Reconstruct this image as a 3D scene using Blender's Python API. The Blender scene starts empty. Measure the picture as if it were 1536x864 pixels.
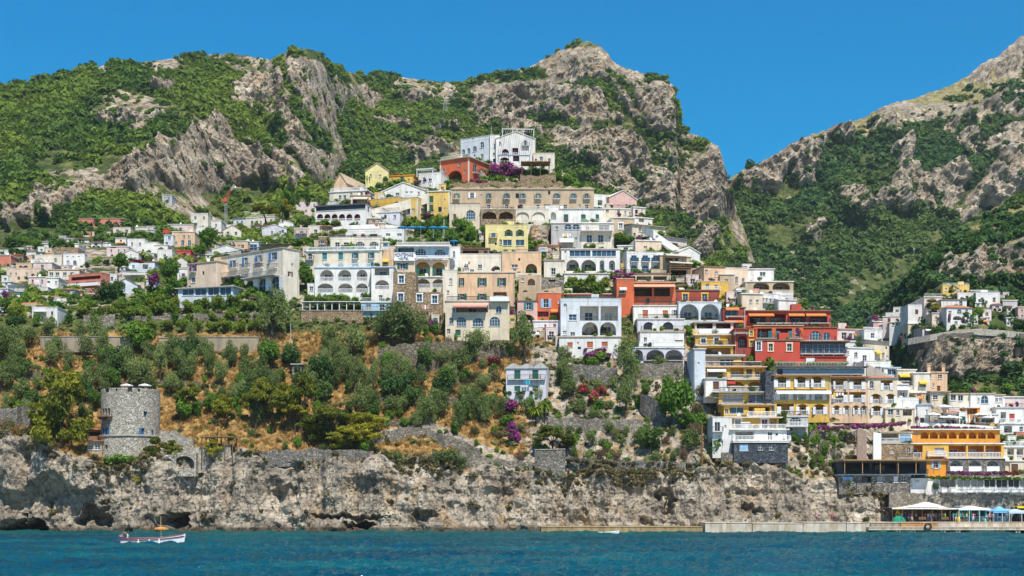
import bpy, bmesh, math, random
import numpy as np
from mathutils import Vector, Matrix
random.seed(7)
rng = np.random.default_rng(7)
SC = bpy.context.scene
COL = SC.collection
# ------------------------------------------------------------------ camera, sky, sun, exposure
F, CX, HY, CZ = 2133.0, 768.0, 755.0, 5.8      # focal length and horizon of a 1536 px wide frame, eye height in metres
cam = bpy.data.cameras.new('camera')
cam.lens = 36.0*F/1536.0
cam.sensor_width = 36.0
cam.shift_y = (HY-432.0)/1536.0
cam.clip_start = 1.0
cam.clip_end = 30000.0
camo = bpy.data.objects.new('camera', cam)
camo.location = (0, 0, CZ)
camo.rotation_euler = (math.pi/2, 0, 0)
COL.objects.link(camo)
SC.camera = camo
ELEV, AZ = math.radians(58), math.radians(17)
SUN = Vector((math.sin(AZ)*math.cos(ELEV), -math.cos(AZ)*math.cos(ELEV), math.sin(ELEV)))
sl = bpy.data.lights.new('sun', 'SUN')
sl.energy = 4.9
sl.angle = math.radians(0.5)
sl.color = (1.0, 0.945, 0.85)
so = bpy.data.objects.new('sun', sl)
so.rotation_euler = SUN.to_track_quat('Z', 'Y').to_euler()
so.location = (0, 0, 500)
COL.objects.link(so)
W = bpy.data.worlds.new('World')
SC.world = W
W.use_nodes = True
wn = W.node_tree
bg = wn.nodes['Background']
sky = wn.nodes.new('ShaderNodeTexSky')
sky.sky_type = 'NISHITA'
sky.sun_disc = False
sky.sun_elevation = ELEV
sky.sun_rotation = math.atan2(SUN.x, SUN.y)
sky.air_density = 1.25
sky.dust_density = 0.6
sky.ozone_density = 4.0
hs = wn.nodes.new('ShaderNodeHueSaturation')
hs.inputs['Saturation'].default_value = 1.78
hs.inputs['Hue'].default_value = 0.497
wn.links.new(sky.outputs[0], hs.inputs['Color'])
wn.links.new(hs.outputs[0], bg.inputs['Color'])
bg.inputs['Strength'].default_value = 0.1
SC.view_settings.view_transform = 'Standard'
SC.view_settings.look = 'None'
SC.view_settings.gamma = 1.0
SC.view_settings.use_curve_mapping = False
SC.view_settings.exposure = 0.42

# ------------------------------------------------------------------ small helpers
def P(px, py, Y):
    """the point at depth Y metres that the photograph shows at pixel (px, py)"""
    return Vector(((px-CX)/F*Y, Y, CZ+(HY-py)/F*Y))

def tag(o, label=None, cat=None, group=None, kind=None):
    if label: o['label'] = label
    if cat: o['category'] = cat
    if group: o['group'] = group
    if kind: o['kind'] = kind
    return o

def link(name, me, parent=None, loc=None, rot=None):
    o = bpy.data.objects.new(name, me)
    COL.objects.link(o)
    if parent is not None: o.parent = parent
    if loc is not None: o.location = loc
    if rot is not None: o.rotation_euler = rot
    return o

def np_mesh(name, verts, faces, mats=(), smooth=False, mat_idx=None):
    """verts (n,3) array, faces (m,k) array -> mesh"""
    me = bpy.data.meshes.new(name)
    verts = np.asarray(verts, dtype=np.float32); faces = np.asarray(faces, dtype=np.int32)
    m, k = faces.shape
    me.vertices.add(len(verts)); me.vertices.foreach_set('co', verts.ravel())
    me.loops.add(m*k); me.loops.foreach_set('vertex_index', faces.ravel())
    me.polygons.add(m)
    me.polygons.foreach_set('loop_start', np.arange(0, m*k, k, dtype=np.int32))
    me.polygons.foreach_set('use_smooth', np.full(m, smooth, dtype=bool))
    if mat_idx is not None: me.polygons.foreach_set('material_index', np.asarray(mat_idx, dtype=np.int32))
    for x in mats: me.materials.append(x)
    me.update(calc_edges=True)
    return me

def attr(me, name, arr):
    a = me.attributes.new(name, 'FLOAT', 'POINT')
    a.data.foreach_set('value', np.asarray(arr, dtype=np.float32).ravel())

class MB:
    """collects polygons with material slots and builds one mesh"""
    def __init__(s): s.v = []; s.f = []; s.m = []
    def poly(s, pts, m=0):
        i = len(s.v); s.v.extend([tuple(p) for p in pts]); s.f.append(tuple(range(i, i+len(pts)))); s.m.append(m)
    def box(s, a, b, m=0, M=None):
        x0, y0, z0 = a; x1, y1, z1 = b
        c = [(x0,y0,z0),(x1,y0,z0),(x1,y1,z0),(x0,y1,z0),(x0,y0,z1),(x1,y0,z1),(x1,y1,z1),(x0,y1,z1)]
        if M is not None: c = [tuple(M @ Vector(p)) for p in c]
        i = len(s.v); s.v.extend(c)
        for q in ((0,3,2,1),(4,5,6,7),(0,1,5,4),(1,2,6,5),(2,3,7,6),(3,0,4,7)):
            s.f.append(tuple(i+k for k in q)); s.m.append(m)
    def tube(s, pts, rad, n=6, m=0, cap=True):
        pts = [Vector(p) for p in pts]; rad = rad if isinstance(rad, (list, tuple)) else [rad]*len(pts)
        rings = []
        for k, p in enumerate(pts):
            d = (pts[min(k+1, len(pts)-1)]-pts[max(k-1, 0)]).normalized()
            a = d.orthogonal().normalized() if abs(d.z) > .95 else d.cross(Vector((0,0,1))).normalized()
            b = d.cross(a)
            i = len(s.v); rings.append(i)
            for j in range(n):
                t = 2*math.pi*j/n
                s.v.append(tuple(p+(a*math.cos(t)+b*math.sin(t))*rad[k]))
        for k in range(len(pts)-1):
            for j in range(n):
                s.f.append((rings[k]+j, rings[k]+(j+1)%n, rings[k+1]+(j+1)%n, rings[k+1]+j)); s.m.append(m)
        if cap:
            s.f.append(tuple(rings[0]+j for j in reversed(range(n)))); s.m.append(m)
            s.f.append(tuple(rings[-1]+j for j in range(n))); s.m.append(m)
    def lathe(s, prof, n=12, m=0, c=(0,0,0), sx=1, sy=1):
        i0 = len(s.v)
        for r, z in prof:
            for j in range(n):
                t = 2*math.pi*j/n
                s.v.append((c[0]+r*math.cos(t)*sx, c[1]+r*math.sin(t)*sy, c[2]+z))
        for k in range(len(prof)-1):
            for j in range(n):
                s.f.append((i0+k*n+j, i0+k*n+(j+1)%n, i0+(k+1)*n+(j+1)%n, i0+(k+1)*n+j)); s.m.append(m)
    def mesh(s, name, mats, smooth=False):
        me = bpy.data.meshes.new(name)
        me.from_pydata(s.v, [], s.f)
        for x in mats: me.materials.append(x)
        me.polygons.foreach_set('material_index', np.array(s.m, dtype=np.int32))
        if smooth: me.polygons.foreach_set('use_smooth', np.ones(len(s.f), dtype=bool))
        me.update()
        return me
    def build(s, name, mats, parent=None, loc=None, rot=None, smooth=False):
        if not isinstance(mats, (list, tuple)): mats = [mats]
        return link(name, s.mesh(name, mats, smooth), parent, loc, rot)

# ------------------------------------------------------------------ noise in numpy
_PT = rng.permutation(256)
_VT = rng.random(256)
def vnoise(x, y, z):
    xi = np.floor(x).astype(np.int64); yi = np.floor(y).astype(np.int64); zi = np.floor(z).astype(np.int64)
    fx, fy, fz = x-xi, y-yi, z-zi
    fx = fx*fx*(3-2*fx); fy = fy*fy*(3-2*fy); fz = fz*fz*(3-2*fz)
    def h(a, b, c): return _VT[(_PT[(_PT[(_PT[(xi+a) & 255]+yi+b) & 255]+zi+c) & 255])]
    def lx(b, c): return h(0,b,c)*(1-fx)+h(1,b,c)*fx
    return (lx(0,0)*(1-fy)+lx(1,0)*fy)*(1-fz)+(lx(0,1)*(1-fy)+lx(1,1)*fy)*fz
def fbm(p, scale, octv=5, ridged=False, gain=.5, stretch=(1,1,1), off=0.):
    x, y, z = (p[..., k]*scale*stretch[k]+off*(k+1.37) for k in range(3))
    s = 0.; a = 1.; t = 0.
    for o in range(octv):
        n = vnoise(x, y, z)
        if ridged: n = 1-np.abs(2*n-1)
        s = s+a*n; t += a; a *= gain
        x, y, z = x*2.03+5.1, y*2.03+9.2, z*2.03+1.7
    return s/t

# ------------------------------------------------------------------ materials
class NT:
    """tiny helper round a node tree"""
    def __init__(s, name):
        s.m = bpy.data.materials.new(name); s.m.use_nodes = True
        s.t = s.m.node_tree; s.t.nodes.clear()
        s.out = s.t.nodes.new('ShaderNodeOutputMaterial')
        s._pos = None
    def n(s, typ, ins=None, **kw):
        x = s.t.nodes.new(typ)
        for k, v in kw.items(): setattr(x, k, v)
        for k, v in (ins or {}).items():
            if isinstance(v, bpy.types.NodeSocket): s.t.links.new(v, x.inputs[k])
            else: x.inputs[k].default_value = v
        return x
    def pos(s, scale=(1,1,1)):
        if s._pos is None: s._pos = s.n('ShaderNodeNewGeometry').outputs['Position']
        return s.n('ShaderNodeVectorMath', {0: s._pos, 1: scale}, operation='MULTIPLY').outputs[0]
    def noise(s, scale, detail=5, vec=None, rough=.55, dist=0.):
        return s.n('ShaderNodeTexNoise', {'Vector': vec if vec is not None else s.pos(), 'Scale': scale, 'Detail': detail, 'Roughness': rough, 'Distortion': dist}).outputs[0]
    def ramp(s, fac, stops, interp='LINEAR'):
        r = s.n('ShaderNodeValToRGB', {'Fac': fac}); cr = r.color_ramp; cr.interpolation = interp
        while len(cr.elements) < len(stops): cr.elements.new(.5)
        for e, (p, c) in zip(cr.elements, stops):
            e.position = p; e.color = tuple(c)+(1,) if hasattr(c, '__len__') else (c, c, c, 1)
        return r.outputs[0]
    def mix(s, fac, a, b, mode='MIX'):
        x = s.t.nodes.new('ShaderNodeMix'); x.data_type = 'RGBA'; x.blend_type = mode
        for k, v in ((0, fac), (6, a), (7, b)):
            if isinstance(v, bpy.types.NodeSocket): s.t.links.new(v, x.inputs[k])
            elif k == 0: x.inputs[0].default_value = v
            else: x.inputs[k].default_value = tuple(v)+(1,) if hasattr(v, '__len__') else (v, v, v, 1)
        return x.outputs[2]
    def math(s, op, a, b=0., c=0., clamp=False):
        x = s.n('ShaderNodeMath', {0: a, 1: b, 2: c}, operation=op); x.use_clamp = clamp
        return x.outputs[0]
    def attr(s, name): return s.n('ShaderNodeAttribute', attribute_name=name).outputs['Fac']
    def bump(s, h, strength=.5, dist=.1, normal=None):
        d = {'Height': h, 'Strength': strength, 'Distance': dist}
        if normal is not None: d['Normal'] = normal
        return s.n('ShaderNodeBump', d).outputs[0]
    def bsdf(s, col, rough=.8, normal=None, spec=.3, metal=0., **kw):
        d = {'Roughness': rough, 'Specular IOR Level': spec, 'Metallic': metal}
        d['Base Color'] = col if isinstance(col, bpy.types.NodeSocket) else tuple(col)+(1,)
        if normal is not None: d['Normal'] = normal
        d.update(kw)
        b = s.n('ShaderNodeBsdfPrincipled', d)
        return b.outputs[0]
    def end(s, sh):
        s.t.links.new(sh, s.out.inputs['Surface']); return s.m

_mc = {}
def plain(name, col, rough=.6, spec=.3, metal=0., var=.12, scale=1.5):
    if name in _mc: return _mc[name]
    t = NT(name)
    n = t.noise(scale, 4)
    c = t.mix(t.ramp(n, [(.35, 0), (.7, 1)]), tuple(x*(1-var) for x in col), tuple(min(1, x*(1+var)) for x in col))
    _mc[name] = t.end(t.bsdf(c, rough, spec=spec, metal=metal))
    return _mc[name]

def stucco(name, col, dirt=.35):
    """painted lime plaster: blotches, rain streaks, fine grain"""
    key = 'stucco_'+name
    if key in _mc: return _mc[key]
    t = NT(key)
    big = t.noise(.35, 5)
    streak = t.noise(1.0, 5, t.pos((1.6, 1.6, .16)), .6)
    c = t.mix(t.ramp(big, [(.35, 0), (.65, 1)]), tuple(x*.86 for x in col), tuple(min(.9, x*1.06) for x in col))
    g = sum(col)/3
    stain = (g*.55+col[0]*.1, g*.5+col[1]*.08, g*.42+col[2]*.06)
    c = t.mix(t.math('MULTIPLY', t.ramp(streak, [(.5, 0), (.7, 1)]), dirt), c, stain)
    pat = t.noise(.6, 6, rough=.7)
    c = t.mix(t.math('MULTIPLY', t.ramp(pat, [(.56, 0), (.62, 1)]), dirt*.85), c, tuple(x*.68+.04 for x in col))
    fine = t.noise(7., 3)
    b = t.bump(fine, .25, .03)
    _mc[key] = t.end(t.bsdf(c, .85, b, .2))
    return _mc[key]

def stone(name, c0, c1, c2, scale=2.2):
    """rubble masonry: irregular stones with recessed joints"""
    key = 'stone_'+name
    if key in _mc: return _mc[key]
    t = NT(key)
    p = t.pos((1, 1, 1.35))
    w = t.n('ShaderNodeVectorMath', {0: p, 1: t.n('ShaderNodeTexNoise', {'Vector': p, 'Scale': 1.5}).outputs['Color']}, operation='ADD').outputs[0]
    v = t.n('ShaderNodeTexVoronoi', {'Vector': w, 'Scale': scale})
    e = t.n('ShaderNodeTexVoronoi', {'Vector': w, 'Scale': scale}, feature='DISTANCE_TO_EDGE').outputs['Distance']
    hsv = t.n('ShaderNodeSeparateColor', {0: v.outputs['Color']}).outputs[0]
    col = t.ramp(hsv, [(0, c0), (.5, c1), (1, c2)])
    big = t.noise(.25, 4)
    col = t.mix(t.ramp(big, [(.4, 0), (.7, .5)]), col, c0)
    col = t.mix(t.ramp(e, [(.02, 1), (.09, 0)]), col, tuple(x*.55 for x in c0))
    h = t.math('ADD', t.ramp(e, [(0, 0), (.12, 1)]), t.noise(5., 4))
    _mc[key] = t.end(t.bsdf(col, .9, t.bump(h, .7, .12), .2))
    return _mc[key]

WHITE = plain('white_paint', (.74, .74, .73), .55, var=.05)
IRON = plain('dark_iron', (.035, .036, .04), .5)
CONC = plain('concrete', (.36, .33, .28), .9, var=.3)
TERRA = plain('terracotta', (.42, .17, .085), .85, var=.3, scale=4)
WOOD = plain('weathered_wood', (.16, .095, .05), .8, var=.35, scale=4)
def glassmat(name, col, rough=.08):
    if name in _mc: return _mc[name]
    t = NT(name)
    n = t.noise(.9, 2)
    c = t.mix(n, tuple(x*.5 for x in col), tuple(x*1.5 for x in col))
    _mc[name] = t.end(t.bsdf(c, rough, spec=.4))
    return _mc[name]
GLASS = glassmat('window_glass', (.018, .024, .034), .12)
CURTAIN = plain('curtained_glass', (.34, .33, .31), .4, var=.3, scale=6)
GLASSB = glassmat('blue_window_glass', (.03, .075, .12), .12)
# ------------------------------------------------------------------ terrain: hillsides as real relief sheets
def pl(pts, x): 
    a = np.array(pts, float); return np.interp(x, a[:, 0], a[:, 1])
def poly_mask(poly, X, Y):
    poly = np.array(poly, float); n = len(poly); inside = np.zeros(X.shape, bool); j = n-1
    for i in range(n):
        xi, yi = poly[i]; xj, yj = poly[j]
        c = ((yi > Y) != (yj > Y)) & (X < (xj-xi)*(Y-yi)/(yj-yi+1e-9)+xi)
        inside ^= c; j = i
    return inside.astype(float)
def band_mask(line, X, Y, half):
    d = np.full(X.shape, 1e9)
    for (x0, y0), (x1, y1) in zip(line[:-1], line[1:]):
        t = np.clip(((X-x0)*(x1-x0)+(Y-y0)*(y1-y0))/((x1-x0)**2+(y1-y0)**2), 0, 1)
        d = np.minimum(d, np.hypot(X-x0-t*(x1-x0), Y-y0-t*(y1-y0)))
    return np.clip((half-d)/3+.5, 0, 1)
def blur(a, k, axis):
    if k < 2: return a
    pad = [(0, 0)]*a.ndim; pad[axis] = (k, k)
    b = np.pad(a, pad, mode='edge'); c = np.cumsum(b, axis=axis)
    n = a.shape[axis]
    hi = np.take(c, np.arange(2*k, 2*k+n), axis=axis); lo = np.take(c, np.arange(0, n), axis=axis)
    return (hi-lo)/(2*k)

class Sheet:
    def __init__(s, pxs, py, y0, tanfn, k=14):
        """pxs (n,), py (n,m) rows from the foot to the ridge, y0 (n,) depth at the foot, tanfn(PX,PY) slope"""
        s.px = pxs; s.py = py; s.PX = np.repeat(pxs[:, None], py.shape[1], 1)
        T = tanfn(s.PX, py); Yd = np.empty_like(py); Yd[:, 0] = y0
        for j in range(1, py.shape[1]):
            e = (HY-py[:, j-1])/F; dp = py[:, j-1]-py[:, j]
            Yd[:, j] = Yd[:, j-1]*(1+dp/F/np.maximum(T[:, j]-e, .07))
        s.Y = blur(blur(Yd, k, 0), k, 0)
    def depth(s, px, py):
        f = np.clip((px-s.px[0])/(s.px[1]-s.px[0]), 0, len(s.px)-1.001); i = int(f); f -= i
        a = np.interp(-py, -s.py[i], s.Y[i]); b = np.interp(-py, -s.py[i+1], s.Y[i+1])
        return float(a*(1-f)+b*f)
    def co(s):
        return np.stack([(s.PX-CX)/F*s.Y, s.Y, CZ+(HY-s.py)/F*s.Y], -1)
    def mesh(s, name, co, mat, attrs, smooth=False):
        n, m = s.py.shape
        back = [(60, -15), (200, -90), (500, -400)]
        ext = np.stack([co[:, -1]+np.array([0, dy, dz]) for dy, dz in back], 1)
        full = np.concatenate([co, ext], 1); mm = m+3
        idx = np.arange(n*mm).reshape(n, mm)
        fc = np.stack([idx[:-1, :-1], idx[1:, :-1], idx[1:, 1:], idx[:-1, 1:]], -1).reshape(-1, 4)
        me = np_mesh(name, full.reshape(-1, 3), fc, [mat], smooth)
        for k, a in attrs.items():
            attr(me, k, np.concatenate([a, np.repeat(a[:, -1:], 3, 1)], 1))
        return tag(link(name, me), kind='structure')

# ---- rocky ground material: limestone where 'rock' is high, scrub or dry grass elsewhere
def ground_mat(name, rock_cols, veg_cols, dry_cols, rscale, fine):
    t = NT(name)
    nb = t.noise(rscale, 8, rough=.62)
    st = t.noise(rscale*2.2, 7, t.pos((1, 1, .22)), .65)
    rock = t.ramp(nb, [(.28, rock_cols[0]), (.45, rock_cols[1]), (.56, rock_cols[2]), (.72, rock_cols[3])])
    rock = t.mix(t.ramp(st, [(.36, 0), (.62, .75)]), rock, rock_cols[1])
    rust = t.noise(rscale*1.6, 5, t.pos((1, 1, .28)))
    rock = t.mix(t.math('MULTIPLY', t.ramp(rust, [(.52, 0), (.66, 1)]), t.attr('rust')), rock, (.40, .25, .12))
    cr_ = t.math('ABSOLUTE', t.math('SUBTRACT', t.noise(rscale*2.6, 6, t.pos((1, 1, .8)), .6), .5))
    rock = t.mix(t.ramp(cr_, [(0, .7), (.025, 0)]), rock, tuple(x*.4 for x in rock_cols[0]))
    wet = t.attr('wet')
    rock = t.mix(t.math('MULTIPLY', wet, .85), rock, (.07, .05, .03))
    nv = t.noise(rscale*3, 6)
    veg = t.ramp(nv, [(.3, veg_cols[0]), (.5, veg_cols[1]), (.68, veg_cols[2])])
    nd = t.noise(rscale*4, 7, rough=.7)
    dry = t.ramp(nd, [(.3, dry_cols[0]), (.48, dry_cols[1]), (.66, dry_cols[2])])
    dm = t.ramp(t.math('ADD', t.attr('dry'), t.math('MULTIPLY', t.math('SUBTRACT', nv, .5), 1.2)), [(.42, 0), (.58, 1)])
    grd = t.mix(dm, veg, dry)
    rm = t.ramp(t.math('ADD', t.attr('rock'), t.math('MULTIPLY', t.math('SUBTRACT', t.noise(rscale*2.5, 7), .5), 1.3)), [(.43, 0), (.55, 1)])
    col = t.mix(rm, grd, rock)
    h = t.math('ADD', t.noise(fine, 8, rough=.7), t.math('MULTIPLY', t.ramp(cr_, [(0, 0), (.05, 1)]), .5))
    b = t.bump(h, 1., .8/fine)
    return t.end(t.bsdf(col, .92, b, .15))

LIME = [(.115, .10, .085), (.30, .255, .195), (.51, .435, .33), (.69, .62, .51)]
LIME2 = [(.14, .12, .095), (.34, .28, .20), (.54, .445, .325), (.70, .615, .48)]
VEG = [(.045, .07, .018), (.09, .115, .03), (.18, .17, .055)]
DRY = [(.15, .10, .04), (.33, .195, .065), (.48, .32, .125)]
DRY2 = [(.16, .14, .05), (.28, .23, .09), (.40, .35, .2)]
front_mat = ground_mat('hillside_ground', LIME, VEG, DRY, .16, 2.2)
mount_mat = ground_mat('mountain_ground', LIME2, VEG, DRY2, .05, .5)

# ---- the headland: cliff above the sea, dry terraces, the town slope
LC = [(-260,640),(0,648),(60,660),(130,684),(200,692),(265,690),(330,682),(400,682),(500,692),(570,688),(640,692),(720,702),(800,708),(860,708),(950,712),(1000,702),(1060,700),(1180,706),(1250,722),(1330,738),(1420,752),(1536,758),(1760,758)]
RIDGE = [(-260,470),(0,468),(60,462),(120,448),(200,440),(270,428),(300,402),(340,388),(420,378),(440,366),(470,318),(500,296),(560,276),(620,272),(690,242),(740,222),(800,222),(835,250),(890,290),(960,318),(1000,352),(1060,398),(1110,410),(1190,440),(1230,476),(1260,496),(1330,545),(1400,590),(1430,600),(1536,606),(1760,606)]
pxs = np.arange(-230, 1770, 1.6)
lc = pl(LC, pxs)+9*(vnoise(pxs*.03, pxs*0, pxs*0)-.5)*2+5*(vnoise(pxs*.11, pxs*0+4, pxs*0)-.5)*2; rd = pl(RIDGE, pxs)
NCL, NSL = 74, 120
py = np.concatenate([806+(lc-806)[:, None]*np.linspace(0, 1, NCL)[None], lc[:, None]+(rd-lc)[:, None]*np.linspace(0, 1, NSL+1)[None, 1:]], 1)
def tan_front(X, Yp):
    L = pl(LC, X)
    t = np.where(Yp > L, 3.2, .74)
    t = np.where(Yp < 500, .68, t)
    t = np.where((X < 330) & (Yp < 492), .5, t)
    return t
front = Sheet(pxs, py, np.full(len(pxs), 275.0), tan_front, 10)
co = front.co(); PXf, PYf = front.PX, front.py
Lc2 = np.repeat(lc[:, None], py.shape[1], 1)
cl = np.clip((PYf-Lc2+5)/10, 0, 1)                       # 1 on the sea cliff
r1 = fbm(co, .065, 5, True, .58, (1, 1, .26)); r2 = fbm(co, .22, 5, True, .55, (1, 1, .6), 3.); r3 = fbm(co, .13, 4, False, .5, (1, 1, 2.2), 7.)
r4 = fbm(co, .5, 4, True, .6, (1, 1, .8), 11.)
disp = ((r1-.55)*11.0+(r2-.5)*4.4+(r3-.5)*2.2+(r4-.5)*1.5)*cl
# caves, overhangs and the cleft
wx = PXf+22*(vnoise(PXf*.06, PYf*.06, PXf*0+2)-.5)+9*(vnoise(PXf*.2, PYf*.2, PXf*0+5)-.5); wy = PYf+18*(vnoise(PXf*.06, PYf*.06, PXf*0+7)-.5)+8*(vnoise(PXf*.2, PYf*.2, PXf*0+9)-.5)
def ell(cx, cy, rx, ry, p=1.): return np.clip(1.25-((wx-cx)/rx)**2-((wy-cy)/ry)**2, 0, 1)**p
carve = 4.5*np.clip((PYf-722-14*np.sin(PXf*.06))/22, 0, 1)*np.clip((175-PXf)/40, 0, 1)
carve += 10*ell(30, 795, 26, 20)+5*ell(140, 772, 26, 18)+11*ell(264, 787, 16, 15)+7*ell(545, 790, 16, 6)+3*ell(520, 778, 60, 5)
carve += 2.5*ell(700, 799, 30, 4)+2.5*ell(1000, 752, 8, 30)+2.5*ell(640, 770, 18, 9)+2*ell(430, 740, 26, 8)+2.5*ell(1130, 765, 20, 7)
disp -= carve*np.clip(cl*1.2, 0, 1)
tow = np.clip((disp-0), -14, 7)
slope_n = (fbm(co, .09, 5, False, .5)-.5)*2.0*(1-cl)*np.clip((PYf-500)/60, .15, 1)
co[..., 1] -= tow*.95
co[..., 2] += slope_n+np.clip(tow, -2, 4)*.12*np.clip((800-PYf)/30, 0, 1)
sea_keep = PYf > 803
co[..., 2] = np.where(sea_keep, np.minimum(co[..., 2], -.6), co[..., 2])
wr = fbm(co, .05, 4, False, .5, off=2.)
rockA = np.clip(cl+.0, 0, 1)
path = np.maximum.reduce([band_mask([(556, 660), (640, 640), (700, 668), (760, 690)], PXf, PYf, 9), band_mask([(590,692),(800,694)], PXf, PYf, 9)])
rockA = np.maximum(rockA, path)
rockA = np.maximum(rockA, .62*np.clip((PXf-740)/60, 0, 1)*np.clip((PYf-500)/20, 0, 1))
rockA = np.maximum(rockA, .5*np.clip((490-PYf)/20, 0, 1))
dryA = np.clip(1.15*np.clip((PYf-492)/16, 0, 1)-.35*np.clip((PXf-720)/80, 0, 1)*1.2, 0, 1)
wetA = np.clip((PYf-787-3*(vnoise(PXf*.08, PXf*0, PXf*0)))/4, 0, 1)
rustA = np.clip(.2+1.5*(wr-.45)+.5*np.clip((PYf-760)/40, 0, 1)*np.clip((PXf-300)/200, 0, 1), 0, 1)
hill_o = front.mesh('hillside', co, front_mat, {'rock': rockA, 'dry': dryA, 'wet': wetA, 'rust': rustA})
front_co = co

# ---- mountain behind the town
SIL = [(-260,150),(-40,135),(0,128),(45,126),(85,115),(120,106),(160,100),(200,97),(240,90),(285,85),(345,80),(375,84),(405,92),(420,84),(440,76),(460,73),(480,80),(490,90),(497,102),(520,106),(545,112),(580,112),(620,118),(660,124),(690,125),(715,119),(740,112),(780,106),(800,99),(815,90),(830,81),(858,68),(880,61),(900,68),(912,82),(918,93),(940,103),(960,110),(975,111),(1000,120),(1012,132),(1015,160),(1017,184),(1030,198),(1052,208),(1078,220),(1085,245),(1090,270),(1098,295),(1106,318),(1118,350),(1135,400),(1155,470)]
pxm = np.arange(-230, 1156, 2.0)
NM = 270
silm = pl(SIL, pxm)+1.6*(vnoise(pxm*.2, pxm*0+3, pxm*0)-.5)*2
pym = 525+(silm-525)[:, None]*np.linspace(0, 1, NM)[None]
ROCKM = [
 [(402,96),(430,80),(460,74),(488,88),(497,130),(506,190),(484,197),(455,172),(425,142),(400,120)],
 [(210,236),(262,212),(300,195),(335,178),(360,184),(382,215),(425,228),(470,226),(510,240),(505,262),(440,288),(400,275),(360,287),(310,284),(270,278),(235,272)],
 [(0,330),(60,296),(110,270),(160,263),(220,235),(245,275),(200,287),(150,292),(100,322),(40,345)],
 [(505,118),(560,132),(572,160),(540,168),(505,150)],[(350,125),(400,118),(440,160),(470,210),(440,220),(400,180),(360,150)],
 [(586,140),(640,136),(660,160),(610,165)],[(655,128),(690,125),(700,142),(660,148)],[(560,180),(620,170),(625,185),(565,190)],
 [(150,104),(175,106),(178,126),(158,124)],[(225,130),(275,128),(272,148),(232,146)],[(140,185),(250,168),(252,178),(150,196)],[(355,145),(395,140),(395,165),(355,165)],
 [(180,196),(240,186),(250,176),(210,200)],[(230,100),(260,96),(262,108),(232,112)],
 [(695,150),(740,122),(800,100),(830,82),(880,61),(905,70),(918,95),(960,112),(1012,128),(1018,190),(1085,222),(1092,290),(1100,320),(1060,330),(1000,322),(940,300),(890,285),(840,235),(770,195),(715,195)],
 [(600,230),(660,215),(690,222),(660,240),(620,250)],[(640,195),(690,190),(690,205),(640,208)],[(1040,355),(1075,345),(1080,385),(1050,390)],
]
VEGB = [([(735,118),(780,112),(830,120),(868,122),(905,140),(930,172),(965,196),(990,215)], 9), ([(800,178),(850,188),(905,192),(950,196),(985,225),(1000,262)], 10), ([(925,118),(950,150),(975,185)], 6), ([(1000,215),(1060,226)], 16), ([(1010,236),(1050,240)], 12), ([(830,240),(870,262),(890,250)], 9), ([(940,255),(965,270)], 5), ([(790,150),(860,160)], 4), ([(880,72),(905,88)], 3),([(435,82),(475,78)],3),([(310,245),(330,240)],6),([(345,185),(385,225),(420,250)],6),([(420,100),(440,140),(465,175)],5),([(230,250),(290,225)],5),([(440,240),(470,270)],5)]
def base_mid(x): return pl([(-260,345),(250,345),(330,380),(440,440),(520,640),(1000,700),(1160,740)], x)
def rockmask(polys, bands, X, Yp, wscale, warp):
    n1 = vnoise(X*wscale, Yp*wscale, X*0)-.5; n2 = vnoise(X*wscale+31, Yp*wscale+17, X*0)-.5
    n3 = vnoise(X*wscale*3.1, Yp*wscale*3.1, X*0+4)-.5
    Xw = X+warp*(n1+n3*.6); Yw = Yp+warp*(n2+n3*.5)
    m = np.zeros(X.shape)
    for p in polys: m = np.maximum(m, poly_mask(p, Xw, Yw))
    for l, h in bands: m *= 1-band_mask(l, Xw, Yw, h)
    return m
Xm = np.repeat(pxm[:, None], NM, 1)
rockM = rockmask(ROCKM, [(l, h*.72) for l, h in VEGB], Xm, pym, .045, 20)
rs = blur(rockM, 3, 0)
def tan_mid(X, Yp):
    t = .62+.75*rs
    low = np.clip((Yp-330)/25, 0, 1)*np.clip((470-X)/60, 0, 1)
    return t*(1-low)+.30*low
mid = Sheet(pxm, pym, base_mid(pxm), tan_mid, 26)
co = mid.co()
rm_s = blur(blur(rockM, 2, 0), 2, 1)
g1 = fbm(co, .018, 5, True, .55, (1, 1, .5), 1.); g2 = fbm(co, .06, 5, True, .6, (1, 1, .45), 5.); g3 = fbm(co, .012, 4, False, .5)
g4 = fbm(co, .16, 3, True, .6, (1, 1, .6), 12.)
d = (g1-.5)*24*(.25+.75*rm_s)+(g2-.5)*20*rm_s+(g4-.5)*8*rm_s
fade = np.clip((NM-1-np.arange(NM))/22, .15, 1)[None]*np.clip((430-pym)/60, 0, 1)
co[..., 1] -= d*fade*.9
co[..., 2] += d*fade*.22
brk = fbm(co, .022, 5, False, .55, off=9.)
ravg = np.clip(rm_s*1.0+.55*np.clip((brk-.55)/.08, 0, 1), 0, 1)
dryM = np.clip(.22+1.4*(fbm(co, .015, 4, off=4.)-.5)+.35*np.clip((silm[:, None]+22-pym)/22, 0, 1), 0, 1)
Z0 = np.zeros_like(pym)
mid.mesh('mountain', co, mount_mat, {'rock': ravg, 'dry': dryM, 'wet': Z0, 'rust': Z0+.45})
mid_co, mid_rock = co, ravg

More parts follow.
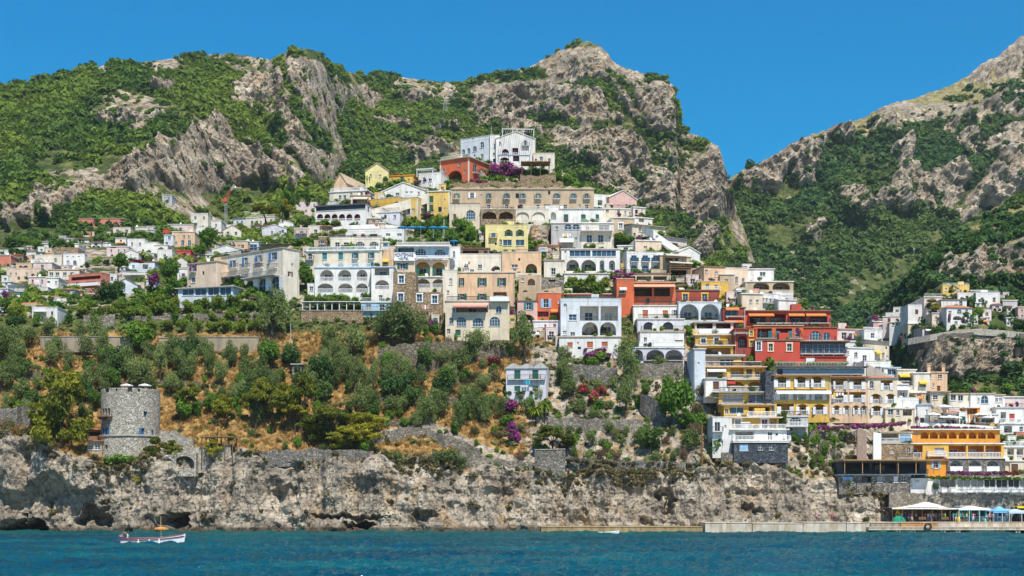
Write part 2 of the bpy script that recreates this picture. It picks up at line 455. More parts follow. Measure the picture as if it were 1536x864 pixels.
# ---- far mountain beyond the valley
SILR = [(1040,330),(1070,300),(1095,268),(1115,255),(1140,244),(1180,224),(1215,203),(1240,197),(1262,189),(1300,174),(1325,160),(1345,154),(1380,145),(1420,130),(1450,116),(1470,97),(1485,90),(1500,82),(1515,68),(1536,52),(1580,25),(1640,0),(1760,-40)]
pxr = np.arange(1030, 1760, 2.6)
NR = 200
silr = pl(SILR, pxr)+1.8*(vnoise(pxr*.22, pxr*0+8, pxr*0)-.5)*2
pyr = 640+(silr-640)[:, None]*np.linspace(0, 1, NR)[None]
ROCKR = [
 [(1085,285),(1140,250),(1215,206),(1262,192),(1270,205),(1340,190),(1345,200),(1290,205),(1245,225),(1225,262),(1160,285),(1110,305)],
 [(1330,215),(1356,218),(1364,260),(1340,265),(1325,240)],
 [(1245,300),(1270,280),(1300,305),(1340,270),(1380,265),(1440,262),(1452,290),(1425,310),(1390,325),(1330,335),(1290,340),(1250,330)],
 [(1392,190),(1440,170),(1500,150),(1560,130),(1700,100),(1700,260),(1560,262),(1500,250),(1480,230),(1430,230),(1405,220)],
 [(1440,320),(1480,270),(1540,250),(1700,240),(1700,320),(1540,300),(1480,320),(1450,330)],
 [(1200,345),(1235,335),(1240,350),(1212,360)],[(1440,110),(1480,88),(1540,60),(1545,90),(1480,120)]]
VEGR = [([(1300,215),(1390,205),(1480,190),(1540,150)], 7), ([(1390,150),(1470,170),(1540,190)], 5)]
Xr = np.repeat(pxr[:, None], NR, 1)
rockR = rockmask(ROCKR, VEGR, Xr, pyr, .05, 34)
rsr = blur(rockR, 3, 0)
def tan_r(X, Yp): return .66+.8*rsr*np.clip((Yp-silr[:, None]-10)/20, .1, 1)
rsheet = Sheet(pxr, pyr, pl([(1030,700),(1200,690),(1760,760)], pxr), tan_r, 22)
co = rsheet.co()
rr_s = blur(blur(rockR, 2, 0), 2, 1)
g1 = fbm(co, .013, 5, True, .55, (1, 1, .5), 2.); g2 = fbm(co, .05, 5, True, .6, (1, 1, .45), 6.)
d = (g1-.5)*52*(.3+.7*rr_s)+(g2-.5)*26*rr_s+(fbm(co, .14, 3, True, .6, (1, 1, .6), 13.)-.5)*7*rr_s
fade = np.clip((NR-1-np.arange(NR))/8, .12, 1)[None]*np.clip((600-pyr)/60, 0, 1)
co[..., 1] -= d*fade*.9; co[..., 2] += d*fade*.22
brk = fbm(co, .018, 5, False, .55, off=3.)
topz = np.clip(1-(pyr-silr[:, None])/(24+.19*np.clip(pxr-1100, 0, 500))[:, None], 0, 1)
ravr = np.clip(rr_s*.95+.45*np.clip((brk-.54)/.08, 0, 1), 0, 1)
dryR = np.clip(.2+1.3*(fbm(co, .014, 4, off=8.)-.5)+.9*topz, 0, 1)
ravr = np.clip(ravr+.2*topz, 0, 1)
Z0 = np.zeros_like(pyr)
rsheet.mesh('far_mountain', co, mount_mat, {'rock': ravr, 'dry': dryR, 'wet': Z0, 'rust': Z0+.3})
right_co, right_rock, right_top = co, ravr, topz

# ---- near spur with the coast road
SILS = [(1262,512),(1290,486),(1310,468),(1340,440),(1372,410),(1400,386),(1420,364),(1440,342),(1470,321),(1500,309),(1520,300),(1540,284),(1600,255),(1760,220)]
pxp = np.arange(1262, 1760, 2.4)
NP_ = 130
sils = pl(SILS, pxp)+2*(vnoise(pxp*.2, pxp*0+1, pxp*0)-.5)*2
pyp = 640+(sils-640)[:, None]*np.linspace(0, 1, NP_)[None]
ROCKS = [[(1395,420),(1420,385),(1470,372),(1540,350),(1760,330),(1760,440),(1540,425),(1490,425),(1440,425)], [(1362,512),(1410,505),(1470,500),(1540,508),(1760,510),(1760,560),(1540,556),(1470,560),(1390,575),(1360,550)]]
Xp = np.repeat(pxp[:, None], NP_, 1)
rockS = rockmask(ROCKS, [], Xp, pyp, .06, 18)
rss = blur(rockS, 3, 0)
spur = Sheet(pxp, pyp, pl([(1262,470),(1400,400),(1760,400)], pxp), lambda X, Yp: .66+1.4*rss, 10)
co = spur.co()
sp_s = blur(blur(rockS, 2, 0), 2, 1)
g1 = fbm(co, .03, 5, True, .55, (1, 1, .6), 2.5); g2 = fbm(co, .1, 5, True, .6, (1, 1, .5), 6.5)
d = (g1-.5)*15*(.15+.85*sp_s)+(g2-.5)*13*sp_s+(fbm(co, .3, 3, True, off=3.3)-.5)*3.5*sp_s
d *= 1-.92*np.clip(band_mask([(1340,516),(1362,512),(1395,506),(1430,501),(1465,498),(1500,500),(1560,507)], Xp, pyp, 13), 0, 1)
fade = np.clip((NP_-1-np.arange(NP_))/6, .1, 1)[None]*np.clip((630-pyp)/30, 0, 1)
co[..., 1] -= d*fade*.9; co[..., 2] += d*fade*.2
ravs = np.clip(sp_s*.78+.3*np.clip((fbm(co, .03, 4, off=3.)-.52)/.1, 0, 1), 0, 1)
Z0 = np.zeros_like(pyp)
spur.mesh('valley_spur', co, mount_mat, {'rock': ravs, 'dry': np.clip(.3+1.4*(fbm(co, .03, 4, off=8.)-.5), 0, 1), 'wet': Z0, 'rust': Z0+.5})
spur_co, spur_rock = co, ravs
SH = {'f': front, 'm': mid, 'r': rsheet, 's': spur}

# ------------------------------------------------------------------ sea
def water_mat():
    t = NT('sea_water')
    n = t.noise(.035, 4, t.pos((1, 1.6, 1)))
    col = t.ramp(n, [(.32, (.001, .036, .06)), (.5, (.0015, .06, .078)), (.68, (.004, .098, .10))])
    yw = t.n('ShaderNodeSeparateXYZ', {0: t.pos()}).outputs[1]
    shal = t.ramp(t.math('ADD', t.math('MULTIPLY', t.math('SUBTRACT', yw, 205.), 1/75.), t.math('MULTIPLY', t.math('SUBTRACT', n, .5), 1.6)), [(.1, 0), (.95, .8)])
    col = t.mix(shal, col, (.004, .085, .068))
    h = t.math('ADD', t.noise(1.5, 4, t.pos((1, 1.3, 1)), .6), t.math('MULTIPLY', t.noise(.45, 3), 1.2))
    b = t.bump(h, 1., .55)
    a = t.n('ShaderNodeBsdfDiffuse', {'Color': col, 'Normal': b}).outputs[0]
    g = t.n('ShaderNodeBsdfGlossy', {'Color': (.9, .95, 1, 1), 'Roughness': .07, 'Normal': b}).outputs[0]
    lw = t.n('ShaderNodeLayerWeight', {'Blend': .22, 'Normal': b}).outputs['Facing']
    return t.end(t.n('ShaderNodeMixShader', {0: t.math('MULTIPLY', lw, .5), 1: a, 2: g}).outputs[0])
ny, nx = 420, 460
yy = np.concatenate([np.geomspace(45, 292, ny), [320, 400, 700, 2000, 9000]])
uu = np.linspace(-1, 1, nx)
Yw = np.repeat(yy[None], nx, 0)
Xw = uu[:, None]*(yy*.43)[None]
far = yy > 300
Xw[:, far] = uu[:, None]*np.maximum(yy[far]*1., 200)[None]
pw = np.stack([Xw, Yw, Yw*0], -1)
w = (fbm(pw, .16, 3, True, .5, (1, 1.7, 1))-.5)*1.1+(fbm(pw, .5, 3, True, .5, (1, 1.5, 1), 4.)-.5)*.8+(fbm(pw, 1.15, 2, True, .5, (1, 1.4, 1), 8.)-.5)*.3
pw[..., 2] = np.where(Yw < 300, w, -.05)
idx = np.arange(pw.shape[0]*pw.shape[1]).reshape(pw.shape[:2])
fc = np.stack([idx[:-1, :-1], idx[1:, :-1], idx[1:, 1:], idx[:-1, 1:]], -1).reshape(-1, 4)
SEA = water_mat()
tag(link('sea', np_mesh('sea', pw.reshape(-1, 3), fc, [SEA], True)), kind='structure')
tag(link('sea', np_mesh('sea', [(-9000, -3000, -1.4), (9000, -3000, -1.4), (9000, 9000, -1.4), (-9000, 9000, -1.4)], [(0, 1, 2, 3)], [SEA])), kind='structure')
# ------------------------------------------------------------------ foliage materials and prototypes
def leafmat(name, dark, mid_, light, wscale=.02, rough=.65, trans=.38, warm=None):
    t = NT(name)
    r = t.n('ShaderNodeObjectInfo').outputs['Random']
    wpos = t.noise(wscale, 3)
    k = t.math('ADD', t.math('MULTIPLY', r, .55), t.math('MULTIPLY', t.attr('tint'), .45))
    c = t.ramp(k, [(.12, dark), (.5, mid_), (.9, light)])
    if warm: c = t.mix(t.ramp(wpos, [(.42, 0), (.62, .75)]), c, warm)
    a = t.bsdf(c, rough, spec=.25)
    b = t.n('ShaderNodeBsdfTranslucent', {'Color': c}).outputs[0]
    return t.end(t.n('ShaderNodeMixShader', {0: trans, 1: a, 2: b}).outputs[0])
LM = {
 'olive': leafmat('olive_leaves', (0.098, 0.143, 0.034), (0.174, 0.227, 0.063), (0.293, 0.364, 0.112)),
 'pine': leafmat('pine_needles', (0.061, 0.084, 0.008), (0.191, 0.210, 0.017), (0.435, 0.386, 0.029)),
 'green': leafmat('broad_leaves', (0.052, 0.114, 0.012), (0.113, 0.218, 0.020), (0.209, 0.342, 0.033)),
 'dark': leafmat('dark_leaves', (0.037, 0.090, 0.020), (0.079, 0.148, 0.029), (0.142, 0.222, 0.043)),
 'lime': leafmat('bright_leaves', (0.069, 0.115, 0.012), (0.149, 0.218, 0.018), (0.276, 0.322, 0.030)),
 'dry': leafmat('dry_scrub', (0.084, 0.072, 0.026), (0.180, 0.150, 0.060), (0.312, 0.252, 0.120)),
 'brown': leafmat('brown_scrub', (.08, .05, .03), (.17, .11, .06), (.26, .18, .11)),
 'bougain': leafmat('magenta_blossom', (.20, .012, .15), (.38, .018, .27), (.52, .06, .42), trans=.25),
 'red': leafmat('red_blossom', (.25, .02, .04), (.48, .025, .07), (.58, .08, .12), trans=.25),
 'agave': leafmat('agave_leaves', (.05, .085, .05), (.10, .15, .09), (.19, .24, .15)),
 'mount': leafmat('mountain_trees', (0.033, 0.074, 0.011), (0.089, 0.166, 0.017), (0.193, 0.284, 0.031), .012, warm=(0.234, 0.300, 0.031)),
 'valley': leafmat('valley_trees', (0.028, 0.072, 0.019), (0.068, 0.143, 0.031), (0.138, 0.233, 0.051), .012, warm=(0.123, 0.180, 0.031)),
 'grass': leafmat('dry_grass_blades', (.24, .13, .03), (.42, .24, .07), (.56, .38, .15), trans=.15),
}
BARK = plain('bark', (.075, .055, .04), .9, var=.3, scale=6)

def leaf_cloud(blobs, n, size, seed, flat=1.0, inner=.35):
    """leaf sprays (bent quads) through ellipsoid blobs [(x,y,z,rx,ry,rz)] -> verts, faces, tint"""
    r = np.random.default_rng(seed); B = np.array(blobs, float)
    vol = (B[:, 3]*B[:, 4]*B[:, 5])**(2/3.); pick = r.choice(len(B), n, p=vol/vol.sum())
    d = r.normal(size=(n, 3)); d /= np.linalg.norm(d, axis=1)[:, None]
    rad = (inner+(1-inner)*r.random(n)**.45)*(1+.12*r.normal(size=n))
    c = B[pick, :3]+d*B[pick, 3:]*rad[:, None]
    nrm = d/B[pick, 3:]; nrm /= np.linalg.norm(nrm, axis=1)[:, None]
    nrm = nrm+r.normal(size=(n, 3))*.55+np.array([0, 0, .25]); nrm /= np.linalg.norm(nrm, axis=1)[:, None]
    a = np.cross(nrm, r.normal(size=(n, 3))); a /= np.linalg.norm(a, axis=1)[:, None]
    b = np.cross(nrm, a)
    s = size*(.6+.8*r.random(n))[:, None]
    k = flat
    v = np.stack([c-a*s*.9, c-b*s*.45*k+nrm*s*.12, c+a*s*.9-nrm*s*.15, c+b*s*.55*k], 1).reshape(-1, 3)
    f = np.arange(n*4).reshape(n, 4)
    bt = r.random(len(B))[pick]
    tint = np.clip(.2+.45*bt+.5*(r.random(n)-.5)+.15*d[:, 2]*.0, 0, 1)
    return v, f, np.repeat(tint, 4)
def cloud_mesh(name, blobs, n, size, seed, mat, **k):
    v, f, t = leaf_cloud(blobs, n, size, seed, **k)
    me = np_mesh(name, v, f, [mat]); attr(me, 'tint', t); return me
def flower_mesh(name, blobs, n, size, seed, mat, share=.74):
    a = leaf_cloud(blobs, int(n*share), size, seed); b = leaf_cloud(blobs, int(n*(1-share)*1.3), size*1.1, seed+7, inner=.5)
    me = np_mesh(name, np.concatenate([a[0], b[0]]), np.concatenate([a[1], b[1]+len(a[0])]), [mat, LM['green']], mat_idx=np.concatenate([np.zeros(len(a[1])), np.ones(len(b[1]))]))
    attr(me, 'tint', np.concatenate([a[2], b[2]])); return me
def rblobs(seed, n, cx=(0, 0, .6), spread=(.32, .32, .22), rad=(.16, .3), squash=.8):
    r = np.random.default_rng(seed); out = []
    for i in range(n):
        p = r.normal(size=3); p = p/np.linalg.norm(p)*r.random()**.4
        q = rad[0]+(rad[1]-rad[0])*r.random()
        out.append((cx[0]+p[0]*spread[0], cx[1]+p[1]*spread[1], cx[2]+p[2]*spread[2], q, q, q*squash))
    return out
def trunk_mesh(name, seed, top=.55, r0=.035, limbs=4, spread=.25, lean=.0, split=.3):
    r = random.Random(seed); m = MB()
    mid_ = (lean*.5+r.uniform(-.02, .02), r.uniform(-.02, .02), split)
    m.tube([(0, 0, -.08), (r.uniform(-.02, .02), 0, split*.5), mid_], [r0*1.3, r0, r0*.8], 6)
    for i in range(limbs):
        a = 2*math.pi*(i+r.random()*.7)/limbs; s = spread*r.uniform(.6, 1)
        e = (lean+math.cos(a)*s, math.sin(a)*s, top*r.uniform(.85, 1.15))
        q = tuple(mid_[k]*.45+e[k]*.55+(.04 if k == 2 else 0) for k in range(3))
        m.tube([mid_, q, e], [r0*.65, r0*.45, r0*.15], 5)
    return m.mesh(name, [BARK])
# every prototype is one unit high; 'w' is its natural width
PROTO = {}
def proto(kind, crown, trunk=None, w=1.0): PROTO.setdefault(kind, []).append((crown, trunk, w))
for s in range(3):
    proto('olive', cloud_mesh('crown', rblobs(10+s, 15, (0, 0, .58), (.36, .36, .30), (.13, .22), 1.05), 1500, .05, 20+s, LM['olive'], flat=.6), trunk_mesh('trunk', s, .6, .035, 5, .25, .05, .22), .95)
    proto('round', cloud_mesh('crown', rblobs(40+s, 16, (0, 0, .58), (.38, .38, .27), (.15, .25), .9), 1400, .06, 50+s, LM['green']), trunk_mesh('trunk', 10+s, .55, .035, 4, .25), 1.1)
    proto('darkround', cloud_mesh('crown', rblobs(70+s, 16, (0, 0, .56), (.38, .38, .28), (.15, .25), .95), 1400, .055, 80+s, LM['dark']), trunk_mesh('trunk', 20+s, .55, .035, 4, .25), 1.05)
    proto('lime', cloud_mesh('crown', rblobs(100+s, 12, (0, 0, .55), (.42, .42, .24), (.16, .26), .9), 800, .075, 110+s, LM['lime']), trunk_mesh('trunk', 30+s, .5, .03, 4, .22), 1.25)
    pb = []
    rr = random.Random(300+s)
    for i in range(17):
        a = rr.random()*6.28; q = rr.random()**.6; z = .60+.34*(1-q*q)*rr.uniform(.55, 1.1)-.22*rr.random()*q
        pb.append((math.cos(a)*q*.48+.05, math.sin(a)*q*.48, z, rr.uniform(.12, .21), rr.uniform(.12, .21), rr.uniform(.045, .075)))
    proto('pine', cloud_mesh('crown', pb, 3200, .045, 130+s, LM['pine'], flat=.7), trunk_mesh('trunk', 40+s, .72, .026, 6, .36, .06, .38), 1.15)
    pb = [(rr.gauss(0, .22), rr.gauss(0, .22), rr.uniform(.2, .95), rr.uniform(.13, .24), rr.uniform(.13, .24), rr.uniform(.06, .1)) for i in range(24)]
    pb = [(x*(1.15-z*.7)*1.2, y*(1.15-z*.7)*1.2, z, a, b, c) for x, y, z, a, b, c in pb]
    proto('widepine', cloud_mesh('crown', pb, 4600, .042, 160+s, LM['pine'], flat=.7), trunk_mesh('trunk', 50+s, .8, .03, 7, .28, .02, .3), 1.0)
    proto('bush', cloud_mesh('bush', rblobs(190+s, 9, (0, 0, .42), (.36, .36, .22), (.2, .32), .9), 620, .09, 200+s, LM['green']), None, 1.25)
    proto('olivebush', cloud_mesh('bush', rblobs(220+s, 9, (0, 0, .42), (.36, .36, .26), (.18, .3), 1.0), 700, .075, 230+s, LM['olive'], flat=.6), None, 1.1)
    proto('drybush', cloud_mesh('bush', rblobs(250+s, 8, (0, 0, .4), (.36, .36, .22), (.2, .32), .9), 600, .07, 260+s, LM['dry'], flat=.5), None, 1.3)
    proto('brownbush', cloud_mesh('bush', rblobs(255+s, 8, (0, 0, .4), (.36, .36, .22), (.2, .32), .9), 600, .07, 265+s, LM['brown'], flat=.5), None, 1.3)
    proto('limebush', cloud_mesh('bush', rblobs(280+s, 8, (0, 0, .4), (.38, .38, .2), (.2, .32), .85), 520, .1, 290+s, LM['lime']), None, 1.4)
    proto('bougain', flower_mesh('bush', rblobs(310+s, 10, (0, 0, .5), (.36, .3, .34), (.14, .25), .95), 560, .085, 320+s, LM['bougain']), None, 1.0)
    proto('redbush', flower_mesh('bush', rblobs(340+s, 9, (0, 0, .42), (.4, .3, .24), (.16, .26), .9), 480, .09, 350+s, LM['red']), None, 1.4)
for s in range(2):
    proto('cypress', cloud_mesh('crown', [(0, 0, z, .14*(1-abs(z-.4)*1.25)+.02, .14*(1-abs(z-.4)*1.25)+.02, .12) for z in np.linspace(.1, .94, 11)], 900, .05, 400+s, LM['dark'], flat=.5), trunk_mesh('trunk', 60+s, .4, .02, 3, .03), .3)
def agave(seed):
    r = random.Random(seed); m = MB()
    for i in range(34):
        a = 2.4*i; el = .25+1.15*(i/34.); L = .55*r.uniform(.85, 1.1)
        dx, dy = math.cos(a), math.sin(a)
        p0 = Vector((0, 0, .05)); p1 = Vector((dx*math.cos(el), dy*math.cos(el), math.sin(el)))*L*.6; p2 = Vector((dx*math.cos(el*.7), dy*math.cos(el*.7), math.sin(el*.7)))*L
        sd = Vector((-dy, dx, 0))*.05
        m.poly([p0-sd*.7, p0+sd*.7, p1+sd, p1-sd]); m.poly([p1-sd, p1+sd, p2])
    me = m.mesh('agave', [LM['agave']]); attr(me, 'tint', [r.random() for _ in me.vertices]); return me
proto('agave', agave(1), None, 1.1)
def palm(seed):
    r = random.Random(seed); m = MB()
    for i in range(26):
        a = 2.4*i+r.random()*.3; up = r.uniform(.0, .9); prev = Vector((0, 0, .72)); d = Vector((math.cos(a), math.sin(a), 0))
        for k in range(4):
            nx_ = prev+d*.095+Vector((0, 0, up*.12-.055*k)); sd = Vector((-d.y, d.x, 0))*(.05-.009*k)
            m.poly([prev-sd, prev+sd, nx_+sd*.8, nx_-sd*.8]); prev = nx_
    me = m.mesh('crown', [LM['lime']]); attr(me, 'tint', [r.random() for _ in me.vertices]); return me
proto('palm', palm(3), trunk_mesh('trunk', 70, .72, .03, 1, .01, 0, .5), .8)

PNAME = {'olive': ('olive_tree', 'tree'), 'round': ('broadleaf_tree', 'tree'), 'darkround': ('evergreen_tree', 'tree'), 'lime': ('citrus_tree', 'tree'), 'pine': ('pine_tree', 'tree'), 'widepine': ('pine_tree', 'tree'),
 'bush': ('green_shrub', 'shrub'), 'olivebush': ('olive_shrub', 'shrub'), 'drybush': ('dry_shrub', 'shrub'), 'brownbush': ('brown_shrub', 'shrub'), 'limebush': ('garden_shrub', 'shrub'), 'bougain': ('bougainvillea', 'plant'),
 'redbush': ('geranium_bush', 'plant'), 'cypress': ('cypress_tree', 'tree'), 'agave': ('agave_plant', 'plant'), 'palm': ('palm_tree', 'tree')}
_pc = {}
def plant(kind, px, py, hpx, label, wpx=None, group=None, sheet='f', Y=None, back=0.):
    """one plant with its foot at the pixel the photo shows it, standing on the slope there"""
    i = _pc.get(kind, 0); _pc[kind] = i+1
    crown, trunk, w = PROTO[kind][i % len(PROTO[kind])]
    if Y is None: Y = SH[sheet].depth(px, py)+back
    loc = P(px, py, Y); h = hpx/F*Y; rv = random.Random(int(px*31+py*17)); h *= rv.uniform(.82, 1.25) if kind in ('olive', 'olivebush', 'bush', 'drybush', 'round') else 1
    sx = (wpx/F*Y)/w if wpx else h
    nm, cat = PNAME[kind]
    rot = (rv.uniform(-.09, .09), rv.uniform(-.09, .09), (i*2.399) % 6.28)
    if trunk is None:
        o = link(nm, crown, None, loc, rot); o.scale = (sx, sx, h)
    else:
        o = link(nm, None, None, loc, rot); o.scale = (sx, sx, h)
        link('crown', crown, o); link('trunk', trunk, o)
    tag(o, label, cat, group)
    return o

# ------------------------------------------------------------------ woods on the mountains: clumps scattered by geometry nodes
def clump_coll(name, mat, n=4, leaves=90):
    c = bpy.data.collections.new(name)
    for s in range(n):
        me = cloud_mesh(name, rblobs(500+s, 7, (0, 0, .42), (.36, .36, .24), (.2, .34), .95), leaves, .2, 510+s, mat, inner=.6)
        # a closed dark heart so that the ground does not show through
        c.objects.link(bpy.data.objects.new(name, me))
    return c
def scatter(name, label, pts, scales, coll, kind='stuff'):
    me = bpy.data.meshes.new(name); me.vertices.add(len(pts)); me.vertices.foreach_set('co', np.asarray(pts, np.float32).ravel())
    attr(me, 'size', scales)
    me.update()
    o = link(name, me); tag(o, label, None, None, kind)
    g = bpy.data.node_groups.new(name, 'GeometryNodeTree')
    g.interface.new_socket('Geometry', in_out='INPUT', socket_type='NodeSocketGeometry')
    g.interface.new_socket('Geometry', in_out='OUTPUT', socket_type='NodeSocketGeometry')
    N = g.nodes.new; L = g.links.new
    gi, go = N('NodeGroupInput'), N('NodeGroupOutput')
    iop = N('GeometryNodeInstanceOnPoints'); ci = N('GeometryNodeCollectionInfo')
    ci.inputs['Collection'].default_value = coll; ci.inputs['Separate Children'].default_value = True; ci.inputs['Reset Children'].default_value = True
    iop.inputs['Pick Instance'].default_value = True
    rv = N('FunctionNodeRandomValue'); rv.data_type = 'FLOAT_VECTOR'
    rv.inputs[0].default_value = (-.15, -.15, 0); rv.inputs[1].default_value = (.15, .15, 6.28)
    na = N('GeometryNodeInputNamedAttribute'); na.data_type = 'FLOAT'; na.inputs['Name'].default_value = 'size'
    L(gi.outputs[0], iop.inputs['Points']); L(ci.outputs[0], iop.inputs['Instance']); L(rv.outputs[0], iop.inputs['Rotation']); L(na.outputs[0], iop.inputs['Scale'])
    L(iop.outputs[0], go.inputs[0])
    md = o.modifiers.new('scatter', 'NODES'); md.node_group = g
    return o
def sample(co, w, n, seed):
    r = np.random.default_rng(seed)
    c = co[:-1, :-1]; e1 = co[1:, :-1]-c; e2 = co[:-1, 1:]-c
    area = np.linalg.norm(np.cross(e1, e2), axis=-1)
    # weight by the area as seen from the sea (front facing part) so that density is even
    p = (area*w[:-1, :-1]).ravel(); p /= p.sum()
    k = r.choice(p.size, n, p=p)
    u, v = r.random((2, n))
    return (c.reshape(-1, 3)[k]+e1.reshape(-1, 3)[k]*u[:, None]+e2.reshape(-1, 3)[k]*v[:, None]), k, r
def wood(name, label, co, rock, mat, n, lo, hi, seed, vis, thin=None):
    brk = fbm(co, .03, 4, False, .5, off=seed)
    w = np.clip(1.05-1.2*rock, .06, 1)*np.clip(3.2*(brk-.38), .05, 1.2)*vis
    if thin is not None: w = w*thin
    pts, k, r = sample(co, w, n, seed)
    rk = rock[:-1, :-1].ravel()[k]
    s = (lo+(hi-lo)*r.random(n)**2.2)*np.where(rk > .5, .6, 1)
    scatter(name, label, pts-np.array([0, 0, .25])*s[:, None], s, clump_coll(name+'_clump', mat))
wood('mountain_scrub', 'green scrub and trees covering the mountain behind the town', mid_co, mid_rock, LM['mount'], 24000, 2.0, 8.5, 1, ((pym < 480) & (pym > silm[:, None]-1)).astype(float)*np.where((Xm < 330) & (pym > 345), .12, 1))
wood('valley_wood', 'dense wood filling the valley and the slopes of the far mountain', right_co, right_rock, LM['valley'], 14000, 2.4, 10., 2, (pyr < 530).astype(float), np.clip(1-1.25*right_top, .03, 1))
wood('spur_scrub', 'green and olive scrub on the rocky spur beside the coast road', spur_co, spur_rock, LM['valley'], 4200, 2.0, 6.0, 3, (pyp < 615).astype(float)*np.where((pyp > 430) & (pyp < 500) & (Xp > 1295), .22, 1))
# low scrub and dry grass on the headland
fw = ((PYf > 455) & (PYf < Lc2+8)).astype(float)*np.clip(1.0-.75*dryA, .05, 1)*np.clip(1.1-np.abs(PXf-760)/1000, .1, 1)*np.clip((Lc2+8-PYf)/8, 0, 1)
pts, k, r = sample(front_co, fw, 2600, 11)
scatter('low_scrub', 'low olive green scrub dotted over the terraces', pts-np.array([0, 0, .15]), .5+1.3*r.random(2600)**2, clump_coll('low_scrub_clump', LM['olive']))
pts, k, r = sample(front_co, fw, 1500, 12)
scatter('dry_scrub', 'dry brown scrub dotted over the terraces', pts-np.array([0, 0, .15]), .5+1.2*r.random(1500)**2, clump_coll('dry_scrub_clump', LM['dry']))
tw = ((PYf < 470)).astype(float)
pts, k, r = sample(front_co, tw, 3800, 13)
scatter('garden_green', 'small green garden plants between the town houses', pts-np.array([0, 0, .15]), 0.7+2.0*r.random(3800)**2, clump_coll('garden_clump', LM['green']))
cw = cl*np.clip(1-(PYf-Lc2)/30, 0, 1)*np.clip(4*(fbm(front_co, .07, 3, off=6.)-.45), 0, 1)+cl*.012*(PYf < 785)
pts, k, r = sample(front_co, cw, 1500, 14)
scatter('cliff_plants', 'small tufts of scrub rooted on the sea cliff', pts, .4+1.4*r.random(1500)**2.5, clump_coll('cliff_clump', LM['dry']))
def grass_coll():
    c = bpy.data.collections.new('grass_tuft')
    for s in range(3):
        r = random.Random(s); m = MB()
        for i in range(26):
            a = r.random()*6.28; b = Vector((math.cos(a), math.sin(a), 0))*r.random()*.5; t = b+Vector((math.cos(a)*.35*r.random(), math.sin(a)*.35*r.random(), r.uniform(.35, .9))); sd = Vector((-math.sin(a), math.cos(a), 0))*.07
            m.poly([b-sd, b+sd, t])
        me = m.mesh('grass_tuft', [LM['grass']]); attr(me, 'tint', [r.random() for _ in me.vertices]); c.objects.link(bpy.data.objects.new('grass_tuft', me))
    return c
gw = dryA*((PYf > 494) & (PYf < Lc2)).astype(float)*(rockA < .6)
pts, k, r = sample(front_co, gw, 9000, 15)
scatter('dry_grass', 'golden dry grass on the terraced slope', pts, .5+.7*r.random(9000), grass_coll())
# ------------------------------------------------------------------ houses
WC = {'white': (.71, .69, .645), 'bluewhite': (.59, .63, .66), 'cream': (.66, .56, .41), 'pcream': (.68, .61, .50), 'peach': (.66, .44, .27), 'ppeach': (.68, .52, .38), 'tan': (.47, .36, .235), 'dtan': (.33, .235, .14),
 'yellow': (.70, .47, .13), 'dyellow': (.66, .40, .07), 'pyellow': (.70, .60, .26), 'orange': (.66, .27, .03), 'orangered': (.58, .13, .05), 'red': (.52, .075, .045), 'dred': (.32, .06, .04), 'salmon': (.58, .20, .13), 'pink': (.64, .40, .34), 'ppink': (.66, .53, .48),
 'lblue': (.36, .54, .66), 'grey': (.44, .43, .41), 'dgrey': (.10, .10, .11), 'brown': (.22, .14, .085), 'lav': (.60, .58, .61), 'bluegrey': (.36, .41, .46)}
STONES = {'stone': ((.16, .14, .11), (.30, .26, .2), (.44, .39, .31)), 'tanstone': ((.22, .155, .09), (.38, .27, .16), (.5, .38, .25)), 'greystone': ((.12, .11, .09), (.24, .215, .18), (.38, .35, .3)), 'darkstone': ((.04, .05, .06), (.09, .1, .115), (.15, .16, .17)), 'towerstone': ((.29, .255, .20), (.49, .44, .355), (.66, .61, .52))}
def wallmat(c):
    if c in STONES: return stone(c, *STONES[c])
    return stucco(c, WC[c], {'tan': .75, 'cream': .7, 'peach': .85}.get(c, .7))
SC_ = {'green': (.02, .11, .075), 'teal': (.03, .19, .2), 'blue': (.05, .15, .32), 'brown': (.13, .06, .035), 'red': (.4, .05, .035), 'white': (.72, .72, .72), 'lblue': (.30, .47, .62), 'dark': (.03, .03, .035), 'navy': (.03, .045, .12), 'orange': (.62, .22, .06), 'cream': (.7, .58, .4), 'peach': (.7, .45, .28), 'yellow': (.7, .45, .05), 'rust': (.42, .12, .05), 'grey': (.35, .35, .35), 'purple': (.2, .05, .2), 'canvas': (.66, .6, .48), 'tan': (.4, .27, .14), 'turq': (.03, .42, .5), 'rose': (.55, .25, .2)}
def pm(c): return plain('paint_'+c, SC_[c], .6, var=.12)
def sgn(c): return _mc.get(c) or pm(c)
THATCH = plain('reed_thatch', (.36, .22, .09), .95, var=.4, scale=5)

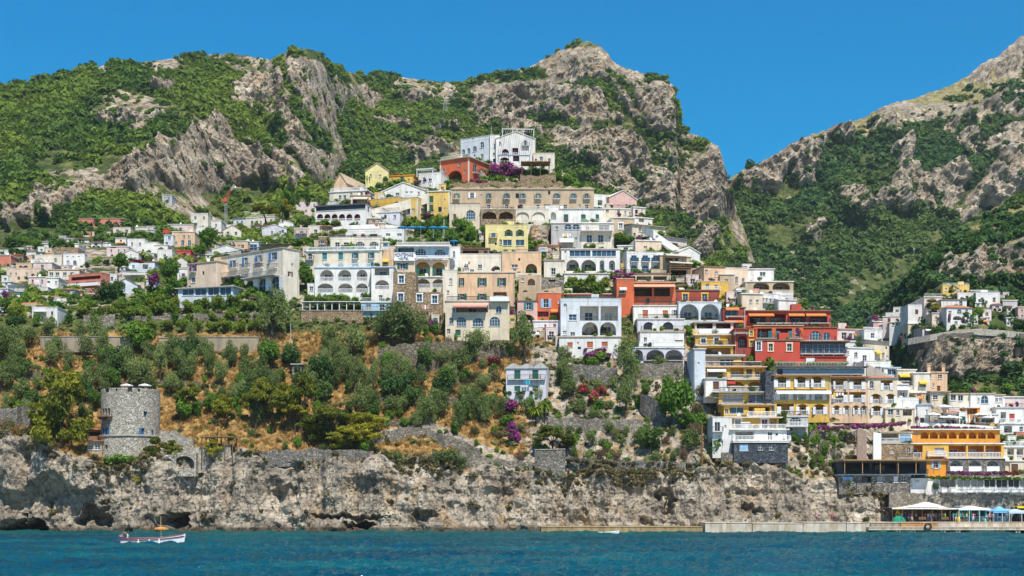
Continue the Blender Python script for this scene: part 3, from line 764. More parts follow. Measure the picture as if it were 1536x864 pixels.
_mesh = {}
def cached(key, fn):
    if key not in _mesh: _mesh[key] = fn()
    return _mesh[key]
def arch_pts(W, H, n=8):
    """outline of an arched opening, bottom-left round to bottom-right"""
    r = min(W/2, H*.6); zc = H-r
    return [(-W/2, 0.)]+[(-math.cos(math.pi*k/n)*W/2, zc+math.sin(math.pi*k/n)*r) for k in range(n+1)]+[(W/2, 0.)]
def frame_mesh(W, H, arch, mull, mat, t=.07):
    m = MB()
    if arch:
        a = arch_pts(W, H); b = [(x*(1-2*t/W), z*(1-t/H)) for x, z in a]
        for k in range(len(a)-1):
            (x0, z0), (x1, z1), (u0, w0), (u1, w1) = a[k], a[k+1], b[k], b[k+1]
            m.poly([(x0, 0, z0), (u0, 0, w0), (u1, 0, w1), (x1, 0, z1)])
            m.poly([(u0, 0, w0), (u0, .07, w0), (u1, .07, w1), (u1, 0, w1)])
    else:
        m.box((-W/2, 0, 0), (-W/2+t, .07, H)); m.box((W/2-t, 0, 0), (W/2, .07, H))
        m.box((-W/2+t, 0, H-t), (W/2-t, .07, H)); m.box((-W/2+t, 0, 0), (W/2-t, .07, t))
    nx_, nz_ = mull
    for k in range(1, nx_):
        x = -W/2+W*k/nx_; m.box((x-t*.4, .015, t), (x+t*.4, .06, H-t if not arch or abs(x) < W*.12 else H*.75))
    for k in range(1, nz_):
        z = H*k/nz_; m.box((-W/2+t, .02, z-t*.3), (W/2-t, .055, z+t*.3))
    return m.mesh('window', [mat])
def pane_mesh(W, H, arch, mat):
    m = MB(); pts = arch_pts(W, H) if arch else [(-W/2, 0), (-W/2, H), (W/2, H), (W/2, 0)]
    m.poly([(x, .08, z) for x, z in reversed(pts)]); return m.mesh('pane', [mat])
def shutter_mesh(W, H, mat, sl=True):
    m = MB(); m.box((0, -.05, 0), (W, 0, H))
    if sl and H > 1.1:
        n = max(3, min(9, int(H/.25)))
        for k in range(n): z = .08+(H-.16)*k/n; m.box((.06, -.075, z), (W-.06, -.05, z+(H-.16)/n*.55))
    return m.mesh('shutter', [mat])
def rail_mesh(L, h, kind, mat, ends=0.):
    m = MB()
    if kind == 's':
        m.box((0, -.09, 0), (L, .09, h)); m.box((-.04, -.12, h), (L+.04, .12, h+.06))
        if ends: m.box((0, .09, 0), (.16, ends, h)); m.box((L-.16, .09, 0), (L, ends, h))
        return m.mesh('railing', [mat])
    t = .032 if kind == 'i' else .085
    e_ = .035 if kind == 'i' else .07; m.box((0, -e_, h-.06 if kind == 'i' else h-.1), (L, e_, h)); m.box((0, -.03, .06), (L, .03, .1))
    n = max(2, min(60, int(L/(.22 if kind == 'i' else .26))))
    for k in range(n+1): x = L*k/n; m.box((x-t/2, -t/2, 0), (x+t/2, t/2, h-.1))
    if ends:
        for x in (0, L): 
            m.box((x-.03, .035, h-.06), (x+.03, ends, h)); 
            for k in range(1, 4): m.box((x-t/2, ends*k/4-t/2, 0), (x+t/2, ends*k/4+t/2, h-.06))
    return m.mesh('railing', [mat])

class House:
    ROT = {'F': 0., 'R': math.pi/2, 'L': -math.pi/2}
    def __init__(s, label, px0, px1, y0, y1, wall, yaw=0., pr=None, plf=None, d=9., sheet='f', Y=None, fwd=.6, nm='house', cat='house', group=None, inner=None, trim='white', base=3.):
        sh = SH[sheet]; th = math.radians(yaw)
        if Y is None: Y = min(sh.depth(px, y1) for px in (px0, (px0+px1)/2, px1))-fwd
        k0, k1 = (px0-CX)/F, (px1-CX)/F
        X0, Y0 = k0*Y, Y
        if yaw < 0: # keep the nearer (right) end at Y
            X1 = k1*Y; w = (X1-k0*Y)/(math.cos(th)-k0*math.sin(th)); X0, Y0 = X1-w*math.cos(th), Y-w*math.sin(th)
        else: w = (k1*Y0-X0)/(math.cos(th)-k1*math.sin(th))
        s.w, s.th = w, th
        s.nx, s.ny = -math.sin(th), math.cos(th)
        yn = Y
        s.zb = CZ+(HY-y1)/F*yn; s.h = (y1-y0)/F*yn
        if pr is not None:
            X1, Y1 = X0+w*math.cos(th), Y0+w*math.sin(th); k = (pr-CX)/F; d = (k*Y1-X1)/(s.nx-k*s.ny)
        if plf is not None:
            k = (plf-CX)/F; d = (k*Y0-X0)/(s.nx-k*s.ny)
        s.d = max(2.5, min(40, d))
        s.O = Vector((X0, Y0, s.zb)); s.Y = yn; s.base = base
        s.root = link(nm, None, None, s.O, (0, 0, th)); tag(s.root, label, cat, group)
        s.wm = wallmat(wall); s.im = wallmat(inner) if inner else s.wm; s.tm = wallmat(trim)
        s.holes = {'F': [], 'R': [], 'L': []}
        s.R = Matrix.Rotation(-th, 3, 'Z'); s.rb = random.Random(int(px0*3+y0))
    def hit(s, px, py, face=None):
        o = s.R @ (Vector((0, 0, CZ))-s.O); r = s.R @ Vector(((px-CX)/F, 1, (HY-py)/F))
        def on(f):
            if f == 'F': t = -o.y/r.y; p = o+r*t; return p.x, p.z, t
            t = ((s.w if f == 'R' else 0)-o.x)/(r.x if abs(r.x) > 1e-6 else 1e-6); p = o+r*t; return p.y, p.z, t
        if face: return on(face)
        a = on('F')
        if a[0] > s.w+.01: return ('R',)+on('R')
        if a[0] < -.01: return ('L',)+on('L')
        return ('F',)+a
    def fp(s, f, q, z, k=0.):
        return (q, k, z) if f == 'F' else ((s.w-k, q, z) if f == 'R' else (k, q, z))
    def put(s, nm, me, f, q, z, k=0., parent=None, sx=1.):
        o = link(nm, me, parent or s.root)
        if parent is None:
            o.location = s.fp(f, q, z, k); o.rotation_euler = (0, 0, s.ROT[f])
        else: o.location = (q, k, z)
        return o
    def flen(s, f): return s.w if f == 'F' else s.d
    # ---- openings
    def win(s, f, q, z, W, H, kind, col, flags, k=.14):
        W, H = max(.35, round(W, 1)), max(.4, round(H, 1))
        arch = kind in 'AQ'
        small = H/s.Y*F < 6.5
        fm = 'white' if '+d' not in flags else 'dark'
        if '+f' in flags: fm = col
        if kind == 'c':
            o = s.put('shutter', cached(('sh2', W, H, col), lambda: s._pair(W, H, col)), f, q, z, k-.02)
        else:
            mull = (2, 2) if kind in 'wsAdQ' else (1, 1)
            if kind == 'g': mull = (max(2, int(W/1.1)), 1 if H < 2 else 2)
            if kind == 'A' and W > 2: mull = (4, 3)
            gm = GLASSB if '+u' in flags else (CURTAIN if s.rb.random() < .16 else GLASS)
            o = s.put('window', cached(('fr', W, H, arch, mull, fm), lambda: frame_mesh(W, H, arch, mull, WHITE if fm == 'white' else pm(fm))), f, q, z, k)
            p = cached(('pn', W, H, arch, gm.name), lambda: pane_mesh(W, H, arch, gm))
            link('pane', p, o)
            if kind in 'sQ':
                sw = W*.5
                me = cached(('shu', round(sw, 2), H, col), lambda: shutter_mesh(sw, H, pm(col)))
                for sd in (-1, 1):
                    c = link('shutter', me, o); c.location = (sd*(W/2-.01), -k-.012, 0); c.scale = (sd, 1, 1)
                    a_ = s.rb.uniform(.02, .12) if s.rb.random() < .65 else s.rb.uniform(.3, 1.3)
                    c.rotation_euler = (0, 0, -sd*a_)
        return o
    def _pair(s, W, H, col):
        m = MB()
        for x0 in (-W/2, .015): 
            m.box((x0, 0, 0), (x0+W/2-.015, .05, H))
            n = max(3, min(8, int(H/.3)))
            for j in range(n): z = .1+(H-.2)*j/n; m.box((x0+.07, -.02, z), (x0+W/2-.085, 0, z+(H-.2)/n*.5))
        return m.mesh('shutter', [pm(col)])
    def op(s, kind, col, px, py, W, H, flags=''):
        f, q, z, t = s.hit(px, py)
        if f == 'F' or True:
            a, b = s.hit(px-W/2, py, f)[0], s.hit(px+W/2, py, f)[0]
        a, b = min(a, b), max(a, b); hh = H*t/F; z0, z1 = z-hh/2, z+hh/2
        L = s.flen(f); a, b = max(a, .06), min(b, L-.06); z0 = max(z0, .02); z1 = min(z1, s.h-.05)
        if b-a < .3 or z1-z0 < .3: return
        q = (a+b)/2; w, h = b-a, z1-z0
        for (A, B, C, D, *_) in s.holes[f]:
            if a < B and b > A and z0 < D and z1 > C: return    # never overlap
        if kind in 'ao':
            dep = min(3.2, max(1.2, .8*w), (s.d if f == 'F' else s.w)*.45)
            s.holes[f].append((a, b, z0, z1, dep, kind == 'a', True))
            if '+x' not in flags:
                dw, dh = min(w*.5, 1.8), min(h*.72, 2.2)
                if dh > .8: s.win(f, q, z0+.03, dw, dh, 'd' if col in ('', 'n') else 's', col or 'white', flags, dep-.13)
            if '+n' not in flags and h > 1.2:
                rk = 'w' if '+w' in flags else ('s' if '+p' in flags else 'i')
                Lr = round(w-.1, 1); rm = WHITE if rk != 'i' else IRON
                if rk == 's' and '+k' in flags: rm = s.wm
                hr = .95 if h > 1.9 else .6
                s.put('railing', cached(('rl', Lr, rk, hr, rm.name), lambda: rail_mesh(Lr, hr, rk, rm)), f, q-(Lr/2 if f != 'L' else -Lr/2), z0+.02, .14)
            return
        if kind == 'n':
            s.holes[f].append((a, b, z0, z1, .35, True, True)); return
        arch = kind in 'AQ'
        s.holes[f].append((a, b, z0, z1, .26, arch, True))
        if kind == 'p':
            W_, H_ = round(w, 1), round(h, 1)
            def mk():
                m = MB(); m.box((-W_/2, 0, 0), (W_/2, .06, H_)); m.box((-W_*.4, -.03, H_*.12), (W_*.4, 0, H_*.45)); m.box((-W_*.4, -.03, H_*.55), (W_*.4, 0, H_*.9)); return m.mesh('door', [pm(col)])
            s.put('door', cached(('dr', W_, H_, col), mk), f, q, z0, .16)
        else: s.win(f, q, z0, w, h, kind, col, flags)
        if '+t' in flags or '+y' in flags:
            mt = WHITE if '+t' in flags else pm('yellow' if '+Y' not in flags else 'cream')
            W_, H_ = round(w, 1), round(h, 1)
            def mk():
                m = MB(); e = .22
                m.box((-W_/2-e, -.07, 0), (-W_/2-.004, .0, H_)); m.box((W_/2+.004, -.07, 0), (W_/2+e, .0, H_)); m.box((-W_/2-e-.08, -.1, H_+.003), (W_/2+e+.08, .0, H_+e+.06)); m.box((-W_/2-e-.05, -.12, -.16), (W_/2+e+.05, 0, -.003)); return m.mesh('surround', [mt])
            s.put('surround', cached(('sr', W_, H_, mt.name), mk), f, q, z0, -.003)
        elif h > .7 and '+b' not in flags:
            W_ = round(w+.2, 1)
            def mk(): m = MB(); m.box((-W_/2, -.12, -.1), (W_/2, .0, -.004)); return m.mesh('sill', [s.tm])
            s.put('sill', cached(('sl', W_, s.tm.name), mk), f, q, z0, -.002)
        if '+b' not in flags and kind in 'wsc' and h > 1.15 and z0 > 2.2 and s.rb.random() < .2: flags += '+b'
        if '+b' in flags: s.balcony(f, q-w*.5-.5, q+w*.5+.5, z0-.05, 'i', .8)
    def balcony(s, f, a, b, z, kind, dep=1.2, col=None, rh=.95):
        L = round(b-a, 1)
        sm = s.tm; rm = {'i': IRON, 'w': WHITE, 's': WHITE, 't': s.wm, 'g': GLASSB}[kind]
        rk = {'i': 'i', 'w': 'w', 's': 's', 't': 's', 'g': 's'}[kind]
        def mk():
            m = MB(); m.box((0, -dep, -.16), (L, -.004, 0)); m.box((-.05, -dep-.05, -.07), (L+.05, -dep, .015))
            for x in ([.3, L-.3] if L < 4 else list(np.linspace(.4, L-.4, int(L/2.2)+1))): m.box((x-.09, -dep*.75, -.42), (x+.09, -.006, -.162))
            return m.mesh('balcony', [sm])
        o = s.put('balcony', cached(('bal', L, dep, sm.name), mk), f, a if f != 'L' else b, z, 0.)
        r = link('railing', cached(('rb', L, rk, rm.name, dep, rh), lambda: rail_mesh(L, rh, rk, rm, dep)), o); r.location = (0, -dep+.06, .002)
        return o
    def awning(s, px0, px1, py, col, dep=1.4, drop=.5):
        f, q, z, t = s.hit((px0+px1)/2, py)
        a, b = s.hit(px0, py, f)[0], s.hit(px1, py, f)[0]; a, b = min(a, b), max(a, b); L = round(b-a, 1)
        def mk():
            m = MB(); z1 = -drop
            m.poly([(0, -.01, 0), (0, -dep, z1), (L, -dep, z1), (L, -.01, 0)]); m.poly([(0, -.01, -.06), (L, -.01, -.06), (L, -dep, z1-.06), (0, -dep, z1-.06)])
            m.box((0, -dep-.03, z1-.3), (L, -dep, z1)); 
            for x in (.05, L-.05): m.tube([(x, -.02, -1.0), (x, -dep+.05, z1-.05)], .025, 4)
            return m.mesh('awning', [pm(col)])
        s.put('awning', cached(('aw', L, dep, drop, col), mk), f, a if f != 'L' else b, z, -.01)
    def pergola(s, px0, px1, py, col, hm=2.4, dep=3., k=0.):
        """reed or beam canopy on posts; py is the canopy height, standing forward of the wall by k"""
        f, q, z, t = s.hit((px0+px1)/2, py)
        a, b = s.hit(px0, py, f)[0], s.hit(px1, py, f)[0]; L = b-a
        m = MB(); mt = {'thatch': THATCH, 'wood': WOOD, 'white': WHITE, 'dark': IRON, 'vine': THATCH}.get(col) or pm(col)
        for i in range(max(2, int(L/3)+1)):
            x = a+.15+(L-.3)*i/max(1, int(L/3)) if L > 3 else a+.15+(L-.3)*i
            for y in (k-dep+.15,): m.box((x-.07, y-.07, z-hm), (x+.07, y+.07, z-.1))
        if col in ('white', 'dark', 'wood'):
            m.box((a, k-dep, z-.1), (b, k-dep+.12, z+.06)); n = max(3, int(L/.6))
            for i in range(n+1): x = a+L*i/n; m.box((x-.05, k-dep-.3, z+.06), (x+.05, k, z+.18))
        else:
            m.box((a-.2, k-dep-.3, z-.1), (b+.2, k, z+.08))
        o = m.build('pergola', [mt], s.root)
        return o
    def panel(s, m, f, L, H):
        hs = s.holes[f]
        xs = sorted({0., L, *[h[0] for h in hs], *[h[1] for h in hs]}); zs = sorted({-s.base, 0., H, *[h[2] for h in hs], *[h[3] for h in hs]})
        P_ = lambda q, z, k=0.: s.fp(f, q, z, k)
        flip = f == 'L'
        def pol(pts, mi): m.poly(list(reversed(pts)) if flip else pts, mi)
        for i in range(len(xs)-1):
            if xs[i+1]-xs[i] < 1e-5: continue
            zrun = None
            for j in range(len(zs)-1):
                x, z = (xs[i]+xs[i+1])/2, (zs[j]+zs[j+1])/2
                ins = any(h[0] < x < h[1] and h[2] < z < h[3] for h in hs)
                if not ins:
                    if zrun is None: zrun = zs[j]
                if (ins or j == len(zs)-2) and zrun is not None:
                    zt = zs[j] if ins else zs[j+1]
                    if zt-zrun > 1e-5: pol([P_(xs[i], zrun), P_(xs[i+1], zrun), P_(xs[i+1], zt), P_(xs[i], zt)], 0)
                    zrun = None
        for a, b, z0, z1, dep, arch, back in hs:
            w, h = b-a, z1-z0
            pts = [((a+b)/2+x, z0+z) for x, z in arch_pts(w, h, 10)] if arch else [(a, z0), (a, z1), (b, z1), (b, z0)]
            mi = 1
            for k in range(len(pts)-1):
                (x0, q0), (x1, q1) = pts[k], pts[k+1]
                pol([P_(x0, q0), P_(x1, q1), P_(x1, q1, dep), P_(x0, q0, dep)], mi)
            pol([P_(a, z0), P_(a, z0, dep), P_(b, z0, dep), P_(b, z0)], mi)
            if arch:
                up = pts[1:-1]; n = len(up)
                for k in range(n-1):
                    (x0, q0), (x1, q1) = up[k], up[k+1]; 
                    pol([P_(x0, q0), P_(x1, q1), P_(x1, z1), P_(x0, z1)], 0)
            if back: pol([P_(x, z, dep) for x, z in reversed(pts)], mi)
    def finish(s, roof='flat', rcol=None, rh=.9, over=.2, chim=()):
        m = MB(); w, d, h = s.w, s.d, s.h
        s.panel(m, 'F', w, h); s.panel(m, 'R', d, h); s.panel(m, 'L', d, h)
        b = -s.base
        m.poly([(w, d, b), (0, d, b), (0, d, h), (w, d, h)]); m.poly([(0, 0, h), (w, 0, h), (w, d, h), (0, d, h)])
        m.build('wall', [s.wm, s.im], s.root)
        rm = MB(); rmat = wallmat(rcol) if rcol and rcol in WC else (TERRA if roof in ('tile', 'shed', 'gable') else s.tm)
        if rcol == 'terra': rmat = TERRA
        if rcol == 'slate': rmat = plain('grey_roof', (.2, .2, .2), .85, var=.3)
        mats = [rmat, s.wm]
        e = over
        if roof == 'flat':
            rm.box((-e, -e, h+.003), (w+e, d, h+.22))
        elif roof == 'par':
            t = .25; p = rh
            for A, B in (((-.03, -.03), (w+.03, t)), ((-.03, t), (t, d)), ((w-t, t), (w+.03, d))): rm.box((A[0], A[1], h+.003), (B[0], B[1], h+p), 1)
            rm.box((-.1, -.1, h+p+.002), (w+.1, t+.05, h+p+.1)); rm.box((-.1, t+.05, h+p+.002), (t+.05, d, h+p+.1)); rm.box((w-t-.05, t+.05, h+p+.002), (w+.1, d, h+p+.1))
        elif roof == 'tile':
            z = h+.15; q = min(w, d)*.3; r = z+rh
            rm.box((-e, -e, h+.003), (w+e, d+e, z), 1)
            A = [(-e-.15, -e-.15, z), (w+e+.15, -e-.15, z), (w+e+.15, d+e, z), (-e-.15, d+e, z)]; T = [(q, d/2, r), (w-q, d/2, r)] if w > d*.7 else [(w/2, q, r), (w/2, d-q, r)]
            if w > d*.7: rm.poly([A[0], A[1], T[1], T[0]]); rm.poly([A[1], A[2], T[1]]); rm.poly([A[2], A[3], T[0], T[1]]); rm.poly([A[3], A[0], T[0]])
            else: rm.poly([A[0], A[1], T[0]]); rm.poly([A[1], A[2], T[1], T[0]]); rm.poly([A[2], A[3], T[1]]); rm.poly([A[3], A[0], T[0], T[1]])
        elif roof == 'shed':
            z = h+.05
            rm.poly([(-e, -e-.3, z), (w+e, -e-.3, z), (w+e, d, z+rh), (-e, d, z+rh)]); rm.poly([(-e, -e-.3, z-.15), (-e, d, z+rh-.15), (w+e, d, z+rh-.15), (w+e, -e-.3, z-.15)])
            rm.poly([(-e, -e-.3, z-.15), (w+e, -e-.3, z-.15), (w+e, -e-.3, z), (-e, -e-.3, z)]); rm.poly([(w+e, -e-.3, z-.15), (w+e, d, z+rh-.15), (w+e, d, z+rh), (w+e, -e-.3, z)]); rm.poly([(-e, d, z+rh-.15), (-e, -e-.3, z-.15), (-e, -e-.3, z), (-e, d, z+rh)])
        elif roof == 'gable':
            rm.poly([(0, -.01, h), (w, -.01, h), (w/2, -.01, h+rh)], 1)
            for q in (.18,):
                for sa, sb in (((-e, -e), (w/2, -e)), ((w/2, -e), (w+e, -e))):
                    za = h-.05 if sa[0] < 0 else h+rh; zb_ = h+rh if sb[0] < w else h-.05
                    L = [(sa[0], -e, za+.02), (sb[0], -e, zb_+.02), (sb[0], d, zb_+.02), (sa[0], d, za+.02)]
                    rm.poly([(x, y, z+q) for x, y, z in L]); rm.poly([(x, y, z) for x, y, z in reversed(L)]); rm.poly([L[0], L[1], (L[1][0], L[1][1], L[1][2]+q), (L[0][0], L[0][1], L[0][2]+q)])
        elif roof == 'scallop':
            n = max(3, int(w/4.2)); st = w/n
            for i in range(n):
                pts = [(i*st+st*k/6, h+.003+rh*math.sin(math.pi*k/6)+.02) for k in range(7)]
                rm.poly([(x, -e, z) for x, z in pts]+[(pts[-1][0], -e, h-.0), (pts[0][0], -e, h-.0)])
                for k in range(6): rm.poly([(pts[k][0], -e, pts[k][1]), (pts[k+1][0], -e, pts[k+1][1]), (pts[k+1][0], d, pts[k+1][1]), (pts[k][0], d, pts[k][1])])
            rm.box((-e-.05, -e-.05, h-.22), (w+e+.05, -.005, h-.003))
        if rm.v:
            ro = rm.build('roof', mats, s.root)
            for px in chim:
                f, q, z, t = s.hit(px, HY-(s.zb+h-CZ)/s.Y*F, 'F') if False else ('F',)+s.hit(px, 400, 'F')
                q = min(max(.4, q), w-.4); c = MB(); c.box((q-.3, 1.2, h), (q+.3, 1.8, h+1.5)); c.box((q-.4, 1.1, h+1.5), (q+.4, 1.9, h+1.68)); c.box((q-.22, 1.25, h+1.68), (q+.22, 1.75, h+1.95)); c.box((q-.45, 1.1, h+1.95), (q+.45, 1.9, h+2.05))
                c.build('chimney', [s.wm], ro)
    def corners(s, col='white'):
        m = MB(); t = .35
        for x in (0, s.w): m.box((x-t*.5 if x else -.04, -.06, 0), (x+.04 if x else t, -.003, s.h))
        m.box((s.w+.003, -.06, 0), (s.w+.06, t, s.h)); m.build('corner_strip', [wallmat(col)], s.root)
    def clutter(s, roof):
        r = random.Random(int(s.O.x*13+s.O.z*5)); big = s.w > 4.5
        if roof in ('flat', 'par') and big:
            zt = s.h+(.23 if roof == 'flat' else .1)
            if r.random() < .4:
                L = round(s.w*.96, 1); link('roof_railing', cached(('rr', L), lambda: rail_mesh(L, .95, r.choice('iiw'), IRON if r.random() < .7 else WHITE)), s.root, (s.w*.02, .2 if roof == 'flat' else .45, zt))
            for i in range(r.choice([0, 1, 1, 2, 3])):
                k = r.choice(['bush', 'limebush', 'olivebush', 'bush', 'bougain']) if r.random() < .9 else 'redbush'
                o = link('roof_bush', PROTO[k][i % 3][0], s.root, (r.uniform(.6, s.w-.6), r.uniform(.5, 1.5), zt-.02)); q = r.uniform(.7, 1.7); o.scale = (q, q, q); o.rotation_euler = (0, 0, r.random()*6)
            if r.random() < .3:
                m = MB(); x = r.uniform(.5, s.w-.5); m.tube([(x, 2, zt-.2), (x, 2, zt+1.8)], .025, 4); m.tube([(x-.5, 2, zt+1.7), (x+.5, 2, zt+1.7)], .015, 3); m.build('antenna', [IRON], s.root)
            if r.random() < .3:
                m = MB(); m.lathe([(0, 0), (.3, .06), (.42, .17)], 10); o = m.build('satellite_dish', [WHITE], s.root, (r.uniform(.5, s.w-.5), 1.0, zt+.5), (1.2, 0, r.uniform(-.6, .6)))
            if r.random() < .35 and s.w > 7:
                x = r.uniform(.8, s.w-2.4); m = MB(); m.box((x, 3, s.h-.1), (x+r.uniform(1.4, 2.4), 5, s.h+r.uniform(1.6, 2.3))); m.build('stair_head', [s.wm], s.root)
        if r.random() < .16 and s.w > 4 and s.h > 4:
            m = MB(); x0 = r.uniform(.4, s.w-2.8); z0 = r.uniform(.45, .8)*s.h; m.tube([(x0-.2, -.8, z0), (x0+2.4, -.8, z0)], .012, 3); m.tube([(x0-.15, 0, z0), (x0-.15, -.85, z0)], .02, 3); m.tube([(x0+2.35, 0, z0), (x0+2.35, -.85, z0)], .02, 3)
            for i in range(r.choice([3, 4])): w_ = r.uniform(.35, .5); L_ = r.uniform(.5, 1.0); m.box((x0+i*.58, -.815, z0-L_), (x0+i*.58+w_, -.79, z0), r.choice([1, 1, 2, 3]))
            m.build('laundry', [IRON, WHITE, pm(r.choice(['blue', 'rose', 'yellow'])), pm(r.choice(['turq', 'rust', 'lblue']))], s.root)
        if r.random() < .55:
            x = r.choice([.14, s.w-.14]); m = MB(); m.tube([(x, -.07, 0), (x, -.07, s.h-.05)], .05, 5, cap=False); m.build('drain_pipe', [r.choice([WHITE, pm('grey'), pm('tan')])], s.root)
        if big:
            for i in range(r.choice([0, 1, 2, 2])):
                o = link('potted_bush', PROTO[r.choice(['bush', 'limebush', 'olivebush', 'drybush', 'bougain'])][i % 3][0], s.root, (r.uniform(.3, s.w-.3), -.35, r.choice([-.1, -.1, .0]))); q = r.uniform(.6, 1.5); o.scale = (q, q*.8, q*1.1)
    def speckle(s):
        '''the odd small window in otherwise blank plaster'''
        r = random.Random(int(s.O.x*11+s.O.z*7)); n = 0
        for _ in range(26):
            if n >= min(5, s.w*s.h/28): break
            f = r.choice('FFFFRL'); L = s.flen(f); W_, H_ = r.choice([(.5, .6), (.6, .9), (.8, 1.1), (.9, 1.3)])
            if L < 2.4 or s.h < 2.2: continue
            q, z = r.uniform(.7, L-.7), r.uniform(.5, s.h-H_-.5); m = .45
            if z+H_ > s.h-.3 or any(q-W_/2-m < b and q+W_/2+m > a and z-m < d and z+H_+m > c for a, b, c, d, *_ in s.holes[f]): continue
            s.holes[f].append((q-W_/2, q+W_/2, z, z+H_, .26, False, True)); n += 1
            if W_ > .7 and r.random() < .4: s.win(f, q, z, W_, H_, 's', r.choice(['green', 'brown', 'teal', 'grey']), '')
            else: s.win(f, q, z, W_, H_, 'w', 'white', r.choice(['', '+d', '+d']))
    def auto(s, col, py0=None):
        """rows of plain windows for a small far house"""
        fl = max(1, int(round(s.h/3.1))); pxm = F/s.Y
        r = random.Random(int(s.O.x*7+s.O.z*3))
        for f in range(fl):
            z = s.h*(f+.35)/fl; n = max(1, int(s.w/3.2)); 
            for i in range(n):
                if r.random() < .12: continue
                q = s.w*(i+.5)/n+r.uniform(-.2, .2); W_ = r.choice([.9, 1.0, 1.2]); H_ = min(1.5, s.h/fl*.5)
                if q-W_/2 < .1 or q+W_/2 > s.w-.1: continue
                s.holes['F'].append((q-W_/2, q+W_/2, z, z+H_, .26, False, True))
                c = r.choice(col.split(',')) if col else 'w'
                if c == 'w': s.win('F', q, z, W_, H_, 'w', 'white', '')
                else: s.win('F', q, z, W_, H_, 'c', c, '')

ALLH = []
def H(label, px0, px1, y0, y1, wall, ops='', roof='flat', rcol=None, rh=.9, over=.2, chim=(), pil=None, **k):
    s = House(label, px0, px1, y0, y1, wall, **k); s.box = (px0, max(px1, k.get('pr') or 0), y0, y1); ALLH.append(s)
    late = []
    for cl_ in ops.split(';'):
        tk = cl_.split()
        if not tk: continue
        kd, _, col = tk[0].partition(':')
        if kd == 'auto': s.auto(col); continue
        fl = ''.join(x for x in tk if x[0] == '+'); num = [x for x in tk[1:] if x[0] not in '+*']; mul = [float(x[1:]) for x in tk if x[0] == '*']
        if kd in ('B', 'W', 'G'):
            kc, _, py_ = num[0].partition('@') if '@' in num[0] else ('', '', '')
            mul += [float(x) for x in num[1:] if '-' not in x]
            for rg in [x for x in num[1:] if '-' in x]:
                a, b = map(float, rg.split('-')); y = float(num[0].strip('@'))
                if kd == 'B':
                    f, q, z, t = s.hit((a+b)/2, y); qa, qb = s.hit(a, y, f)[0], s.hit(b, y, f)[0]
                    s.balcony(f, min(qa, qb), max(qa, qb), z, col or 'i', *(mul[:1] or [1.2]))
                elif kd == 'W': s.awning(a, b, y, col, *(mul or [1.4]))
                else: s.pergola(a, b, y, col, *mul)
            continue
        wh, _, y = num[0].partition('@'); W_, H_ = map(float, wh.split('x'))
        for p_ in num[1:]: s.op(kd, col, float(p_), float(y), W_, H_, fl)
    if k.get('nm', 'house') in ('house', 'hotel', 'villa') and k.get('sheet', 'f') == 'f' and 'stone' not in wall: s.speckle()
    s.finish(roof, rcol, rh, over, chim)
    if pil: s.corners(pil)
    if k.get('nm', 'house') in ('house', 'hotel', 'villa'): s.clutter(roof)
    return s
# ------------------------------------------------------------------ labels that place a thing by its landmarks
LAND = [('round stone tower', 196, 630), ('blue shutter hotel', 385, 420), ('blue sign hotel', 632, 390), ('peach palazzo', 724, 430), ('barrel roofed house', 795, 575), ('four arched villa', 886, 395), ('blue door house', 886, 490),
 ('stepped apartments', 1115, 600), ('yellow hotel', 1250, 595), ('orange restaurant', 1435, 655), ('red hotel', 1180, 500), ('long tan hotel', 780, 300), ('summit villa', 760, 225), ('white arcade hotel', 512, 425), ('pink hotel', 132, 425), ('stone hut', 445, 553),
 ('zigzag stone path', 640, 665), ('square bastion wall', 825, 692), ('coast road', 1440, 505), ('apricot house', 1407, 572), ('honey stone house', 607, 445), ('baluster terrace', 66, 470), ('pale yellow house', 760, 360), ('dark glass storey hotel', 510, 322), ('tall crane', 340, 315),
 ('beach tents', 1400, 760), ('yellow palazzo', 655, 305), ('garden wall', 320, 512), ('spur villa', 1430, 475), ('lilac loggia', 985, 533), ('straw roofed bar', 1320, 700), ('cliff edge pergola', 326, 660), ('sea caves', 60, 760), ('apartment stone wall', 1130, 690)]
_used = set()
def rel(px, py, L):
    dx, dy = px-L[1], py-L[2]
    far = math.hypot(dx, dy); w = 'just ' if far < 45 else ('far ' if far > 130 else '')
    if abs(dy) > abs(dx)*1.8: return w+('below' if dy > 0 else 'uphill of')
    if abs(dx) > abs(dy)*1.8: return w+('right of' if dx > 0 else 'left of')
    return w+('below and ' if dy > 0 else 'above and ')+('right of' if dx > 0 else 'left of')
def unique_label(base, px, py, h, sized=True):
    near = sorted(LAND, key=lambda L: math.hypot(px-L[1], (py-L[2])*1.3))
    size = ['', 'small ', 'tall ', 'stout ', 'slim '] if h < 30 else ['', 'tall ', 'large ', 'full ', 'bushy ']
    for sz in (('',) if not sized else (size[0], size[1] if h < 24 or h > 44 else size[3], size[4], size[2], 'ragged ', 'dense ', 'leaning ' if False else 'rounded ')):
        for L in near[:3]:
            t = f'{sz}{base} {rel(px, py, L)} the {L[0]}'
            if t not in _used and len(t.split()) < 17: _used.add(t); return t
    for sz in (size if sized else ('',)):
        for a in near[:5]:
            for b in near[:5]:
                if a is not b:
                    t = f'{sz}{base} between the {a[0]} and the {b[0]}'
                    if t not in _used and len(t.split()) < 17: _used.add(t); return t
    return f'{base} among many on the slope'
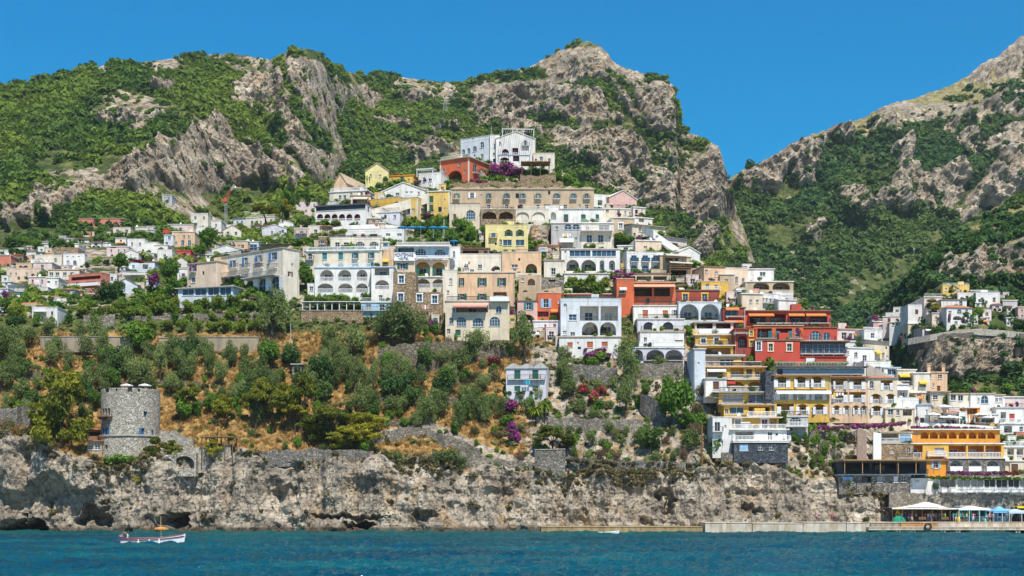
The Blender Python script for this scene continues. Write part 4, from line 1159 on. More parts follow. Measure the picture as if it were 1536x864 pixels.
# ------------------------------------------------------------------ the far village beyond the gardens
V = dict(sheet='m', group='houses of the far village', base=2.)
H('salmon villa with a long arcade, topmost house of the far village', 118, 186, 328, 344, 'salmon', 'a 5x7@338 123 130 137 144 151; w 4x5@335 164 173 181', 'flat', 'tan', **V)
H('cream house with small square windows below the salmon arcade villa', 170, 196, 343, 361, 'cream', 'auto:w', 'par', rh=.5, **V)
H('low rosy house with tiled roof beside the yellow tree', 138, 166, 346, 357, 'ppeach', 'auto:brown', 'tile', **V)
H('grey white house with two dark arched doors', 203, 221, 341, 357, 'ppink', 'a 6x8@350 208 216 +n', 'flat', **V)
H('plain grey house with a shaded porch above the white cube', 220, 233, 345, 358, 'grey', 'o 9x6@352 227 +n', 'flat', **V)
H('white cube house with two blue windows', 191, 217, 360, 377, 'white', 'w 3x5@366 198 210 +u', 'par', rh=.4, **V)
H('long pale pink house with three violet shuttered windows', 160, 193, 370, 386, 'ppink', 'c:purple 2x4@376 167 178 187; o:n 9x2@371 170 +n', 'flat', **V)
H('ruined tan stone house under the trees', 81, 117, 371, 387, 'tanstone', 'w 3x4@377 88 98', 'none', **V)
H('tall white chimney tower beside the tan ruin', 112, 118, 366, 384, 'white', '', 'flat', **V)
H('bright white villa with two big arched windows', 95, 127, 382, 402, 'white', 'Q:white 5x7@394 102 112; w 3x2@385 101 110 118', 'par', rh=.3, pr=131, **V)
H('cream white house with a ragged roof edge behind the white arched villa', 52, 93, 384, 399, 'pcream', 'auto:w,brown', 'par', rh=.4, **V)
H('salmon red house at the very edge of the picture', -6, 16, 383, 399, 'salmon', 'auto:brown,w', 'flat', **V)
H('brown house with a red balcony', 16, 35, 383, 394, 'brown', 'o:n 5x5@390 22 30 +n', 'flat', 'red', **V)
H('small white house with a blue door between cream houses', 46, 64, 390, 400, 'white', 'c:blue 4x4@394 54 59', 'par', rh=.3, **V)
H('white house on the skyline of the far village', -4, 12, 376, 386, 'white', 'auto:w', 'par', rh=.3, **V)
H('peach mansion with two orange arches on its roof terrace', 10, 62, 404, 423, 'ppeach', 'w 3x4@411 16 24 40; a 4x5@417 28 40 50 +n', 'par', rh=.4, **V)
H('peach upper storey with two orange lunette arches', 24, 48, 396, 406, 'peach', 'a:n 5x4@400 31 39 +n', 'par', rh=.3, **V)
H('pale rosy house with a flat roof beside the peach mansion', 50, 78, 394, 409, 'ppink', 'auto:w', 'flat', **V)
H('long cream house with a row of four blue windows', 72, 119, 405, 419, 'pcream', 'w 6x5@411 77 86 97 108 +u', 'flat', 'peach', **V)
H('tall white house with pink shutters', 42, 72, 416, 437, 'ppink', 'c:red 3x5@422 49 63; p:red 3x6@422 49; c:grey 5x5@429 50', 'flat', **V)
H('white house with grey stone flank and a green shutter', 70, 88, 417, 440, 'white', 'w 3x5@424 84 +u; c:green 4x3@423 73; w 4x5@435 83', 'flat', pr=101, **V)
H('little white garden house with an arched door', 58, 72, 432, 445, 'white', 'A 3x6@439 62', 'par', rh=.3, **V)
H('pink hotel with two dark bands of terraces', 103, 152, 411, 434, 'salmon', 'o:n 44x5@417 129 +n; a 7x5@426 116 +n; o:n 16x5@425 136 +n; B:s @430 104-150', 'par', rh=.4, yaw=-22, pr=165, trim='salmon', inner='dred', **V)
H('white house with a grey pitched roof below the balustrade', 170, 206, 428, 446, 'bluewhite', 'w 2x4@437 187', 'gable', 'slate', rh=2.0, **V)
H('white pavilion ringed by a white balustrade', 184, 220, 411, 425, 'ppeach', 'B:w @413 186-218; w 4x5@419 206', 'flat', **V)
H('blue white house under a pergola of red flowers', 193, 232, 393, 408, 'bluewhite', 'w 4x5@400 200 +u; o 8x7@400 218 +n', 'flat', 'dred', **V)
H('white house with a teal glass veranda', 207, 231, 380, 391, 'white', 'g 11x5@385 215 +u; w 3x4@385 227', 'flat', **V)
H('white house with a round gable above the teal veranda', 186, 208, 379, 394, 'white', 'w 2x3@383 196; w 3x4@388 202', 'gable', 'white', rh=1.0, **V)
H('small white cottage between cream villas', 216, 236, 365, 379, 'white', 'auto:w', 'par', rh=.3, **V)
H('white terrace house with grey awning near the cliff path', 232, 252, 368, 381, 'white', 'o 8x6@375 241', 'flat', **V)
H('red gabled cottage amid white houses', 244, 256, 346, 356, 'red', 'w 2x3@351 248', 'gable', rh=1.0, **V)
H('white house with blue doors beside the red gabled cottage', 246, 260, 353, 372, 'bluewhite', 'w 4x5@357 254 +u; w 4x4@365 250', 'flat', **V)
H('white house stepping down beside the apricot villa', 236, 258, 376, 394, 'white', 'auto:w', 'par', rh=.4, **V)
H('white house by the purple flowers at the village edge', -2, 12, 433, 449, 'bluewhite', 'w 3x4@438 5', 'flat', **V)
H('white garden house behind olive trees', 11, 30, 438, 452, 'white', 'w 3x4@443 17; w 2x4@443 24', 'shed', 'slate', **V)
H('grey stone house with a slate roof', 12, 37, 428, 442, 'grey', 'w 3x3@434 20', 'shed', 'slate', **V)
H('house with a broad salmon tiled roof', 11, 46, 458, 472, 'ppeach', 'w 4x4@463 22; w 3x4@463 36', 'shed', 'terra', rh=2., **V)
H('old tan house with walled yard', 37, 70, 456, 475, 'tan', 'w 4x4@461 45; o 10x6@463 58 +n', 'none', **V)
H('white house with a terrace of white balusters below the old tan house', 48, 86, 463, 482, 'white', 'B:w @468 52-70; p:navy 3x6@470 78; a 6x6@478 62 +n', 'par', rh=.3, **dict(V, sheet='f', fwd=1.2))
H('white cottage almost hidden by the lime green tree', -4, 9, 462, 480, 'white', 'w 3x3@466 4', 'flat', **V)
H('white house with dark windows high above the village trees', 243, 258, 293, 303, 'grey', 'w 3x4@298 247 253', 'flat', **V)
H('pale house row high in the trees above the far village', 344, 362, 282, 288, 'grey', 'auto:w', 'flat', **V)
# ------------------------------------------------------------------ houses round the crane
V['group'] = 'houses on the slope below the crane'
H('irregular white house with many windows above the crane base', 286, 312, 323, 343, 'pcream', 'auto:w', 'par', rh=.5, **V)
H('white house with a dark garage below the crane', 302, 332, 331, 347, 'white', 'g 14x7@338 310; w 3x4@338 324', 'flat', **V)
H('low cream house with railings on its roof', 252, 290, 337, 352, 'ppink', 'auto:w,brown', 'flat', **V)
H('white terrace wall house below the crane houses', 282, 312, 342, 356, 'white', 'auto:w', 'par', rh=.4, **V)
H('apricot villa with tall blue arched windows', 258, 292, 348, 373, 'peach', 'w 3x4@355 276 283; A 5x8@364 274 284 +u; w 4x3@364 264', 'flat', **V)
H('red house with white arches', 262, 286, 376, 388, 'red', 'a 5x6@382 277 +n; w 3x3@381 267 282', 'flat', 'orangered', **V)
H('tiny white chapel house with an orange roof', 263, 281, 392, 404, 'white', 'w 4x5@398 270', 'gable', 'terra', rh=1.4, **V)
H('white house with purple shutters', 266, 282, 403, 430, 'white', 'c:purple 5x8@414 275; c:blue 4x6@424 273', 'flat', **V)
H('cream house with a tiled roof and twin gables', 335, 362, 345, 366, 'pcream', 'w 4x5@350 342 354; w 6x6@358 341 +u; w 4x5@358 356', 'gable', 'terra', rh=2.2, yaw=15, pr=376, **V)
H('pale blue white row with a grey roof', 350, 371, 326, 342, 'bluewhite', 'w 3x3@333 356 363', 'shed', 'slate', rh=1.2, yaw=-18, **V)
H('cream house with a row of arched windows', 369, 412, 325, 344, 'pcream', 'A 4x6@334 378 385 391 399 406', 'flat', yaw=-15, **V)
H('tan house front with small arches behind the cream row', 366, 390, 318, 330, 'cream', 'A 4x6@324 372 380 387', 'flat', **V)
H('white gabled house with an arch window among vines', 393, 430, 343, 360, 'lav', 'w 3x5@349 408 420; a 4x5@347 424 +n', 'gable', 'white', rh=1.8, **V)
H('rosy house with red awnings on the terraced lane', 384, 412, 338, 350, 'ppink', 'auto:brown', 'shed', 'terra', **V)
H('white house with round gable beside the belfry', 418, 440, 335, 352, 'white', 'w 2x3@342 427; w 3x4@347 435', 'gable', 'white', rh=1.2, **V)
H('white house with arched porch below the crane', 318, 361, 374, 392, 'white', 'a 6x6@383 326 +n; a 9x8@386 349 +n; w 2x5@380 339', 'gable', 'white', rh=1.6, **V)
H('glass house with a white frame above the long hotel', 360, 388, 363, 381, 'bluewhite', 'g 11x9@371 367 380 +u', 'flat', **V)
H('brown flat house with a wide roof above the long hotel', 392, 440, 367, 381, 'tan', 'o 20x6@373 430 +n; w 4x4@372 402', 'flat', 'brown', over=1.2, **V)
H('peach wall house behind the long hotel', 340, 372, 362, 378, 'peach', 'auto:w', 'flat', **V)
H('white terraced house between the vines and the lane', 410, 470, 356, 368, 'bluewhite', 'auto:w', 'par', rh=.5, yaw=-10, **V)
H('pink walled house below the umbrella pine', 443, 476, 305, 322, 'ppink', 'auto:w', 'par', rh=.6, **V)
# ------------------------------------------------------------------ the long hotel
T = dict(base=2.)
H('long cream hotel with blue shutters and a row of great arched windows', 322, 424, 372, 451, 'pcream', 's:blue 5x11@396 351; s:blue 5x11@392 369; s:blue 5x11@388 389; s:blue 6x11@384 410; Q:white 12x20@434 354; Q:white 12x20@431 375; Q:white 12x21@428 394; Q:white 12x21@425 413; B:i @402 345-357 362-375 383-395 403-416 *.8; B:i @416 330-370 372-420 *2.2; w 4x5@440 340', 'flat', 'tan', yaw=-38, pr=449, cat='hotel', nm='hotel', **T)
H('cream hotel wing with violet flower boxes and a blank peach flank', 281, 326, 392, 437, 'ppeach', 's:purple 5x10@402 290; w 6x8@420 290 +u; B:i @408 286-295 *.7', 'flat', 'tan', yaw=-30, cat='hotel', nm='hotel', **T)
H('long glazed veranda with a white frame in front of the long hotel', 267, 349, 430, 446, 'bluewhite', 'g 17x12@437 282 301 320 338 +u', 'flat', 'grey', yaw=-16, fwd=2.6, d=5, nm='veranda', cat='veranda', over=.6, **T)
# ------------------------------------------------------------------ upper left ridge
H('old church with a tan gable on the ridge', 501, 520, 276, 292, 'peach', 'w 2x4@284 510; w 3x3@288 507', 'gable', 'tan', rh=3.0, yaw=-20, pr=556, nm='church', cat='church', **T)
H('yellow house with a broken gable behind palms', 548, 583, 257, 272, 'pyellow', 'w 3x4@263 556; w 4x4@264 570', 'gable', 'tan', rh=2.2, **T)
H('deep yellow house with a large arched window at the ridge', 580, 620, 263, 277, 'dyellow', 'A 6x7@268 603 +u; w 3x4@270 588 613', 'flat', 'orange', yaw=-12, **T)
H('cream house with columns on the ridge lane', 494, 551, 286, 306, 'pcream', 'w 4x6@296 510 517; w 3x5@292 527; o 8x7@292 540', 'flat', yaw=-14, **T)
H('brown terrace house with a reed roof', 526, 556, 294, 310, 'ppeach', 'o 24x8@301 541 +n; W:canvas @296 530-552', 'flat', 'dtan', **T)
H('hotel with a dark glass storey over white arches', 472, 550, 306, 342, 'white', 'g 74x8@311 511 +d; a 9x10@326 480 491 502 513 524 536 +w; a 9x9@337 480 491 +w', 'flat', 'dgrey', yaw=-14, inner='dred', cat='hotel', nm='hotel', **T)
H('white house with a low gable and violet hedges on the ridge lane', 572, 638, 286, 302, 'white', 'w 4x5@287 610 617; w 6x4@291 596; w 4x4@293 583; w 3x5@290 628', 'gable', 'white', rh=2.4, yaw=-10, **T)
H('white stepped house with a roof pergola by the orange villa', 628, 662, 261, 282, 'white', 'w 5x5@270 645; w 4x4@268 636; G:white @257 630-655 2. 3.', 'par', rh=.5, yaw=-16, **T)
H('long yellow wall building under the slanting white parapet', 536, 600, 303, 322, 'dyellow', 'o:n 8x5@312 552 566 580 +n', 'par', rh=1.4, yaw=-26, **T)
H('yellow chapel with white corner stripes and arched windows', 598, 626, 299, 331, 'yellow', 'A 5x11@317 613 +t; A 6x9@317 634 +t', 'par', rh=.6, yaw=-22, pr=642, pil='white', **T)
H('yellow palazzo with white pilasters and green shutters', 641, 674, 287, 325, 'yellow', 'c:green 6x10@299 647; c:green 6x10@312 647; w 2x3@300 667; w 2x3@313 667', 'flat', 'white', yaw=-8, plf=628, pil='white', **T)
H('white house below the slanting parapet with violet creeper', 560, 600, 318, 334, 'lav', 'w 4x5@325 592; a 4x6@325 578 +n', 'flat', yaw=-12, **T)
# ------------------------------------------------------------------ summit
H('white villa wing with a row of blue arched windows at the summit', 691, 737, 208, 248, 'bluewhite', 'A 5x8@228 695 +u; A 5x8@226 703 +u; A 6x8@223 712 +u; A 6x9@217 723 +u; w 4x6@234 723; A 3x6@240 715', 'par', rh=1.0, yaw=-30, nm='villa', cat='villa', **T)
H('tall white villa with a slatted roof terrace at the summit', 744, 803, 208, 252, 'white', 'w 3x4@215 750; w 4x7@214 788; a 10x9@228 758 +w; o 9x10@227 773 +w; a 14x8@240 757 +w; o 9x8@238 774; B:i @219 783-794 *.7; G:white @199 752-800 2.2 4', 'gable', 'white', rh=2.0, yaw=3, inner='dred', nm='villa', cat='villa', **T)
H('cream wall house above the reed roofed pergola', 800, 832, 232, 252, 'pcream', 'w 5x6@238 812; w 4x5@240 824', 'par', rh=.4, **T)
H('orange red villa with cream corners and a deep arched porch', 660, 703, 236, 278, 'orangered', 'w 4x6@246 689; a 22x20@266 682 +n; w 6x13@253 713; w 6x13@260 724', 'flat', 'tan', over=.5, pil='cream', yaw=-30, pr=737, nm='villa', cat='villa', **T)
H('white middle block of the summit villa with a narrow window', 735, 749, 206, 250, 'white', 'w 3x6@219 742; w 4x4@231 741', 'par', rh=.6, fwd=.2, nm='villa', cat='villa', **T)
# ------------------------------------------------------------------ long tan hotel and its arches
H('long tan hotel with a wavy roofline and turquoise shutters', 676, 891, 283, 318, 'tan', 's:teal 4x8@294 685 807 835 860 880; Q:white 6x8@293 708; s:teal 4x8@294 733 760 784; w 5x6@310 733 760 782 807 848 880; B:i @298 730-737 755-765 779-789 802-812 830-840 855-865 875-885 *.7; o 9x7@310 821 +n; w 2x3@293 722', 'scallop', 'tan', rh=.45, cat='hotel', nm='hotel', **T)
H('stone arcade with two low arches under the tan hotel', 721, 773, 316, 341, 'tanstone', 'a 21x11@323 734 759 +n +x; w 4x3@325 760', 'par', rh=.4, fwd=1.7, **T)
H('white arcade with two blind arches under the tan hotel', 773, 823, 315, 336, 'pcream', 'n 19x12@324 784 808', 'par', rh=.3, fwd=1.7, **T)
H('white corner block with an arched gateway', 818, 838, 311, 334, 'white', 'a 8x12@324 830 +n +x', 'par', rh=.4, fwd=2.0, **T)
H('stone house with a big blue arched door', 674, 721, 310, 336, 'cream', 'A 14x14@322 706 +u; p:brown 4x6@324 682; n 6x6@322 682', 'par', rh=.5, fwd=1.7, **T)
H('long white house with three green shutters', 835, 905, 314, 336, 'white', 'c:green 7x11@327 849 875; c:green 5x9@326 896', 'flat', 'grey', **T)
H('grey white house with arched veranda over a pink balcony', 827, 872, 335, 372, 'grey', 'A 11x8@340 852 864 +u; w 4x5@342 835; w 6x8@358 848 +u; w 4x4@358 864 +u; B:s @364 839-860 *1.', 'flat', **T)
H('cream house with tan framed windows beside the grey house', 871, 921, 335, 372, 'pcream', 'w 6x6@342 881; g 16x8@342 906; w 8x12@358 884 +y +Y +u; w 8x12@358 901 +y +Y +u; w 3x4@356 915; B:w @347 872-918 *1.5', 'flat', **T)
H('white house with red doors on the descending ridge', 890, 922, 294, 318, 'white', 'o 7x8@304 900; w 4x6@305 914; p:red 3x5@309 927', 'par', rh=.5, yaw=18, **T)
H('pink gabled house on the descending ridge', 914, 955, 296, 316, 'pink', 'w 3x4@309 928; w 3x4@308 940', 'gable', 'white', rh=2.2, yaw=25, **T)
H('pink and white house at the end of the ridge', 950, 968, 311, 330, 'ppink', 'w 2x4@316 963', 'flat', yaw=20, pr=972, **T)
H('yellow cream house with small dark windows', 905, 953, 313, 332, 'cream', 'w 5x4@316 911; w 4x9@320 928; w 3x5@319 938; w 3x7@321 945', 'flat', yaw=8, **T)
H('white stairway house on the ridge shoulder', 950, 979, 326, 346, 'white', 'o 8x6@330 962', 'flat', yaw=24, **T)
H('tan house with one tall window', 917, 952, 327, 356, 'tan', 'w 6x9@339 931 +t; o 6x4@352 941', 'flat', yaw=6, **T)
H('long tan house with a sloping roof', 948, 998, 336, 362, 'cream', 'w 4x5@345 960; w 3x4@349 975; w 4x4@354 963', 'shed', 'tan', rh=1.2, yaw=26, **T)
H('grey roofed house stepping down the shoulder', 984, 1030, 354, 376, 'ppink', 'o 10x5@363 996; o 10x5@367 1012', 'shed', 'slate', rh=1., yaw=30, **T)
H('pink house with one blue window above the white arcade', 953, 992, 361, 382, 'ppeach', 'w 5x4@371 968 +u', 'flat', yaw=8, **T)
H('white stepped house with a sharp gable at the shoulder', 1018, 1050, 378, 402, 'white', 'w 3x4@384 1024; w 3x4@386 1036; o 6x6@394 1044', 'gable', 'white', rh=1.4, yaw=24, **T)
H('terraced cafe with white awnings on the shoulder', 990, 1036, 383, 408, 'tan', 'o 12x6@390 1004 1018 +n; W:canvas @381 994-1030 *2.; W:canvas @392 1000-1034 *2.; o 8x6@400 1012', 'flat', yaw=18, **T)
# ------------------------------------------------------------------ pale yellow house, middle
H('pale yellow house with green arches and white glass doors', 728, 792, 341, 379, 'pyellow', 'a:green 12x10@349 763 780 +t; g 13x9@364 761 780 +u; c:blue 6x7@353 740; w 4x8@363 751; o 8x9@352 735 +x', 'par', rh=.6, trim='pyellow', **T)
H('flat cream terrace house with grey square windows', 690, 752, 386, 412, 'pcream', 'w 7x7@398 699; w 6x6@400 720; a 12x6@402 744 +x +n; w 6x4@406 708', 'par', rh=.8, **T)
H('sandy arched house with laundry under a wide arch', 753, 812, 380, 414, 'peach', 'a 17x15@403 797 +x; w 10x5@399 772; w 5x4@405 772', 'par', rh=.3, **T)
H('grey house with one window behind the sandy arched house', 816, 846, 391, 418, 'pcream', 'w 7x10@407 830', 'flat', 'tan', **T)
H('brown terrace with a timber pergola and violet flowers', 690, 734, 373, 390, 'brown', 'o:n 24x9@380 706 +x; G:wood @372 690-722 2.4 3.', 'flat', 'brown', fwd=1.0, **T)
H('sandy ruin tower with round holes', 778, 812, 412, 446, 'tan', 'a 11x10@423 797 +n +x; w 4x5@420 784; n 8x6@438 788', 'none', fwd=0.2, **T)
H('grey stone vault house with a dark arch', 812, 846, 416, 446, 'stone', 'a 22x9@436 830 +n +x; w 5x3@420 842; o 10x3@421 828 +n +x', 'none', fwd=0.2, **T)
H('cream hotel with teal shutters and an open roof terrace', 458, 573, 375, 417, 'cream', 'c:teal 7x11@384 487 511; s:teal 5x11@384 533 557; w 6x9@385 465; w 6x5@397 486; A 8x7@397 511; s:teal 5x8@398 533 556; B:i @388 529-537 553-561 *.7; B:w @376 460-570 *.3', 'flat', yaw=-5, cat='hotel', nm='hotel', **T)
H('set back upper storey with arched doors above the cream hotel', 495, 574, 359, 378, 'pcream', 'A 14x9@367 540 561; w 7x7@367 519 506', 'par', rh=.5, fwd=-2, **T)
H('low white storey with two dark windows above the cream hotel', 500, 606, 346, 362, 'white', 'w 7x4@352 582 599; o 12x4@353 560 535', 'par', rh=.6, yaw=-6, **T)
H('peach annex with a yellow awning', 571, 590, 377, 412, 'peach', 'w 6x6@393 578; W:yellow @389 574-583 *.9', 'par', rh=.4, **T)
H('bright white arcade hotel with two storeys of arches', 472, 557, 402, 448, 'white', 'a 20x17@413 490 517 +w; a 16x17@413 543 +w; a 24x14@432 488 +w; a 22x14@432 518 +w; a 18x14@432 543 +w', 'flat', 'lblue', cat='hotel', nm='hotel', **T)
H('little white annex with a blue window', 461, 473, 428, 446, 'white', 'w 6x7@433 467 +u', 'par', rh=.4, **T)
H('white block with a loggia and a fringed blue awning', 557, 591, 401, 455, 'white', 'o 22x12@407 573 +u; a 21x14@427 573 +w +u; w 6x9@447 571', 'flat', 'lblue', **T)
H('light blue lower storey with two dark doors', 542, 591, 454, 473, 'lblue', 'w 8x9@461 553 573; B:i @466 544-590 *.6', 'flat', 'white', **T)
# ------------------------------------------------------------------ hotel with the blue sign
HS = H('hotel with the blue roof sign and yellow arched loggias', 592, 674, 387, 420, 'ppeach', 's:green 8x9@399 604; a:green 22x22@403 634 +n; a:green 19x21@403 658 +n; B:w @390 624-672 *.9', 'flat', inner='yellow', fwd=1.2, cat='hotel', nm='hotel', **T)
HU = H('light blue top floor with teal arched windows over the yellow loggias', 596, 674, 369, 388, 'lblue', 'A 17x11@378 631 +u; A 17x11@379 660 +u; o 24x9@376 609 +n; B:w @370 596-674 *1.2', 'flat', 'white', fwd=.9, trim='white', over=.5, nm='villa', cat='hotel', **T)
H('slim white stair tower with two arched slits', 674, 690, 372, 410, 'white', 'A 4x9@381 681; A 2x5@399 680; n 5x4@407 680', 'par', rh=.3, fwd=1.5, **T)
H('white terrace house with two arches and a yellow parasol', 622, 672, 416, 438, 'pcream', 'a 22x14@425 634 +w; a 19x13@425 658 +w', 'flat', **T)
H('honey stone house with white framed windows', 590, 624, 408, 478, 'tanstone', 'w 8x11@419 602 +t +u; w 8x12@446 601 +t +u', 'none', fwd=1.4, **T)
H('honey stone base with two windows below the arched terrace', 622, 664, 438, 478, 'tanstone', 'w 8x11@447 629 +t +u; w 8x12@449 652 +t +u', 'none', fwd=1.0, **T)
H('narrow white stairhouse beside the stone house', 664, 686, 408, 470, 'pcream', 'A 5x10@422 676; w 4x5@438 672; w 5x5@459 679', 'par', rh=.4, **T)
# ------------------------------------------------------------------ peach palazzo
H('peach palazzo with green shutters', 676, 772, 409, 456, 'peach', 's:green 5x12@423 693; s:green 7x12@423 723; s:green 7x12@423 753; s:green 7x9@445 693; s:green 7x9@445 723; o:n 20x6@441 750 +n', 'flat', 'pcream', fwd=0.8, **T)
H('peach lower house with a rose awning and arched glass doors', 668, 764, 452, 505, 'cream', 'o 48x11@463 708; W:rose @457 680-731 *1.6; A 9x11@464 748 +u; w 5x7@466 680 +u; A 7x10@481 677 +u; A 15x14@482 692 +u; A 17x13@483 717 +u; A 16x14@482 742 +u; c:green 8x9@499 687; B:s @452 735-763 *1.', 'flat', 'cream', inner='ppeach', fwd=1.6, **T)
H('rose house with an arched door under vines', 776, 806, 452, 481, 'pink', 's:teal 7x11@459 793; a 19x9@476 790 +n', 'flat', 'brown', fwd=1.5, **T)
H('red house with pale blue shutters and an orange awning', 806, 842, 441, 482, 'orangered', 's:lblue 8x13@455 819; w 2x6@452 838; o 14x8@474 832 +n; W:orange @464 826-840 *1.; o 18x8@471 814 +n', 'par', rh=.3, fwd=1.2, **T)
H('grey lavender stable under the rose house', 800, 842, 482, 497, 'lav', 'p:red 4x8@490 832; p:red 3x7@490 818', 'flat', **T)
# ------------------------------------------------------------------ white arcaded houses right of the middle
H('broad white villa with a glazed upper storey over four arches', 842, 930, 374, 412, 'white', 'g 32x9@380 870 +u; g 36x9@380 906 +u; a 19x17@398 859; a 22x17@398 883; a 7x15@398 903 +n; a 9x15@398 918; w 3x4@378 848', 'flat', 'ppink', nm='villa', cat='villa', **T)
H('white house with three arched doors and green balcony glass', 940, 995, 380, 411, 'white', 'w 8x10@388 951 968 984 +u; A 11x11@403 951 968 985 +u; w 3x4@384 933; w 3x3@402 933; B:g @393 945-957 962-974 978-992 *.7', 'par', rh=.5, plf=922, yaw=12, **T)
H('long white retaining storey with a pink cap', 846, 914, 411, 421, 'white', '', 'flat', 'ppink', fwd=1.4, **T)
H('long ochre pergola terrace under the white house', 926, 1006, 411, 426, 'ppeach', 'o 22x6@417 942 +n; o 22x6@417 966 +n; o 20x6@417 990 +n; B:i @424 952-1026 *1.6', 'flat', 'brown', **T)
H('dark timber pergola house at the end of the white terrace', 1004, 1036, 402, 420, 'brown', 'o 24x8@409 1018 +n; G:wood @402 1002-1036 2.4 4', 'flat', 'brown', **T)
H('orange red house with a white shell awning and columns', 925, 951, 420, 470, 'orangered', 'A 9x8@436 933; W:canvas @431 929-940 *.9', 'par', rh=.3, fwd=1.2, **T)
H('orange red terrace with a peach awning and white urns', 950, 1013, 424, 462, 'orangered', 'o:n 26x13@438 965 +n +x; o:n 24x13@438 993 +n +x; W:peach @427 950-1012 *2.', 'flat', 'tan', inner='brown', **T)
H('dark red house with yellow framed windows', 1012, 1078, 436, 456, 'dred', 'w 8x11@446 1028 +y +u; w 8x11@446 1057 +y +u; B:i @453 1014-1076 *.9', 'flat', 'brown', fwd=1.2, **T)
H('cream ochre house with a brown window over a balcony', 1056, 1088, 400, 440, 'peach', 'w 4x8@411 1075; o 12x10@428 1068; w 4x5@407 1060', 'flat', 'brown', plf=1037, yaw=14, **T)
H('yellow lower storey with white balcony rails', 1052, 1092, 424, 446, 'dyellow', 'w 5x6@429 1061; w 5x6@430 1074; B:w @436 1052-1080 *.9', 'par', rh=.3, fwd=1.4, **T)
H('cream pink house with two tall windows', 1085, 1122, 404, 432, 'ppeach', 'w 4x10@420 1105; w 4x10@422 1115; o 7x12@425 1090', 'par', rh=.4, yaw=12, **T)
H('tan house with one tall white window behind the ochre house', 1080, 1102, 412, 440, 'tan', 'w 5x11@424 1090', 'flat', **T)
H('white house with a pale roof box over tan arches', 1109, 1161, 404, 424, 'white', 'w 9x6@411 1144', 'flat', 'ppink', fwd=0.2, **T)
H('tan arcade with two wide arches under the white roof box', 1118, 1190, 423, 452, 'tan', 'a 24x11@429 1142 +n; a 26x11@429 1172 +n; w 4x5@438 1138; w 4x6@436 1158', 'flat', 'white', **T)
H('cream house with a blue balcony rail', 1112, 1144, 441, 470, 'cream', 'w 4x5@452 1126; w 4x5@452 1136', 'flat', yaw=8, **T)
H('white house with four blue windows above the red hotel', 1141, 1170, 443, 466, 'white', 'w 3x6@450 1145 1150; w 3x6@451 1156 1162; B:i @455 1142-1164 *.7', 'par', rh=.4, yaw=16, **T)
H('white stepped house with tanks on the roof', 1155, 1190, 440, 460, 'white', 'w 3x4@449 1168; w 3x4@449 1180', 'par', rh=.4, yaw=12, **T)
H('white house with one dark window at the slope edge', 1167, 1194, 450, 472, 'white', 'w 3x6@460 1189', 'flat', yaw=14, pr=1208, **T)
# ------------------------------------------------------------------ white houses with bougainvillea
H('white house with blue doors over two deep arches', 841, 932, 452, 508, 'bluewhite', 'w 12x9@476 859 +u; o 28x22@470 884; o 26x22@470 914; a 24x20@493 885; a 24x20@493 912; w 7x6@501 859; n 5x14@462 848; w 6x6@499 847', 'par', rh=.6, inner='white', **T)
H('white lower storey with rust red shutters', 839, 932, 506, 529, 'white', 'c:rust 8x7@517 855; c:rust 9x9@517 885; c:rust 9x7@516 907; w 3x4@515 867; c:navy 5x4@522 869', 'flat', 'tan', fwd=1.5, **T)
H('brown roofed terrace above the white arched house', 842, 930, 443, 455, 'pcream', 'o:n 80x6@449 886 +x', 'flat', 'dred', fwd=-1, over=.6, **T)
H('white villa with rust doors under a peach awning', 950, 1020, 459, 480, 'white', 'p:rust 8x10@470 968; p:rust 8x9@470 998; W:peach @478 960-1026 *1.4', 'flat', 'pcream', plf=938, inner='white', **T)
H('white storey with two dark arched windows and a long balcony', 956, 1026, 479, 500, 'lav', 'A 16x12@489 973 +d; A 16x12@489 1002 +d; B:i @496 962-1026 *1.3', 'flat', **T)
H('white storey with shaded panels and flower boxes', 960, 1026, 498, 524, 'white', 'w 5x8@510 968; c:cream 50x11@511 995; B:s @520 958-1024 *1.', 'flat', 'tan', **T)
H('lilac white loggia on tall posts', 949, 1026, 522, 545, 'lav', 'a 15x17@533 957; a 27x17@533 983; a 26x17@533 1011; B:i @541 966-1024 *1.', 'flat', 'white', inner='lav', **T)
H('white house with two broad blue glazed arches', 1018, 1082, 455, 482, 'bluewhite', 'a 28x24@468 1034 +u; a 28x24@468 1065 +u', 'par', rh=.2, fwd=1.5, **T)
# ------------------------------------------------------------------ red hotel
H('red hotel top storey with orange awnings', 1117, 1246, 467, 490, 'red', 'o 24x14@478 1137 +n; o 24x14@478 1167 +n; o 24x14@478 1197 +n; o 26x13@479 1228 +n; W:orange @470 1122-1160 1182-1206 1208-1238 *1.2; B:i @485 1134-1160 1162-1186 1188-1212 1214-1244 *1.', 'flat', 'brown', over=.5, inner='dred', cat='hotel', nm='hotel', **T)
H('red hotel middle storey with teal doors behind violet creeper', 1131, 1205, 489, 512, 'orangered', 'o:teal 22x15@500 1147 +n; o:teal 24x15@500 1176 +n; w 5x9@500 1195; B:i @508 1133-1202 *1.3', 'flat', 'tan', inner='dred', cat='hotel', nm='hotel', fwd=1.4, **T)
H('red arcade with two great teal arched windows', 1203, 1256, 492, 514, 'red', 'A 18x14@503 1223 +u; A 11x12@504 1240 +u; B:i @511 1204-1252 *1.', 'flat', 'brown', fwd=1.4, **T)
H('bright red wall house with three ornate white framed windows', 1133, 1200, 511, 547, 'red', 'A 7x13@519 1138 +t +u; w 6x11@521 1156 +y +Y; w 7x11@521 1184 +y +Y', 'flat', 'brown', fwd=1.7, **T)
